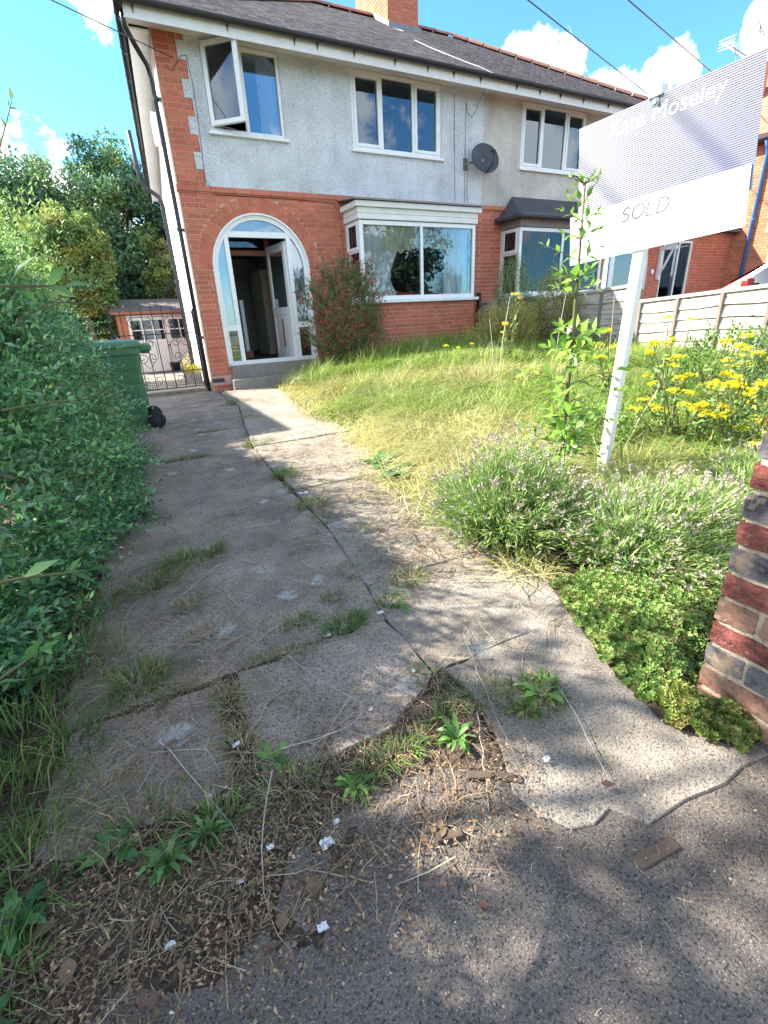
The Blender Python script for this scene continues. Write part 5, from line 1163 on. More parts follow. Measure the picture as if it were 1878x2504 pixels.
wire((1.60, 9.27, 4.80), (-13.0, 0.45, 5.0), 'black telephone wire running left from the corner of the pebbledash wall', 0.02, 0.007)
wire((-10, 3.35, 6.55), (30, 16.0, 6.55), 'overhead wire crossing the sky above the roof ridge', 0.05, 0.011)
wire((-10, 3.2, 6.5), (30, 13.4, 6.5), 'overhead wire crossing the sky above the SOLD board', 0.05, 0.011)
aerial(18.95, 11.0, 7.7, 8.62, 0.35, 14, 1.3, 'taller of two television aerials on the far chimney')
aerial(18.75, 11.45, 7.7, 8.22, 0.15, 16, 1.6, 'lower of two television aerials on the far chimney')

# ------------------------------------------------------------------ foliage machinery
def nrmz(a): return a / (np.linalg.norm(a, axis=1, keepdims=True) + 1e-9)
def leaf_t(w=0.42, fold=0.12, curl=0.1, pos=0.45):
    V = np.array([(0, 0, 0), (pos, w / 2, fold * w), (1, 0, -curl), (pos, -w / 2, fold * w), (pos, 0, 0)], float)
    return V, np.array([(0, 4, 1), (1, 4, 2), (4, 3, 2), (0, 3, 4)])
LEAF = leaf_t()
QUADL = (np.array([(0, -.25, 0), (0.5, -.5, 0.05), (1, 0, -0.05), (0.5, .5, 0.05)], float) * np.array([1, .62, 1]), np.array([(0, 1, 2), (0, 2, 3)]))
NARROW = leaf_t(0.16, 0.05, 0.12, 0.5)
def scatter(tm, pos, d, nrm, size, col, wid=None):
    V, F = tm; n = len(pos); k = len(V); x = nrmz(d); y = nrmz(np.cross(nrm, x)); z = np.cross(x, y)
    size = np.broadcast_to(size, (n,)); ws = size if wid is None else np.broadcast_to(wid, (n,))
    P = pos[:, None, :] + V[None, :, 0:1] * (x * size[:, None])[:, None, :] + V[None, :, 1:2] * (y * ws[:, None])[:, None, :] + V[None, :, 2:3] * (z * size[:, None])[:, None, :]
    Fa = (np.arange(n) * k)[:, None, None] + F[None]
    return P.reshape(-1, 3), Fa.reshape(-1, 3), np.repeat(col, k, axis=0)
class Soup:
    def __init__(s): s.V = []; s.F = []; s.C = []; s.n = 0
    def add(s, t):
        V, F, C = t; s.V.append(V); s.F.append(F + s.n); s.C.append(C); s.n += len(V); return s
    def build(s, name, m, parent=None, kind=None):
        o = link(name, mesh_np(name, np.concatenate(s.V), np.concatenate(s.F), np.concatenate(s.C), mat=MATS[m]))
        if parent is not None: attach(o, parent)
        if kind: o['kind'] = kind
        return o
def rand_dirs(n, up=0.0):
    v = rng.normal(size=(n, 3)); v[:, 2] += up; return nrmz(v)
def pick_cols(n, cols, var=0.25, wts=None):
    c = np.array(cols)[rng.choice(len(cols), n, p=wts)]; return np.clip(c * (1 + var * rng.normal(size=(n, 1)).clip(-1.8, 1.8)), 0.004, 0.9)
def shoots(o, d, ln, npair, size, cols, droop=0.15, tm=LEAF, wts=None, var=0.25, spread=0.8):
    """leaf pairs along each shoot"""
    n = len(o); S = Soup(); d = nrmz(d); a = nrmz(np.cross(d, rng.normal(size=(n, 3)))); b = np.cross(d, a)
    for j in range(npair):
        t = (j + 0.6) / npair; base = o + d * (ln * t)[:, None] + np.array([0, 0, -1.0]) * (droop * ln * t * t)[:, None]
        s1 = a if j % 2 == 0 else b
        for sg in (-1, 1):
            ld = d * (0.55 + 0.5 * t) + sg * s1 * spread + rng.normal(size=(n, 3)) * 0.18
            nn = np.array([0, 0, 1.0]) * 0.7 + d * 0.5 + rng.normal(size=(n, 3)) * 0.35
            S.add(scatter(tm, base, ld, nn, size * rng.uniform(0.7, 1.15, n) * (1.05 - 0.45 * t), pick_cols(n, cols, var, wts)))
    S.add(scatter(tm, o + d * ln[:, None] + np.array([0, 0, -1.0]) * (droop * ln)[:, None], d + rng.normal(size=(n, 3)) * .2, rand_dirs(n, 1), size * 0.6, pick_cols(n, cols, var, wts)))
    return S
def twig_soup(o, d, ln, r, col):
    n = len(o); S = Soup(); tm = (np.array([(0, -.5, 0), (1, -.2, 0), (1, .2, 0), (0, .5, 0)], float), np.array([(0, 1, 2), (0, 2, 3)]))
    for k in range(2): S.add(scatter(tm, o, d, rand_dirs(n), ln, np.tile(np.array(col), (n, 1)), np.full(n, r)))
    return S
def blades(pos, h, lean, leanamt, w, cols, bend=1.0):
    """grass blades: base, mid, tip"""
    n = len(pos); side = np.stack([-lean[:, 1], lean[:, 0], np.zeros(n)], 1); side = nrmz(side + rng.normal(size=(n, 3)) * 0.25 * np.array([1, 1, 0]))
    up = np.array([0, 0, 1.0]); m1 = pos + up * (h * 0.55)[:, None] + lean * (leanamt * h * 0.28 * bend)[:, None]
    tip = pos + up * (h * np.clip(1 - 0.35 * leanamt, 0.05, 1))[:, None] + lean * (leanamt * h)[:, None]
    hw = (w / 2)[:, None]
    V = np.stack([pos - side * hw, pos + side * hw, m1 - side * hw * 0.8, m1 + side * hw * 0.8, tip], 1).reshape(-1, 3)
    b = (np.arange(n) * 5)[:, None, None]; F = (b + np.array([[(0, 1, 3), (0, 3, 2), (2, 3, 4)]])).reshape(-1, 3)
    return V, F, np.repeat(cols, 5, axis=0)

# ------------------------------------------------------------------ lawn of long flattened grass
GREEN = [(0.24, 0.38, 0.06), (0.31, 0.44, 0.08), (0.15, 0.28, 0.04)]; STRAW = [(0.62, 0.57, 0.30), (0.52, 0.47, 0.21), (0.45, 0.46, 0.15)]
def lawn_points(n):
    x = rng.uniform(1.4, 7.28, n * 2); y = rng.uniform(0.72, 9.2, n * 2)
    ok = (x > edge(y) + 0.02 * vnoise(x * 5, y * 5) + 0.02) & ~((x > 4.1) & (x < 6.85) & (y > 8.62)) & ~((x < 3.6) & (y > 8.85)) & ~((x < 1.95) & (y < 0.75)) & ~(np.hypot(x - 1.72, y - 1.86) < 0.30) & ~(np.hypot(x - 2.0, y - 1.28) < 0.42) & ~((x < 2.1) & (y < 1.35)) & ~(np.hypot(x - 2.55, y - 1.90) < 0.22)
    # nearer to the camera is denser
    dist = np.hypot(x, y); ok &= rng.uniform(size=len(x)) < np.clip(5.0 / dist, 0.25, 1.0)
    return x[ok], y[ok]
x, y = lawn_points(190000); n = len(x)
d_edge = x - edge(y); dry = vnoise(x, y, 0.8, 1.0) * 0.9 + 0.55 - 0.16 * np.clip(d_edge - 0.8, 0, 5) + 0.9 * np.exp(-d_edge / 0.5) - 0.10 * np.clip(y - 4.5, 0, 5)
isdry = rng.uniform(size=n) < np.clip(dry, 0.12, 0.92)
la = 2.6 * vnoise(x, y, 0.8, 2.0) + 1.6 * vnoise(x, y, 2.4, 0.3) - 0.6 + rng.normal(size=n) * 1.3
lean = np.stack([np.cos(la), np.sin(la), np.zeros(n)], 1)
hh = (0.06 + 0.20 * sm(d_edge / 0.9) + 0.08 * sm((y - 3.5) / 3.5) + 0.07 * vnoise(x, y, 1.6, 4)) * rng.uniform(0.45, 1.6, n)
lam = np.clip(1.25 + 0.9 * vnoise(x, y, 1.5, 5) - 0.12 * np.clip(y - 5, 0, 4) + rng.normal(size=n) * 0.3, 0.15, 2.2)
cols = np.where(isdry[:, None], pick_cols(n, STRAW, 0.16), pick_cols(n, GREEN, 0.22))
S = Soup(); S.add(blades(np.stack([x, y, tz(x, y)], 1), hh.clip(0.05), lean, lam, rng.uniform(0.004, 0.0085, n) * np.clip(np.hypot(x, y) / 5, 0.7, 1.5), cols))
# cut straw lying on the lawn and spilling over its edge
x, y = lawn_points(26000); n = len(x); keep = rng.uniform(size=n) < np.clip(1.3 - (x - edge(y)) * 0.35, 0.25, 1); x, y = x[keep], y[keep]; n = len(x)
a = rng.uniform(0, 6.28, n); strip = (np.array([(0, -.5, 0), (.5, -.5, .06), (1, 0, 0), (.5, .5, .06), (0, .5, 0)], float), np.array([(0, 1, 4), (1, 3, 4), (1, 2, 3)]))
S.add(scatter(strip, np.stack([x - rng.uniform(0, 0.14, n), y, tz(x, y) + rng.uniform(0.0, 0.13, n) * sm((x - edge(y)) / .8) + .03], 1), np.stack([np.cos(a), np.sin(a), rng.normal(size=n) * 0.22], 1), np.tile([0, 0, 1.0], (n, 1)), rng.uniform(0.12, 0.45, n), pick_cols(n, [(0.62, 0.55, 0.30), (0.55, 0.50, 0.22), (0.68, 0.62, 0.38), (0.42, 0.48, 0.13)], 0.15), np.full(n, 0.0055)))
prop(S.build('lawn_grass', 'grass'), 'long sunlit lawn grass, flattened and partly dried to straw', 'grass', kind='stuff')
# taller seeding stems near the house and the fence
cx_ = rng.uniform(2.6, 7.1, 170); cy_ = rng.uniform(1.9, 8.4, 170); kk_ = rng.integers(0, 170, 9000)
x = np.concatenate([rng.uniform(3.4, 7.2, 1500), rng.uniform(5.6, 7.2, 1100), cx_[kk_] + rng.normal(size=9000) * .09]); y = np.concatenate([rng.uniform(7.6, 8.62, 1500), rng.uniform(2.5, 8.6, 1100), cy_[kk_] + rng.normal(size=9000) * .09]); ok = (x > edge(y) + .35) & (x < 7.24) & (y < 8.62); x, y = x[ok], y[ok]; n = len(x)
la = rng.uniform(0, 6.28, n); lean = np.stack([np.cos(la), np.sin(la), np.zeros(n)], 1)
S = Soup(); S.add(blades(np.stack([x, y, tz(x, y)], 1), rng.uniform(0.22, 0.55, n) * (1 + .35 * (y > 7)), lean, rng.uniform(0.15, 1.0, n), rng.uniform(0.004, 0.009, n), pick_cols(n, GREEN + [(0.44, 0.50, 0.12), (0.55, 0.50, 0.22)], 0.2)))
prop(S.build('tall_grass', 'grass'), 'tall seeding grass along the bay window and fence foot', 'grass', kind='stuff')

# ------------------------------------------------------------------ privet hedge
HC = [(0.13, 0.31, 0.13), (0.18, 0.39, 0.14), (0.09, 0.23, 0.13), (0.25, 0.44, 0.16), (0.34, 0.48, 0.14), (0.27, 0.40, 0.27), (0.28, 0.20, 0.10)]; HW = [0.27, 0.26, 0.15, 0.13, 0.06, 0.11, 0.02]
def face_x(yv): return np.interp(yv, [0.9, 1.3, 2.0, 2.4, 2.8, 3.3, 4.6, 5.6, 6.2, 7.2], [-.90, -.76, -.58, -.43, -.33, -.19, -.13, -.18, -.34, -.6])
hedge = thing('privet_hedge', 'tall overgrown privet hedge of small dark green leaves beside the drive', 'hedge', (-1.0, 4.0, 0))
def hedge_pts(n, y0=1.0, y1=6.6, shell=0.16):
    yv = rng.uniform(y0, y1, n); ph = rng.uniform(-0.12, math.pi * 0.62, n); fx = face_x(yv); cxh = fx - 0.80
    c, s = np.cos(ph), np.sin(ph); H = np.interp(yv, [1.0, 2.0, 2.8], [1.35, 1.6, 1.88]) + 0.10 * vnoise(yv, ph, 1.3) + 0.10 * np.sin(yv * 2.1)
    px = cxh + 0.80 * np.sign(c) * np.abs(c) ** 0.55; pz = np.clip(H * np.sign(s) * np.abs(s) ** 0.62 + 0.03, 0.03, 9)
    px = px - 0.46 * np.clip(pz / 1.9, 0, 1.2) ** 1.3
    bul = 0.13 * vnoise(yv, pz * 1.5, 2.2) - .03 + 0.08 * vnoise(yv * 2, pz * 3, 2.7, 1.0)
    inn = rng.uniform(-shell, 0.0, n) + bul; nrm = np.stack([np.where(c > 0, c ** 0.8 if False else np.abs(c), -np.abs(c)), rng.normal(size=n) * 0.12, np.abs(s) * 0.9], 1); nrm = nrmz(nrm)
    P = np.stack([px, yv, pz], 1) + nrm * inn[:, None]; return P, nrm
P, nm_ = hedge_pts(9800)
ok = P[:, 2] > 0.03; P, nm_ = P[ok], nm_[ok]; n = len(P)
dirs = nm_ + np.array([0, 0, 0.55]) + rng.normal(size=(n, 3)) * 0.45
# top shoots get a paler, yellower colour: sunlight painted in, plus young growth
S = shoots(P, dirs, rng.uniform(0.10, 0.26, n), 5, 0.063, HC, 0.2, wts=HW, var=0.42)
q = P[P[:, 2] < 1.3]; q = q[rng.choice(len(q), 900)]; S4 = shoots(q, np.stack([rng.uniform(.5, 1.2, 900), rng.normal(size=900) * .5, rng.uniform(.0, .9, 900)], 1), rng.uniform(0.22, 0.42, 900), 8, 0.058, [HC[1], HC[3], HC[5], HC[0]], 0.25, leaf_t(0.36, .1, .15), var=0.25)
S.V += S4.V; S.F += [f + S.n for f in S4.F]; S.C += S4.C; S.n += S4.n
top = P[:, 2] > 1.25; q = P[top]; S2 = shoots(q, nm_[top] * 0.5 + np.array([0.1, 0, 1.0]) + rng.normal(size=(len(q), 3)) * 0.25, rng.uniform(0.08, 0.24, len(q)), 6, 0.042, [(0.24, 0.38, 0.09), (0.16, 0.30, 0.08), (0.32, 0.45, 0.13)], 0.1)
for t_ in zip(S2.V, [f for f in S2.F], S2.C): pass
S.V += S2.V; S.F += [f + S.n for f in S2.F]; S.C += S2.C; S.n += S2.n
for V_, C_ in zip(S.V, S.C):     # sprays of older and younger leaf through the hedge
    C_ *= np.clip(1 + 0.42 * vnoise(V_[:, 1] * 1.7, V_[:, 2] * 2.1, 2.3, .6) + 0.22 * vnoise(V_[:, 1] * 4, V_[:, 2] * 5, 2.0), .45, 1.7)[:, None]
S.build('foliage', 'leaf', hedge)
# sparse tall shoots standing above the clipped line
nq = 260; yq = np.concatenate([rng.uniform(2.3, 6.0, 160), rng.uniform(2.5, 4.2, 100)]); q = np.stack([face_x(yq) - np.concatenate([rng.uniform(.35, .95, 160), rng.uniform(.12, .5, 100)]), yq, np.concatenate([rng.uniform(1.45, 1.8, 160), rng.uniform(1.25, 1.5, 100)])], 1)
S5 = shoots(q, np.stack([rng.normal(size=nq) * .22, rng.normal(size=nq) * .25, np.ones(nq)], 1), rng.uniform(.35, .62, nq), 11, 0.055, [(0.26, 0.42, 0.11), (0.34, 0.48, 0.14), (0.18, 0.34, 0.11)], 0.08, leaf_t(0.36, .1, .15), var=0.25)
S5.build('tall_shoots', 'leaf', hedge)
# skirt of leaves down to the ground
n = 4200; yv = rng.uniform(1.0, 6.3, n); q = np.stack([face_x(yv) + rng.uniform(-.45, .06, n), yv, rng.uniform(.01, .22, n)], 1)
S3 = shoots(q, rand_dirs(n, .8) + np.array([.5, 0, 0]), rng.uniform(.06, .16, n), 3, 0.048, HC[:3], 0.2)
o = S3.build('low_foliage', 'leaf', hedge)
# inner leaves and twigs
P, nm_ = hedge_pts(16000, shell=0.55); P -= nm_ * 0.12
S = Soup(); S.add(scatter(QUADL, P, rand_dirs(len(P), .2), rand_dirs(len(P), .5), rng.uniform(0.05, 0.10, len(P)), pick_cols(len(P), HC[:3], 0.2)))
P2, n2 = hedge_pts(1500, shell=0.4); tw = twig_soup(P2 - n2 * 0.2, n2 + np.array([0, 0, .8]), np.full(len(P2), 0.4), 0.006, (0.10, 0.075, 0.05))
S.V += tw.V; S.F += [f + S.n for f in tw.F]; S.C += tw.C; S.n += tw.n
S.build('inner_foliage', 'leaf_dull', hedge)
for k in range(16):
    yb = 1.6 + k * 0.36; fx = float(face_x(yb)); x0 = fx - 0.55
    MB().tube([(x0, yb, 0), (x0 + random.uniform(-.05, .1), yb + random.uniform(-.1, .1), 0.6), (x0 + random.uniform(-.1, .2), yb + random.uniform(-.2, .2), 1.4)], [0.022, 0.016, 0.008], 6).build('stem', MATS['bark'], hedge)
# long loose shoots leaning into the drive
def sprig(o, d, ln, npair, size, cols, parent=hedge, droop=0.1, tm=None, r=0.004, name='shoot'):
    o = np.array([o], float); d = np.array([d], float); S = shoots(o, d, np.array([ln]), npair, size, cols, droop, tm or leaf_t(0.36, 0.10, 0.12), var=0.12, spread=0.75)
    dn = nrmz(d)[0]; e = o[0] + dn * ln + np.array([0, 0, -droop * ln]); md = o[0] + dn * ln * 0.5 + np.array([0, 0, -droop * ln * 0.25])
    so = S.build(name, 'leaf', parent); MB().tube([tuple(o[0] - dn * 0.03), tuple(o[0]), tuple(md), tuple(e)], [r * 1.3, r, r * 0.8, r * 0.4], 5).build('twig', MATS['bark_green'], so); return so
LG = [(0.17, 0.32, 0.10), (0.12, 0.26, 0.07), (0.09, 0.21, 0.06)]
sprig((-0.27, 0.98, 1.24), (1.0, 0.30, 0.16), 0.22, 4, 0.085, LG)
sprig((-0.38, 2.55, 1.52), (0.45, 0.0, 1.0), 0.55, 7, 0.075, [(0.10, 0.20, 0.07), (0.16, 0.26, 0.10)])
sprig((-0.34, 0.92, 0.80), (1.0, 0.25, -0.10), 0.20, 3, 0.072, LG)
sprig((-0.36, 0.76, 0.66), (0.8, 0.35, 0.35), 0.16, 3, 0.060, LG)
sprig((-0.36, 2.0, 0.95), (0.9, 0.1, 0.1), 0.22, 5, 0.06, HC[:2] + LG[2:])
sprig((-0.45, 1.75, 1.20), (0.8, 0.2, 0.25), 0.22, 5, 0.058, HC[:2] + LG[2:]); sprig((-0.50, 1.55, 0.75), (0.9, 0.1, 0.05), 0.22, 5, 0.058, HC[:2])
for k in range(26):
    yy = random.uniform(2.2, 6.4); fx = float(face_x(yy)); zz = random.uniform(0.25, 1.55)
    sprig((fx - 0.06, yy, zz), (1.0, random.uniform(-.3, .3), random.uniform(0.0, 0.6)), random.uniform(0.16, 0.34), 7, 0.042, HC[:4] + LG[2:], droop=0.15)
for (px_, py_, pz_) in ((0.02, 6.15, 0.72), (0.04, 5.9, 0.42), (-0.05, 5.6, 0.95), (0.0, 5.3, 0.55)):
    sprig((px_ - 0.14, py_, pz_), (1.0, 0.1, 0.35), 0.30, 8, 0.042, HC[:2] + LG[1:])
# ------------------------------------------------------------------ trees
def tree(name, label, x, y, base, top, zlow, rx, ry, clumps, per, size, cols, wts=None, group=None, dens=0.55, trunk=0.16):
    t = thing(name, label, 'tree', (x, y, base), group)
    cz = (zlow + top) / 2; rz = (top - zlow) / 2; c = []
    while len(c) < clumps:
        v = rng.normal(size=3); v /= np.linalg.norm(v); r = rng.uniform(0.45, 1.0) ** 0.6; p = np.array([x + rx * v[0] * r, y + ry * v[1] * r, cz + rz * v[2] * r * 0.97])
        c.append(p)
    c = np.array(c); cr_ = rng.uniform(0.6, 1.25, clumps) * dens * (rx * ry * rz) ** (1 / 3) * 0.52
    n = clumps * per; ci = np.repeat(np.arange(clumps), per); v = rng.normal(size=(n, 3)); v = nrmz(v) * (rng.uniform(0, 1, (n, 1)) ** 0.45); P = c[ci] + v * cr_[ci][:, None] * np.array([1, 1, 0.8])
    out_ = nrmz(P - np.array([x, y, cz - rz * 0.4])); cc = pick_cols(clumps, cols, 0.12, wts)[ci] * (1 + 0.22 * rng.normal(size=(n, 1)).clip(-1.8, 1.8))
    S = Soup(); S.add(scatter(QUADL, P, rand_dirs(n, -0.2) + out_ * 0.4, rand_dirs(n, 0.6) + out_ * 0.6, rng.uniform(0.6, 1.3, n) * size, cc.clip(0.004, 0.8)))
    S.build('crown', 'leaf_dull', t)
    tb = MB(); tb.tube([(x, y, base - 0.1), (x + 0.1, y, base + (cz - base) * 0.4), (x - 0.05, y + 0.1, cz), (x, y, cz + rz * 0.5)], [trunk, trunk * 0.8, trunk * 0.5, trunk * 0.15], 9)
    tr = tb.build('trunk', MATS['bark'], t, smooth=True)
    lb = MB()
    for p in c[:: max(1, clumps // 26)]:
        s0 = Vector((x, y, base + (cz - base) * random.uniform(0.4, 1.1))); e = Vector(p); mid = s0.lerp(e, 0.5) + Vector((0, 0, 0.12 * rz)); lb.tube([s0, mid, e], [trunk * 0.35, trunk * 0.2, 0.01], 5)
    lb.build('limbs', MATS['bark'], t); return t
DG = [(0.15, 0.28, 0.12), (0.11, 0.23, 0.12), (0.24, 0.37, 0.12), (0.08, 0.18, 0.11)]; YG = [(0.27, 0.36, 0.09), (0.19, 0.29, 0.08), (0.36, 0.39, 0.11), (0.13, 0.22, 0.07)]
gb = float(tz(0, 24))
tree('broadleaf_tree', 'tall dark green tree behind the garage, against the left cloud', -2.6, 29, gb, 8.3, 0.6, 2.9, 2.2, 150, 380, 0.17, DG, trunk=0.22)
tree('broadleaf_tree', 'tall dark green tree rising straight behind the garage roof', 1.2, 29.5, gb, 9.2, 0.4, 2.6, 2.2, 160, 380, 0.17, DG, trunk=0.24)
tree('broadleaf_tree', 'dark tree behind the back corner of the white side wall', 4.2, 29, gb, 7.6, 0.5, 1.9, 1.8, 100, 320, 0.17, DG, trunk=0.18)
tree('yellowing_tree', 'yellow-green tree with turning leaves in front of the dark trees', -0.9, 23.2, gb, 5.5, 1.7, 1.55, 1.3, 90, 260, 0.125, YG, trunk=0.12, dens=0.5)
tree('yellowing_tree', 'small yellowish tree close beside the white side wall', 2.55, 26.4, gb, 5.2, 2.2, 0.95, 0.9, 30, 130, 0.14, YG, trunk=0.09, dens=0.5)
tree('far_tree', 'deep green tree filling the gap low behind the garage', -1.2, 36, gb, 6.4, 0.2, 4.2, 2.0, 80, 160, 0.26, DG, trunk=0.2)
tree('far_tree', 'deep green tree far back beside the house wall', 4.8, 37, gb, 6.6, 0.2, 3.4, 2.0, 70, 160, 0.26, DG, trunk=0.2)
tree('far_tree', 'bushy dark tree far back beyond the hedge', -6.5, 30, gb, 6.6, 0.2, 2.8, 2.2, 70, 150, 0.24, DG, trunk=0.2)
tree('young_shrub', 'bright yellow-green shrub sprouting over the garage roof', 0.75, 28.2, gb, 3.55, 0.8, 0.55, 0.5, 18, 110, 0.11, [(0.26, 0.38, 0.06), (0.18, 0.30, 0.05)], trunk=0.05)
# garden tree just left of the frame: its broken shade falls over the foreground
tree('garden_tree', 'loose-leaved garden tree standing in the hedge line', -3.6, 3.5, 0, 6.0, 3.3, 1.6, 1.45, 80, 40, 0.12, [(0.06, 0.14, 0.04), (0.10, 0.19, 0.05)], trunk=0.09, dens=0.42)
# across the road, seen only mirrored in the bay glass
tree('conifer', 'dark conifer standing across the road', 13.2, -5.5, 0, 8.5, 0.4, 2.0, 2.0, 60, 140, 0.2, [(0.035, 0.075, 0.035), (0.05, 0.10, 0.04)], trunk=0.2)
# ------------------------------------------------------------------ sapling with paired compound leaves
sap = thing('ash_sapling', 'slim young sapling with bright green paired leaflets in front of the SOLD board', 'sapling', (2.25, 2.0, 0.08))
stem_pts = [(2.25, 2.0, 0.05), (2.25, 2.0, 0.5), (2.245, 2.0, 1.0), (2.235, 2.0, 1.4), (2.225, 2.0, 1.76)]
MB().tube(stem_pts, [0.013, 0.012, 0.010, 0.007, 0.003], 8).build('stem', MATS['bark_green'], sap, smooth=True)
def stem_at(z): return np.array([np.interp(z, [p[2] for p in stem_pts], [p[0] for p in stem_pts]), 2.0, z])
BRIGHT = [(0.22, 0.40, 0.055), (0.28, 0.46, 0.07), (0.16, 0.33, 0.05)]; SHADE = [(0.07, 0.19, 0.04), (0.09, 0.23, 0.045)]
OV = leaf_t(0.46, 0.10, 0.14, 0.42)
def compound(o, d, ln, npair, size, cols, parent, droop=0.25):
    o = np.array([o]); d = np.array([d], float); S = shoots(o, d, np.array([ln]), npair, size, cols, droop, OV, var=0.12, spread=1.0)
    so = S.build('leaf', 'leaf', parent); dn = nrmz(d)[0]; e = o[0] + dn * ln + np.array([0, 0, -droop * ln])
    MB().tube([tuple(o[0]), tuple(o[0] + dn * ln * 0.5 + np.array([0, 0, -droop * ln * 0.25])), tuple(e)], [0.003, 0.0025, 0.0012], 5).build('leaf_stalk', MATS['bark_green'], so)
cfg = [(1.74, 0.10, 2, 0.035, 6), (1.66, 0.16, 3, 0.042, 2), (1.58, 0.12, 3, 0.045, 2), (1.50, 0.12, 3, 0.05, 3), (1.40, 0.24, 3, 0.052, 2), (1.30, 0.11, 3, 0.075, 3), (1.25, 0.12, 3, 0.075, 2),
       (1.06, 0.10, 2, 0.07, 2), (1.00, 0.26, 4, 0.085, 2), (0.93, 0.18, 4, 0.08, 3), (0.86, 0.24, 4, 0.09, 2), (0.76, 0.30, 4, 0.085, 2), (0.66, 0.30, 4, 0.08, 3), (0.58, 0.28, 5, 0.07, 4), (0.50, 0.28, 5, 0.07, 5), (0.42, 0.26, 5, 0.065, 5), (0.34, 0.22, 4, 0.06, 5)]
for k, (z, ln, npair, sz, cnt) in enumerate(cfg):
    for q in range(cnt):
        a = k * 1.35 + q * 2 * math.pi / cnt + random.uniform(-.3, .3)
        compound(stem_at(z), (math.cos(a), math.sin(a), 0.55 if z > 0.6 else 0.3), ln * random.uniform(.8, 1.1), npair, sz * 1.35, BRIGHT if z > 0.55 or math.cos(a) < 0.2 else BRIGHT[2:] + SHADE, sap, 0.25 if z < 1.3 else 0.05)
# ------------------------------------------------------------------ lavender bushes gone to seed
def lavender(cx, cy, r, h, lean, nst, label, browngap=None):
    z0 = float(tz(cx, cy)); t = thing('lavender', label, 'lavender bush', (cx, cy, z0), 'lavender bushes')
    a = rng.uniform(0, 6.283, nst); rr_ = np.sqrt(rng.uniform(0, 1, nst)); base = np.stack([cx + 0.35 * r * rr_ * np.cos(a), cy + 0.35 * r * rr_ * np.sin(a), np.full(nst, z0 + 0.02)], 1)
    tip = np.stack([cx + lean[0] + r * rr_ * np.cos(a) * rng.uniform(0.7, 1.42, nst), cy + lean[1] + r * rr_ * np.sin(a) * rng.uniform(0.7, 1.42, nst), z0 + h * (1 - 0.6 * rr_ ** 2) * rng.uniform(0.6, 1.28, nst)], 1)
    v = tip - base; L_ = np.linalg.norm(v, axis=1)
    S = Soup(); strip_ = (np.array([(0, -.5, 0), (.5, -.4, .05), (1, 0, 0), (.5, .4, .05), (0, .5, 0)], float), np.array([(0, 1, 4), (1, 3, 4), (1, 2, 3)]))
    for k in range(2): S.add(scatter(strip_, base, v, rand_dirs(nst, .2), L_, pick_cols(nst, [(0.36, 0.44, 0.14), (0.28, 0.38, 0.10)], 0.2), np.full(nst, 0.0032)))
    S.build('stems', 'leaf_dull', t)
    # narrow grey-green leaves over the lower two thirds
    m_ = nst * 15; i = rng.integers(0, nst, m_); f = rng.uniform(0.25, 0.80, m_) ** 0.8; P = base[i] + v[i] * f[:, None] + rng.normal(size=(m_, 3)) * 0.012; P[:, 2] = np.maximum(P[:, 2], z0 + 0.01)
    S = Soup(); S.add(scatter(NARROW, P, nrmz(v[i]) * 0.9 + rng.normal(size=(m_, 3)) * 0.45, rand_dirs(m_, .4), rng.uniform(0.035, 0.07, m_), pick_cols(m_, [(0.22, 0.36, 0.09), (0.17, 0.31, 0.08), (0.32, 0.44, 0.12), (0.25, 0.33, 0.16)], 0.2), rng.uniform(0.03, 0.055, m_)))
    S.build('leaves', 'leaf_dull', t)
    # dry flower spikes: whorls of little pale bracts
    keep = rng.uniform(size=nst) < 0.42; S = Soup(); tp = tip[keep]; dv = nrmz(v[keep]); nk = len(tp)
    for w_ in range(4):
        for q in range(4): S.add(scatter(QUADL, tp - dv * (0.011 * w_) + rng.normal(size=(nk, 3)) * 0.0025, rand_dirs(nk, .4) + dv * 0.7, rand_dirs(nk), rng.uniform(0.009, 0.016, nk), pick_cols(nk, [(0.50, 0.44, 0.38), (0.40, 0.34, 0.30), (0.58, 0.52, 0.45), (0.28, 0.21, 0.17)], 0.15)))
    S.build('flower_spikes', 'leaf_dull', t)
    # woody brown skirt
    nb = 900; a = rng.uniform(0, 6.283, nb); S = twig_soup(np.stack([cx + 0.25 * r * np.cos(a), cy + 0.25 * r * np.sin(a), np.full(nb, z0 + 0.02)], 1), np.stack([np.cos(a) + lean[0], np.sin(a) + lean[1], rng.uniform(0.05, 0.7, nb)], 1), rng.uniform(0.15, 0.75, nb) * r, 0.004, (0.20, 0.14, 0.09)); S.build('woody_stems', 'straw', t)
lavender(1.72, 1.86, 0.44, 0.50, (-0.04, -0.06), 950, 'upright lavender bush with dry flower heads beside the sapling')
lavender(1.98, 1.26, 0.50, 0.36, (0.17, -0.10), 1700, 'sprawling lavender bush leaning towards the brick pier, heavy with dry flower heads')
lavender(2.85, 1.15, 0.34, 0.46, (0.10, 0.0), 500, 'grey-green lavender clump just behind the brick pier')
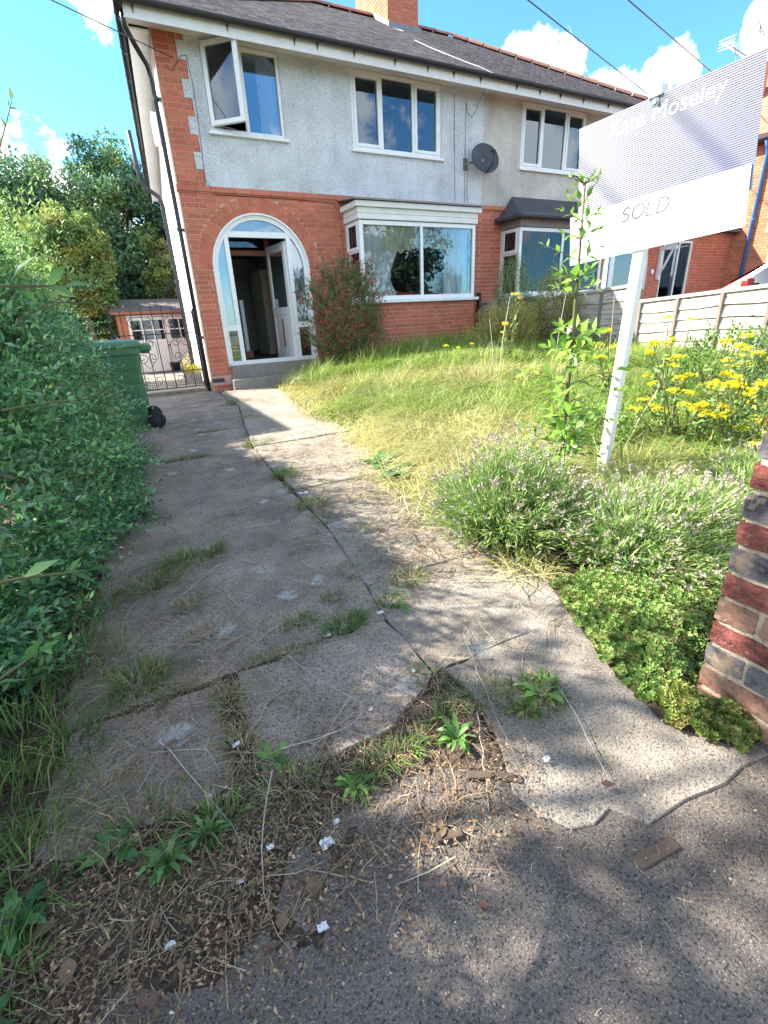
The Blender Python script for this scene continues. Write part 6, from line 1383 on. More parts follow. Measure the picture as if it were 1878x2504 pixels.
# ------------------------------------------------------------------ ragwort in flower
DAISY = (np.array([(0, 0, 0.1)] + [(math.cos(k * math.pi / 3), math.sin(k * math.pi / 3), 0) for k in range(6)], float), np.array([(0, 1 + k, 1 + (k + 1) % 6) for k in range(6)]))
def ragwort(cx, cy, h, heads, spread, label):
    z0 = float(tz(cx, cy)); t = thing('ragwort', label, 'ragwort plant', (cx, cy, z0), 'ragwort plants'); ns = max(2, heads // 3)
    st = MB(); fl = Soup()
    for k in range(heads):
        a = random.uniform(0, 6.283); r = spread * math.sqrt(random.random()); hz = h * random.uniform(0.5, 1.12)
        b = Vector((cx + random.uniform(-.05, .05), cy + random.uniform(-.05, .05), z0)); e = Vector((cx + r * math.cos(a), cy + r * math.sin(a), z0 + hz)); m_ = b.lerp(e, 0.55) + Vector((0, 0, 0.06))
        st.tube([b, m_, e], [0.006, 0.005, 0.003], 5)
        n = 30; aa = rng.uniform(0, 6.283, n); rr_ = np.sqrt(rng.uniform(0, 1, n)) * random.uniform(0.03, 0.065); P = np.stack([e.x + rr_ * np.cos(aa), e.y + rr_ * np.sin(aa), e.z + 0.02 - 3.0 * rr_ ** 2 + rng.uniform(-.012, .012, n)], 1)
        S = Soup(); nd = rand_dirs(n, 1.6); S.add(scatter(DAISY, P, np.cross(nd, rand_dirs(n)), nd, rng.uniform(0.008, 0.013, n), pick_cols(n, [(0.82, 0.74, 0.02), (0.78, 0.66, 0.015), (0.70, 0.58, 0.03)], 0.1)))
        S.build('flower_cluster', 'leaf', t)
        nl = 26; f = rng.uniform(0.1, 0.92, nl); P = np.array(b)[None] * (1 - f[:, None]) + np.array(e)[None] * f[:, None]
        fl.add(scatter(leaf_t(0.35, 0.2, 0.25), P, rand_dirs(nl, 0.3), rand_dirs(nl, 1), rng.uniform(0.04, 0.09, nl), pick_cols(nl, [(0.13, 0.24, 0.06), (0.20, 0.30, 0.07)], 0.2)))
    st.build('stems', MATS['bark_green'], t); fl.build('leaves', 'leaf_dull', t)
ragwort(3.45, 2.02, 0.80, 24, 0.34, 'ragwort with many yellow heads growing behind the sign post')
ragwort(3.62, 1.72, 0.56, 15, 0.32, 'low ragwort with yellow heads leaning towards the brick pier')
ragwort(3.95, 1.95, 0.60, 14, 0.36, 'ragwort in yellow flower out in the lawn towards the fence')
ragwort(3.95, 3.05, 0.76, 4, 0.14, 'ragwort with a flat yellow head left of the sign post, against the shaded fence')
ragwort(4.35, 2.75, 0.80, 9, 0.26, 'ragwort with yellow heads right of the sign post, against the pale fence')
ragwort(4.7, 5.25, 0.90, 5, 0.14, 'ragwort in flower beside the golden shrub')
ragwort(4.55, 6.2, 0.40, 5, 0.30, 'small ragwort in flower in the lawn below the bay window')
ragwort(4.6, 2.2, 0.66, 10, 0.3, 'ragwort in flower close before the pale fence panels')
# ------------------------------------------------------------------ shrubs
def shrub(name, label, x, y, top, rx, ry, n, size, cols, cat='shrub', wts=None, spiky=0.0, flowers=None, tm=LEAF, zlow=0.0, var=0.2):
    z0 = float(tz(x, y)); t = thing(name, label, cat, (x, y, z0)); H = top - z0
    v = rand_dirs(n); r = rng.uniform(0.35, 1, n) ** 0.5; P = np.stack([x + rx * v[:, 0] * r, y + ry * v[:, 1] * r, z0 + zlow + (H - zlow) * (0.5 + 0.5 * v[:, 2] * r)], 1)
    w_ = 1 + 0.45 * vnoise(P[:, 0] * 3, P[:, 2] * 3, 2.0); P[:, 0] = x + (P[:, 0] - x) * w_
    d = nrmz(P - np.array([x, y, z0])) + np.array([0, 0, spiky + 0.3]) + rng.normal(size=(n, 3)) * 0.35
    S = shoots(P - nrmz(d) * 0.06, d, rng.uniform(0.08, 0.18, n) * (1 + spiky), 5, size, cols, 0.12, tm, wts=wts, var=var); S.build('foliage', 'leaf_dull', t)
    tw = twig_soup(np.tile([[x, y, z0]], (60, 1)) + rng.normal(size=(60, 3)) * np.array([.08, .08, 0]), P[:60] - np.array([x, y, z0]), np.linalg.norm(P[:60] - np.array([x, y, z0]), axis=1), 0.008, (0.12, 0.085, 0.055)); tw.build('twigs', 'straw', t)
    if flowers:
        m_, fc, fs_ = flowers; i = rng.integers(0, n, m_); Q = P[i] + nrmz(P[i] - np.array([x, y, z0 + H / 2])) * 0.10; S = Soup()
        for k in range(4): S.add(scatter(leaf_t(0.5, .1, .1), Q, rand_dirs(m_, -1.6), rand_dirs(m_), rng.uniform(.7, 1.2, m_) * fs_, pick_cols(m_, fc, 0.2)))
        S.build('flowers', 'leaf_dull', t)
    return t
shrub('fuchsia', 'dark fuchsia bush with drooping red flowers between the arched door and bay', 3.66, 8.30, 2.15, 0.72, 0.44, 2500, 0.050, [(0.13, 0.23, 0.09), (0.20, 0.24, 0.10), (0.27, 0.17, 0.10), (0.17, 0.27, 0.11)], flowers=(620, [(0.55, 0.07, 0.07), (0.62, 0.12, 0.10), (0.40, 0.05, 0.08)], 0.042))
FU = bpy.data.objects['fuchsia']
for (a, b) in (((3.25, 8.5, 1.7), (-1, 0.1, 0.25)), ((3.2, 8.5, 1.2), (-1, 0.0, 0.1)), ((4.2, 8.35, 1.3), (1, 0, 0.1)), ((4.15, 8.35, 0.8), (1, -.2, 0.0)), ((3.4, 8.5, 2.0), (-.2, 0, 1))):
    sprig(a, b, 0.38, 8, 0.045, [(0.07, 0.09, 0.045), (0.15, 0.05, 0.05), (0.06, 0.12, 0.05)], FU, 0.3)
shrub('golden_shrub', 'golden green small-leaved shrub against the fence beside the bay', 6.15, 6.9, 1.30, 0.66, 0.5, 1700, 0.040, [(0.46, 0.41, 0.11), (0.35, 0.36, 0.09), (0.54, 0.46, 0.15)], spiky=0.3)
shrub('golden_shrub', 'taller olive-gold shrub by the fence below the neighbouring bay', 6.85, 6.55, 1.78, 0.36, 0.36, 1100, 0.040, [(0.42, 0.37, 0.10), (0.26, 0.29, 0.08)], spiky=0.6)
shrub('grey_green_shrub', 'tall grey-green spiky shrub rising above the fence end post', 6.9, 7.7, 2.05, 0.36, 0.4, 900, 0.055, [(0.20, 0.30, 0.13), (0.26, 0.33, 0.15)], spiky=0.9, tm=NARROW and leaf_t(0.25))
shrub('bramble', 'sprawling bramble with bright leaves in front of the pale fence', 5.3, 2.75, 0.95, 0.55, 0.45, 330, 0.06, [(0.18, 0.30, 0.06), (0.13, 0.25, 0.05), (0.10, 0.20, 0.05)])
shrub('grey_green_shrub', 'grey-leaved catmint clump before the last pale fence panel', 6.1, 2.7, 0.92, 0.40, 0.35, 480, 0.034, [(0.17, 0.24, 0.15), (0.22, 0.28, 0.19)], spiky=0.7, flowers=(200, [(0.16, 0.11, 0.16), (0.22, 0.17, 0.2)], 0.018))
shrub('weed_clump', 'shaded leafy weeds at the foot of the fence', 6.7, 5.9, 0.85, 0.5, 0.7, 420, 0.05, [(0.13, 0.23, 0.05), (0.10, 0.18, 0.05)], cat='weeds')
shrub('weed_clump', 'leafy weeds around the base of the sign post', 3.05, 2.4, 0.50, 0.35, 0.3, 300, 0.045, [(0.18, 0.30, 0.06), (0.13, 0.24, 0.05)], cat='weeds')
shrub('weed_clump', 'pale weeds and seedlings along the side wall by the planter', 1.75, 13.2, 0.25, 0.16, 0.5, 120, 0.05, [(0.25, 0.32, 0.06), (0.40, 0.36, 0.05)], cat='weeds')
# stone planter with yellow flowers by the side wall
z0 = float(tz(0, 12.4)); pl_ = thing('planter', 'small stone planter of yellow flowers against the white side wall', 'planter', (1.38, 12.4, z0))
MB().box(1.22, 12.2, z0, 1.56, 12.6, z0 + 0.26).build('trough', MATS['stone_step'], pl_, bevel=0.012)
n = 500; P = np.stack([rng.uniform(1.2, 1.58, n), rng.uniform(12.2, 12.6, n), z0 + 0.26 + rng.uniform(0, 0.16, n)], 1); S = Soup(); S.add(scatter(QUADL, P, rand_dirs(n, .5), rand_dirs(n, 1), 0.045, pick_cols(n, [(0.16, 0.25, 0.05), (0.6, 0.45, 0.03), (0.5, 0.38, 0.04)], 0.2))); S.build('flowers', 'leaf_dull', pl_)
shrub('yellow_flower_clump', 'clump of yellow flowers in front of the garage door', 1.95, 17.5, float(tz(0, 17.5)) + 0.62, 0.26, 0.4, 160, 0.06, [(0.55, 0.42, 0.03), (0.22, 0.26, 0.05), (0.7, 0.7, 0.66)], cat='flowers')
# ------------------------------------------------------------------ stonecrop carpet by the pier
poly = [(1.46, 1.28), (1.66, 1.26), (2.05, 1.0), (1.98, 0.62), (1.42, 0.60), (1.345, 0.56), (1.345, 0.40), (1.27, 0.40), (1.17, 0.56), (1.22, 0.75), (1.30, 0.95), (1.38, 1.12)]
def inpoly(x, y, pl):
    c = np.zeros(len(x), bool); n = len(pl)
    for i in range(n):
        (xa, ya), (xb, yb) = pl[i], pl[(i + 1) % n]; c ^= ((ya > y) != (yb > y)) & (x < (xb - xa) * (y - ya) / (yb - ya + 1e-12) + xa)
    return c
x = rng.uniform(1.12, 2.1, 15000); y = rng.uniform(0.36, 1.32, 15000); ok = inpoly(x + .02 * vnoise(x, y, 12), y, poly); x, y = x[ok], y[ok]; n = len(x)
bd = np.minimum.reduce([np.hypot(x - a, y - b) for (a, b) in wobble(poly, 0.08, 0.0)])
z = 0.045 + 0.095 * sm(bd / 0.15) + 0.02 * vnoise(x, y, 9.0) + rng.uniform(-.012, .012, n)
ROS = np.concatenate([[(0, 0, 0.0), (0.62, 0.30, 0.30), (1.0, 0, 0.42), (0.62, -0.30, 0.30)]]); S = Soup()
nd = nrmz(np.stack([rng.normal(size=n) * .35 - 0.15, rng.normal(size=n) * .35 - 0.25, np.ones(n)], 1)); tx = nrmz(np.cross(nd, rand_dirs(n))); ty = np.cross(nd, tx)
sz = rng.uniform(0.010, 0.021, n); cc = pick_cols(n, [(0.28, 0.43, 0.10), (0.22, 0.37, 0.08), (0.38, 0.49, 0.15), (0.14, 0.27, 0.055), (0.30, 0.30, 0.10)], 0.15)
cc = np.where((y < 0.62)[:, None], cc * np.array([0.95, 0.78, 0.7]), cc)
for lay, (k_, s_, lift, o_) in enumerate(((6, 1.0, 0.25, 0), (5, 0.6, 0.75, .4))):
    for q in range(k_):
        a = 2 * math.pi * q / k_ + o_; d = tx * math.cos(a) + ty * math.sin(a) + nd * lift
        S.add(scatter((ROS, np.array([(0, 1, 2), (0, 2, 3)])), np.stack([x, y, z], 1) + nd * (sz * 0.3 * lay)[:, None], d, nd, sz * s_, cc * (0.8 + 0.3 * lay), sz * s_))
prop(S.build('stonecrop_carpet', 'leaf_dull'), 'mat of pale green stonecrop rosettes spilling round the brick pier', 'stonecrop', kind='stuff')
mb = MB(); pw = wobble(poly, 0.08, 0.0); mb.add([(x_, y_, 0.035) for x_, y_ in pw] + [(1.5 + (x_ - 1.5) * .7, .85 + (y_ - .85) * .7, 0.075) for x_, y_ in pw], [(i, (i + 1) % len(pw), len(pw) + (i + 1) % len(pw), len(pw) + i) for i in range(len(pw))] + [tuple(range(len(pw), 2 * len(pw)))])
prop(mb.build('planting_soil', MATS['soil']), kind='structure')
# ------------------------------------------------------------------ grass tufts in the joints
def where(x, y):
    if y < 1.0: return 'along the broken slab edge' if x > -.05 else 'in the litter under the hedge'
    if x < -.15: return 'at the hedge edge of the drive' + (' level with the bin' if y > 4.4 else ' near the footway' if y < 1.9 else '')
    if y > 5: return 'where the path runs up to the doorstep'
    if 4.3 < y: return 'in the cross joint beside the raised path slab'
    if x > 1.0: return 'at the lawn edge before the lavender' if y < 2.8 else 'by the dock plant at the lawn edge'
    if x > .8 and y > 2: return 'in the long joint beside the path'
    if 2.2 < y < 2.7: return 'in the second cross joint of the drive'
    if y < 1.9: return 'in the joints of the front slabs' + (' near the path' if x > .5 else '')
    return 'in the middle of the drive'
def tuft(x, y, r, n, h, label, dry=0.3, sq=1.0, ang=0.0):
    if label is TL: label = ('bright green ' if dry < .22 else 'half dry ' if dry < .55 else 'straw-dry ') + ('spreading' if r > .11 else 'small' if r < .065 else 'compact') + ' grass tuft ' + where(x, y)
    elif label.startswith('flat mat'): label = ('broad' if r > .13 else 'narrow') + ' flat mat of dead grass ' + where(x, y)
    elif label.startswith('long dark'): label = ('tall' if h > .11 else 'short') + ' dark grass at the hedge foot, ' + ('next to the footway' if y < 1.1 else 'beside the front slab' if y < 1.6 else 'under the loose hedge shoots')
    z0 = 0.02 if x < float(edge(y)) else float(tz(x, y)); a = rng.uniform(0, 6.283, n); q = np.sqrt(rng.uniform(0, 1, n)) * r
    ex = q * np.cos(a); ey = q * np.sin(a) * sq; P = np.stack([x + ex * math.cos(ang) - ey * math.sin(ang), y + ex * math.sin(ang) + ey * math.cos(ang), np.full(n, z0)], 1)
    la = a + rng.normal(size=n) * 0.7; c = np.where((rng.uniform(size=n) < dry)[:, None], pick_cols(n, [(0.40, 0.33, 0.17), (0.33, 0.27, 0.14)], 0.2), pick_cols(n, [(0.12, 0.22, 0.045), (0.16, 0.27, 0.05), (0.09, 0.17, 0.04)], 0.2))
    S = Soup(); S.add(blades(P, rng.uniform(0.5, 1.2, n) * h, np.stack([np.cos(la), np.sin(la), np.zeros(n)], 1), rng.uniform(0.4, 1.7, n), rng.uniform(0.0025, 0.005, n), c))
    return prop(S.build('grass_tuft', 'grass'), label, 'grass tuft', 'grass tufts rooted in the drive joints')
TL = 'tuft of green and dry grass rooted in a joint of the concrete drive'
for (x_, y_, r, n_, h_, dr, sq, an) in ((0.95, 3.57, .10, 260, .11, .15, .7, 0), (0.90, 2.83, .10, 220, .09, .45, .7, 0), (0.41, 1.62, .07, 130, .05, .3, .6, 0), (0.56, 1.50, .10, 240, .07, .1, .4, .25), (0.97, 1.68, .09, 220, .06, .6, .8, 0),
        (0.10, 2.46, .17, 300, .10, .2, .3, .1), (-.10, 2.30, .14, 260, .08, .4, .5, .3), (-.19, 1.57, .09, 260, .10, .25, .8, 0), (0.02, 2.0, .06, 90, .06, .6, .8, 0), (1.02, 4.75, .16, 300, .11, .3, .5, 0), (0.35, 4.64, .22, 260, .07, .4, .25, 0),
        (1.28, 6.1, .12, 180, .12, .5, .8, 0), (1.42, 7.6, .16, 240, .16, .6, .7, 0), (0.75, 5.78, .2, 170, .05, .6, .2, 0), (0.60, 1.72, .05, 80, .04, .4, .8, 0), (0.80, 1.56, .06, 120, .05, .3, .8, 0), (1.05, 2.35, .08, 90, .04, .5, .8, 0), (1.10, 3.2, .10, 120, .06, .3, .4, 0), (0.45, 3.0, .05, 60, .04, .9, .9, 0),
        (0.42, .87, .12, 190, .05, .15, .30, .1), (0.64, .91, .11, 150, .05, .3, .35, .4), (0.93, .83, .10, 240, .06, .35, .8, 0), (0.86, .88, .07, 130, .05, .5, .8, 0), (0.80, .95, .08, 120, .04, .6, .8, 0), (0.065, 1.12, .05, 260, .04, .85, 2.0, 0), (0.065, 1.32, .05, 260, .04, .85, 2.0, 0), (0.15, .93, .09, 160, .045, .6, .6, 0), (-.05, .92, .07, 110, .07, .45, .8, 0), (-.20, 1.02, .07, 90, .07, .4, .8, 0), (0.69, 1.08, .05, 90, .05, .5, 1.2, .3), (0.76, 1.9, .05, 90, .04, .7, 2.2, 0), (0.88, 2.6, .05, 110, .05, .6, 2.0, 0), (0.90, 3.25, .06, 110, .06, .5, 2.0, 0), (0.92, 4.2, .05, 110, .06, .6, 2.2, 0), (1.2, 5.5, .06, 110, .06, .6, 2.2, .1), (0.30, 1.47, .18, 190, .03, .7, .15, -.05), (-.18, 1.47, .16, 150, .04, .6, .2, 0), (0.50, 2.42, .2, 130, .025, .85, .12, 0)):
    tuft(x_, y_, r, n_, h_, TL, dr, sq, an)
for (x_, y_, r, n_, h_, sq, an) in ((0.60, 3.55, .10, 120, .03, .5, 0), (0.2, 3.0, .12, 110, .025, .6, .4), (1.05, 2.7, .14, 160, .03, .8, 0), (1.15, 2.2, .12, 140, .03, .8, 0), (1.25, 1.85, .12, 150, .035, .8, 0), (0.95, 2.05, .10, 120, .025, .7, .5), (0.05, 1.75, .10, 130, .03, .6, .3), (0.35, 1.25, .08, 60, .015, .8, 0), (-.30, 2.9, .12, 170, .05, 2.0, .1), (-.22, 3.5, .10, 150, .05, 2.0, .1), (-.12, 4.2, .12, 170, .05, 2.2, 0), (0.0, 5.2, .16, 190, .06, 1.5, 0), (-.28, 1.8, .12, 170, .05, 1.4, .2), (-.3, 1.15, .10, 150, .04, .8, 0), (0.0, .80, .12, 90, .025, .6, .2), (-.2, .78, .12, 90, .025, .6, .2), (.25, .80, .12, 80, .025, .4, .1), (1.35, 4.0, .12, 130, .03, .8, 0), (1.5, 4.55, .14, 150, .03, .5, 0), (1.45, 3.15, .14, 180, .05, .5, 0)):
    o = tuft(x_, y_, r, n_, h_, 'flat mat of dead straw-coloured grass on the drive', .92, sq, an); o['group'] = 'mats of dead grass on the drive'
for k, (x_, y_, r, n_, h_) in enumerate(((-.52, 1.22, .16, 240, .12), (-.46, 1.02, .12, 170, .10), (-.52, 1.50, .15, 200, .12), (-.38, 1.38, .08, 110, .08), (-.64, .95, .14, 150, .10), (-.47, .80, .07, 80, .08), (-.42, 1.85, .14, 220, .12), (-.36, 2.2, .12, 180, .10))):
    o = tuft(x_, y_, r, n_, h_, 'long dark grass growing at the foot of the hedge', .12); o['group'] = 'grass at the hedge foot'
# ------------------------------------------------------------------ broad-leaved weeds (each leaf its own part)
def rosette(x, y, n, size, label, cols, up=0.35, name='dock_weed', wid=0.34, cat='weed', jag=0.28):
    z0 = 0.02 if x < float(edge(y)) else float(tz(x, y)) + 0.05; t = thing(name, label, cat, (x, y, z0)); 
    for k in range(n):
        a = k * 2.4 + random.uniform(-.3, .3); L_ = size * random.uniform(.6, 1.15); el = up * random.uniform(.2, 1.9); w_ = L_ * wid; N_ = 10; vs = []; wave = random.uniform(0, 6)
        for i in range(N_ + 1):
            f = i / N_; hw = w_ / 2 * (math.sin(math.pi * (f ** 0.8)) * 0.95 + 0.06 * (1 - f)) * (1 + jag * math.sin(f * 26 + wave) + 0.12 * math.sin(f * 9)); rr_ = L_ * f; zz = z0 + 0.006 + L_ * (el * f - 0.75 * el * f * f) ; c_, s_ = math.cos(a), math.sin(a)
            for sg in (-1, 0, 1): vs.append((x + rr_ * c_ - sg * hw * s_, y + rr_ * s_ + sg * hw * c_, zz + abs(sg) * hw * 0.28 + 0.003 * math.sin(9 * f + sg + wave)))
        F = [(i * 3 + j, i * 3 + j + 1, i * 3 + j + 4, i * 3 + j + 3) for i in range(N_) for j in range(2)]
        c = pick_cols(1, cols, 0.15)[0]; me = mesh_np('leaf', vs, np.array(F), np.tile(c, (len(vs), 1)), smooth=True, mat=MATS['leaf']); link('leaf', me, t)
DK = [(0.10, 0.23, 0.045), (0.14, 0.29, 0.06), (0.17, 0.31, 0.08)]
rosette(0.95, 0.83, 30, 0.085, 'dandelion-like weed in the broken corner of the pale concrete', DK + [(0.2, 0.3, .08), (.26, .27, .1)], .8, wid=.26)
rosette(0.87, 0.80, 22, 0.06, 'yellowing weed tucked against the dandelion-like one', [(0.2, 0.28, .07), (.32, .3, .1), (.12, .24, .05)], 1.0, wid=.24)
rosette(1.0, 0.87, 18, 0.06, 'small leafy weed behind the dandelion-like one', DK, 1.0, wid=.26)
rosette(0.62, 0.83, 18, 0.07, 'broad-leaved weed along the broken slab edge', DK, .9, wid=.24)
rosette(0.30, 0.84, 14, 0.06, 'plantain weed beside the long grass clump on the slab edge', DK, .8, wid=.26)
rosette(0.13, 1.03, 10, 0.07, 'small weed in the gap between two near slabs', DK, .7, wid=.28)
rosette(-.16, 0.88, 34, 0.065, 'thistle-like weed standing in the leaf litter', [(0.08, 0.18, 0.05), (0.11, 0.22, 0.06)], 1.1, wid=.22, jag=.4)
rosette(-.07, 0.90, 30, 0.06, 'ferny dark weed beside the thistle-like weed', [(0.08, 0.17, 0.05), (0.13, 0.24, 0.07)], 1.3, wid=.18, jag=.45)
rosette(-.27, 0.98, 14, 0.08, 'broad weed with pale leaf blades near the hedge grass', [(0.08, 0.2, 0.05), (0.2, 0.3, 0.09)], .7)
rosette(1.72, 3.36, 12, 0.22, 'dock plant with large dark leaves at the lawn edge', [(0.10, 0.21, 0.06), (0.16, 0.28, 0.09)], .45, wid=.42)
rosette(1.66, 2.98, 16, 0.18, 'low clump of grey-green leaves at the lawn edge near the lavender', [(0.13, 0.22, 0.09), (0.18, 0.27, 0.11)], .4, wid=.45)
rosette(0.98, 1.70, 7, 0.07, 'little yellow-green weed among dry grass on the path', [(0.16, 0.30, 0.07), (0.3, 0.34, 0.06)], .3, wid=.5)
rosette(0.82, 1.50, 7, 0.06, 'tiny weed beside the dark grass clump on the drive', DK, .3, wid=.5)
rosette(-.45, .90, 16, 0.08, 'soft-leaved weed under the hedge near the footway', [(0.05, 0.15, 0.05), (0.09, .2, .06)], .8, wid=.4)
rosette(-.50, .72, 16, 0.08, 'shaded weed under the hedge at the footway corner', [(0.04, 0.13, 0.045), (0.09, .2, .06)], .8, wid=.4)
rosette(2.6, 4.6, 9, 0.14, 'dark leafy weed in the middle of the dry lawn', DK, .5, wid=.45); rosette(3.2, 4.9, 8, 0.14, 'leafy weed lying in the flattened lawn grass', DK, .5, wid=.45)
rosette(1.1, 3.95, 9, 0.10, 'yellow-green weed lying on the paved path', [(0.16, 0.27, 0.07), (0.22, 0.30, 0.07)], .25, wid=.4)
# ------------------------------------------------------------------ straw, twigs and leaf litter
def onslab(x, y):
    z = np.where((y > 0.97) & (x > -.45), 0.034, np.where((y > 0.70) & (x < .66), 0.022, 0.030)); z = np.where((y < 0.95) & (x > 0.66), 0.045, z); z = np.where((y > 3.2) & (x > 1.0), 0.064, z); return np.where((y > 4.62) & (x > 1.05), 0.094, z)
S = Soup()
def straws(n, xr, yr, ln, w, cols, w8=None):
    x = rng.uniform(*xr, n); y = rng.uniform(*yr, n); x = np.where(x > edge(y) + 0.1, edge(y) - rng.uniform(0, .25, n), x); a = rng.uniform(0, 6.283, n); k = rng.uniform(-.35, .35, n); L_ = rng.uniform(*ln, n)
    tm = (np.array([(0, -.5, 0), (0, .5, 0), (.5, -.5, 0.02), (.5, .5, .02), (1, -.25, 0), (1, .25, 0)], float), np.array([(0, 2, 3), (0, 3, 1), (2, 4, 5), (2, 5, 3)]))
    P = np.stack([x, y, onslab(x, y) + rng.uniform(0.004, 0.014, n)], 1); t = scatter(tm, P, np.stack([np.cos(a), np.sin(a), rng.normal(size=n) * 0.03], 1), np.tile([0, 0, 1.0], (n, 1)), L_, pick_cols(n, cols, 0.2), rng.uniform(.7, 1.3, n) * w)
    V = t[0].reshape(-1, 6, 3); side = np.stack([-np.sin(a), np.cos(a), np.zeros(n)], 1); V[:, 2:4] += (side * (k * L_ * 0.25)[:, None])[:, None, :]; S.add((V.reshape(-1, 3), t[1], t[2]))
SC = [(0.30, 0.22, 0.13), (0.23, 0.165, 0.095), (0.40, 0.32, 0.21), (0.15, 0.10, 0.065)]
straws(1500, (-.4, 1.5), (1.0, 4.5), (0.015, 0.07), 0.002, SC); straws(900, (-.3, 2.0), (4.0, 9.0), (0.05, 0.2), 0.006, SC); straws(900, (-.3, 1.5), (0.9, 4.5), (0.08, 0.24), 0.0024, SC)
straws(450, (-.5, .3), (0.6, 1.7), (0.03, 0.14), 0.0016, SC); straws(2200, (-.5, .75), (0.62, 1.0), (0.008, 0.04), 0.0018, SC[:2] + SC[3:]); straws(500, (.0, 1.3), (.1, .75), (0.006, 0.03), 0.0013, SC); straws(120, (-.45, .6), (.5, 1.1), (0.06, 0.18), 0.002, SC)
straws(700, (-.45, .1), (1.0, 2.8), (0.04, 0.18), 0.0022, SC); straws(900, (0.9, 1.7), (1.6, 4.5), (0.05, 0.22), 0.004, SC)
prop(S.build('straw_litter', 'straw'), 'dry grass stalks and straw scattered over the drive', 'straw', kind='stuff')
S = Soup(); n = 11000; x = rng.uniform(-.66, .80, n); y = rng.uniform(.48, 1.06, n) ; ok = rng.uniform(size=n) < np.clip(1.25 - np.abs(x + 0.15) * 1.1, 0.1, 1) * np.clip(1.3 - np.abs(y - .78) * 2.6, 0.08, 1); x, y = x[ok], y[ok]; n = len(x)
S.add(scatter(leaf_t(.5, .25, .2), np.stack([x, y, onslab(x, y) + rng.uniform(0, .012, n)], 1), rand_dirs(n) * np.array([1, 1, .25]), rand_dirs(n, 1.6), rng.uniform(0.005, 0.015, n), pick_cols(n, [(0.22, 0.13, 0.075), (0.30, 0.19, 0.11), (0.14, 0.09, 0.055), (0.38, 0.26, 0.15)], 0.25)))
n = 500; x = rng.uniform(-.4, 1.3, n); y = rng.uniform(.15, 3.5, n); S.add(scatter(leaf_t(.5, .25, .2), np.stack([x, y, onslab(x, y) + .003], 1), rand_dirs(n) * np.array([1, 1, .2]), rand_dirs(n, 1.6), rng.uniform(0.004, 0.014, n), pick_cols(n, [(0.2, 0.12, 0.07), (0.45, 0.40, 0.33), (0.10, 0.06, 0.04)], 0.25)))
n = 1500; x = rng.uniform(-.4, 1.35, n); y = rng.uniform(.12, 4.2, n); S.add(scatter(leaf_t(.6, .2, .1), np.stack([x, y, onslab(x, y) + .003], 1), rand_dirs(n) * np.array([1, 1, .15]), rand_dirs(n, 2), rng.uniform(0.002, 0.007, n), pick_cols(n, [(0.6, 0.55, 0.47), (0.5, 0.43, 0.34), (0.7, 0.68, 0.64)], 0.2)))
prop(S.build('leaf_litter', 'straw'), 'brown crumbled leaf litter along the drive threshold', 'leaf litter', kind='stuff')
# single fallen leaves
dls = []
for v_ in range(4):
    mb = MB(); N_ = 6
    def lf_(u, v, q=v_): 
        w_ = math.sin(math.pi * min(1, u * .98 + .01)) * (0.22 + 0.04 * q) * (1 + .15 * math.sin(9 * u + q)); return (u - .5, (v - .5) * 2 * w_, 0.05 * math.sin(3 * u + q) + abs(v - .5) * .22 * (1 if q % 2 else .5))
    dls.append(mb.grid(lf_, 7, 2).mesh('dead_leaf', MATS['dead_leaf'], smooth=True))
big = [(-.13, 1.40, .06, 1.1), (-.40, .86, .055, .3), (-.35, .76, .05, 1.6), (.04, .63, .035, 1.2), (.43, .62, .035, .6), (-.12, 1.22, .05, .8), (-.1, 1.1, .045, 0), (.12, .66, .05, 1.3)]
spots_ = big + [(random.uniform(-.45, .55), random.uniform(.58, 1.0), random.uniform(.014, .032), random.uniform(0, 6)) for _ in range(60)] + [(random.uniform(-.3, 1.3), random.uniform(.2, 3.2), random.uniform(.018, .035), random.uniform(0, 6)) for _ in range(16)]
for k, (x_, y_, s_, a_) in enumerate(spots_):
    o = link('dead_leaf', dls[k % 4]); o.location = (x_, y_, float(onslab(np.array(x_), np.array(y_))) + 0.012); o.scale = (s_, s_, s_); o.rotation_euler = (random.uniform(-.25, .25), random.uniform(-.2, .2), a_)
    sf = 'on the tarmac footway' if y_ < .7 and x_ > 0 else 'in the straw litter under the hedge' if y_ < 1.05 and x_ < .25 else 'along the broken slab edge' if y_ < 1.05 else 'on the concrete drive'
    prop(o, ('small' if s_ > .024 else 'tiny') + ' dry brown leaf lying ' + sf if k >= 8 else 'large curled brown leaf lying near the hedge edge of the drive', 'dead leaf', 'dry brown fallen leaves' if k >= 8 else 'large curled fallen leaves')
# white paper scraps
for k, (x_, y_, s_) in enumerate(((.18, .74, .024), (.11, .585, .015), (-.17, .71, .014), (.05, 1.13, .014), (.72, 1.50, .02), (.93, 3.08, .045), (.47, 1.475, .022), (.78, .64, .014), (.06, .80, .012), (.22, .78, .012), (-.02, .76, .010), (.66, 1.13, .012), (.45, 1.05, .010), (-.05, 1.0, .014))):
    r2 = random.Random(k); mb = MB(); N_ = 6; mb.grid(lambda u, v: (x_ + (u - .5) * s_ * 1.4 + r2.uniform(-.12, .12) * s_, y_ + (v - .5) * s_ + r2.uniform(-.12, .12) * s_, float(onslab(np.array(x_), np.array(y_))) + .006 + r2.uniform(0, .3) * s_), N_, N_ - 2)
    prop(mb.build('paper_scrap', MATS['paper']), ('larger' if s_ > .021 else 'small' if s_ > .0125 else 'tiny') + ' crumpled white paper scrap ' + ('in the straw litter' if y_ < 1 and x_ < .3 else 'by the timber offcut' if y_ < 1 else 'on the concrete near the lawn' if y_ > 2 else 'on the front slabs'), 'paper scrap', 'white paper scraps')
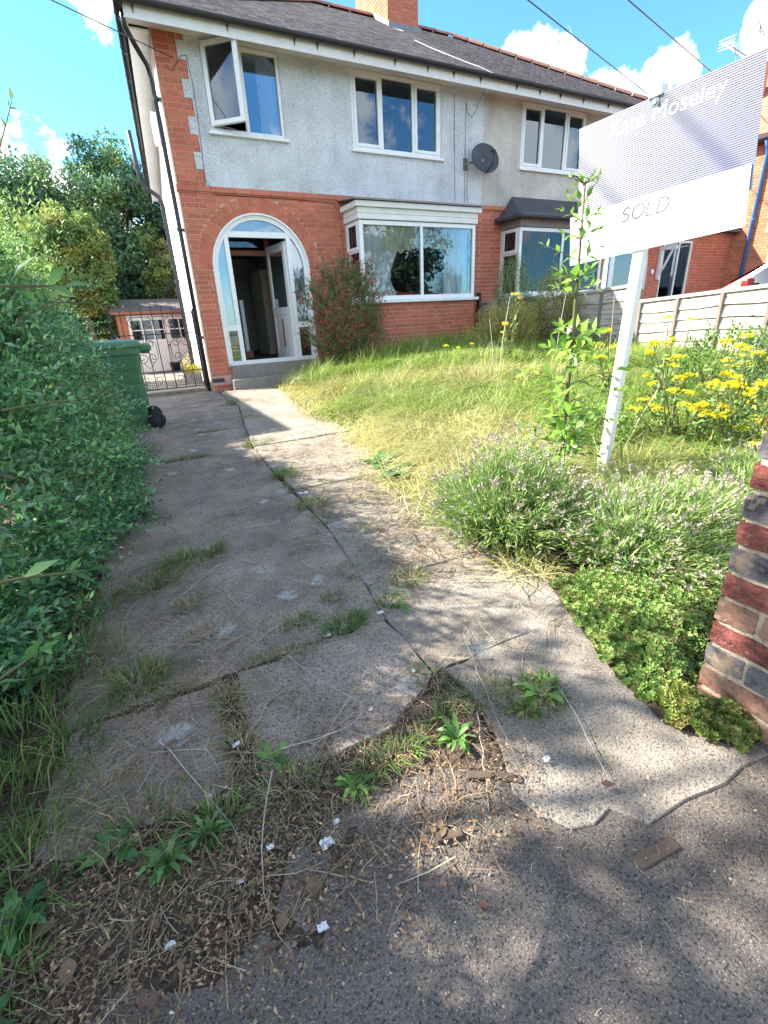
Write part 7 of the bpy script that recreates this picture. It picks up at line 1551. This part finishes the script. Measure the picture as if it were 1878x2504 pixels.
def stick(pts, r, label):
    p3 = [Vector(p) for p in pts]; fine = []
    for i in range(9):
        t = i / 8; q = p3[0] * (1 - t) ** 2 + p3[1] * 2 * t * (1 - t) + p3[2] * t * t; fine.append(q + Vector((random.uniform(-.004, .004), random.uniform(-.004, .004), 0)))
    prop(MB().tube(fine, [r * (1.2 - .6 * i / 8) for i in range(9)], 5).build('twig', MATS['fence_wood']), label, 'twig', 'dry stalks and twigs on the drive')
TW = 'long pale dry stalk lying across the concrete'
for pts in ([(0.72, 0.86, .06), (0.62, 0.70, .035), (0.555, 0.60, .03)], [(0.80, 0.14, .02), (0.95, 0.10, .022), (1.02, 0.13, .02)], [(-.05, 2.05, .04), (0.12, 2.2, .05), (0.22, 2.32, .045)], [(0.05, 3.5, .04), (.06, 3.2, .05), (.08, 3.0, .04)], [(.12, .98, .05), (-.02, .72, .04), (.04, .58, .03)], [(0.16, 1.02, .07), (0.36, .98, .06), (.42, 1.05, .05)],
            [(-.15, 1.25, .05), (-.05, 1.02, .06), (.0, .85, .03)], [(.92, 1.2, .05), (.80, .95, .06), (.70, .66, .05)], [(.3, 1.42, .05), (.36, 1.2, .05), (.44, 1.08, .05)], [(0.62, .40, .02), (.50, .34, .022), (.40, .33, .02)], [(1.0, .80, .06), (.93, .62, .055), (.86, .50, .05)], [(.05, .42, .02), (.14, .35, .022), (.20, .34, .02)], [(1.32, 4.4, .11), (1.42, 4.1, .12), (1.40, 3.9, .1)]):
    stick(pts, 0.0013, TW)
prop(MB().obox((.825, .350, .032), Vector((.058, -.006, 0)), Vector((.002, .015, 0)), (0, 0, .0035)).build('timber_offcut', MATS['timber'], bevel=0.003), 'short brown timber offcut lying on the tarmac by the cracked concrete', 'timber')
for k, (x_, y_, a_, lb) in enumerate(((.665, .655, .8, 'brown shard of slate in the notch of the broken concrete'), (.60, .70, .5, 'brown shard of slate lying on the tarmac below the weeds'), (.44, .61, .3, 'dark bark chip on the shaded tarmac'))):
    prop(MB().obox((x_, y_, .036), Vector((math.cos(a_), -math.sin(a_), 0)) * .032, Vector((math.sin(a_), math.cos(a_), 0)) * .011, (0, 0, .006)).build('slate_shard', MATS['timber'], bevel=0.003), lb, 'shard')
def rock(x, y, z, s, label, seed):
    r2 = np.random.default_rng(seed); mb = MB(); vs = []; nu, nv = 10, 6
    for j in range(nv + 1):
        for i in range(nu):
            a = 2 * math.pi * i / nu; e = math.pi * (j / nv - .5); q = 1 + r2.uniform(-.16, .16); vs.append((x + s[0] * q * math.cos(e) * math.cos(a), y + s[1] * q * math.cos(e) * math.sin(a), z + s[2] * q * math.sin(e)))
    fs = [(j * nu + i, j * nu + (i + 1) % nu, (j + 1) * nu + (i + 1) % nu, (j + 1) * nu + i) for j in range(nv) for i in range(nu)]
    prop(mb.add(vs, fs).build('edging_stone', MATS['stone_rough']), label, 'stone')
rock(2.80, 8.25, .16, (.30, .18, .15), 'long rough edging stone at the lawn corner near the doorstep', 1); rock(3.30, 8.20, .22, (.20, .15, .13), 'rounded edging stone below the fuchsia', 2); rock(4.05, 8.15, .25, (.24, .15, .13), 'edging stone half hidden in grass below the bay', 3)
# dry seed stems standing at the bed edge by the doorstep
n = 420; x = rng.uniform(2.5, 3.9, n); y = rng.uniform(8.0, 8.45, n); la = rng.uniform(0, 6.28, n); S = Soup(); S.add(blades(np.stack([x, y, tz(x, y)], 1), rng.uniform(.2, .6, n), np.stack([np.cos(la), np.sin(la), np.zeros(n)], 1), rng.uniform(.1, .6, n), rng.uniform(.005, .009, n), pick_cols(n, [(0.45, 0.38, 0.18), (0.30, 0.32, 0.10), (.2, .3, .07)], .2)))
prop(S.build('bed_grass', 'grass'), 'tufted grass and dry stems in the bed under the fuchsia', 'grass', kind='stuff')
# a few very tall dry stems
for k, (x_, y_, h_, dx) in enumerate(((3.7, 4.3, 1.05, .12), (3.9, 4.6, .8, -.1), (5.2, 4.9, 1.0, .1), (5.9, 4.6, 1.0, -.05), (6.1, 4.5, .9, .08), (3.1, 2.2, .55, .3))):
    z0 = float(tz(x_, y_)); prop(MB().tube([(x_, y_, z0), (x_ + dx * .4, y_, z0 + h_ * .6), (x_ + dx, y_, z0 + h_)], [.006, .005, .003], 5).build('dry_stem', MATS['fence_wood']), 'tall dry bleached weed stem standing in the lawn', 'weed stem', 'tall dry weed stems')
print('scene built', len(bpy.data.objects))
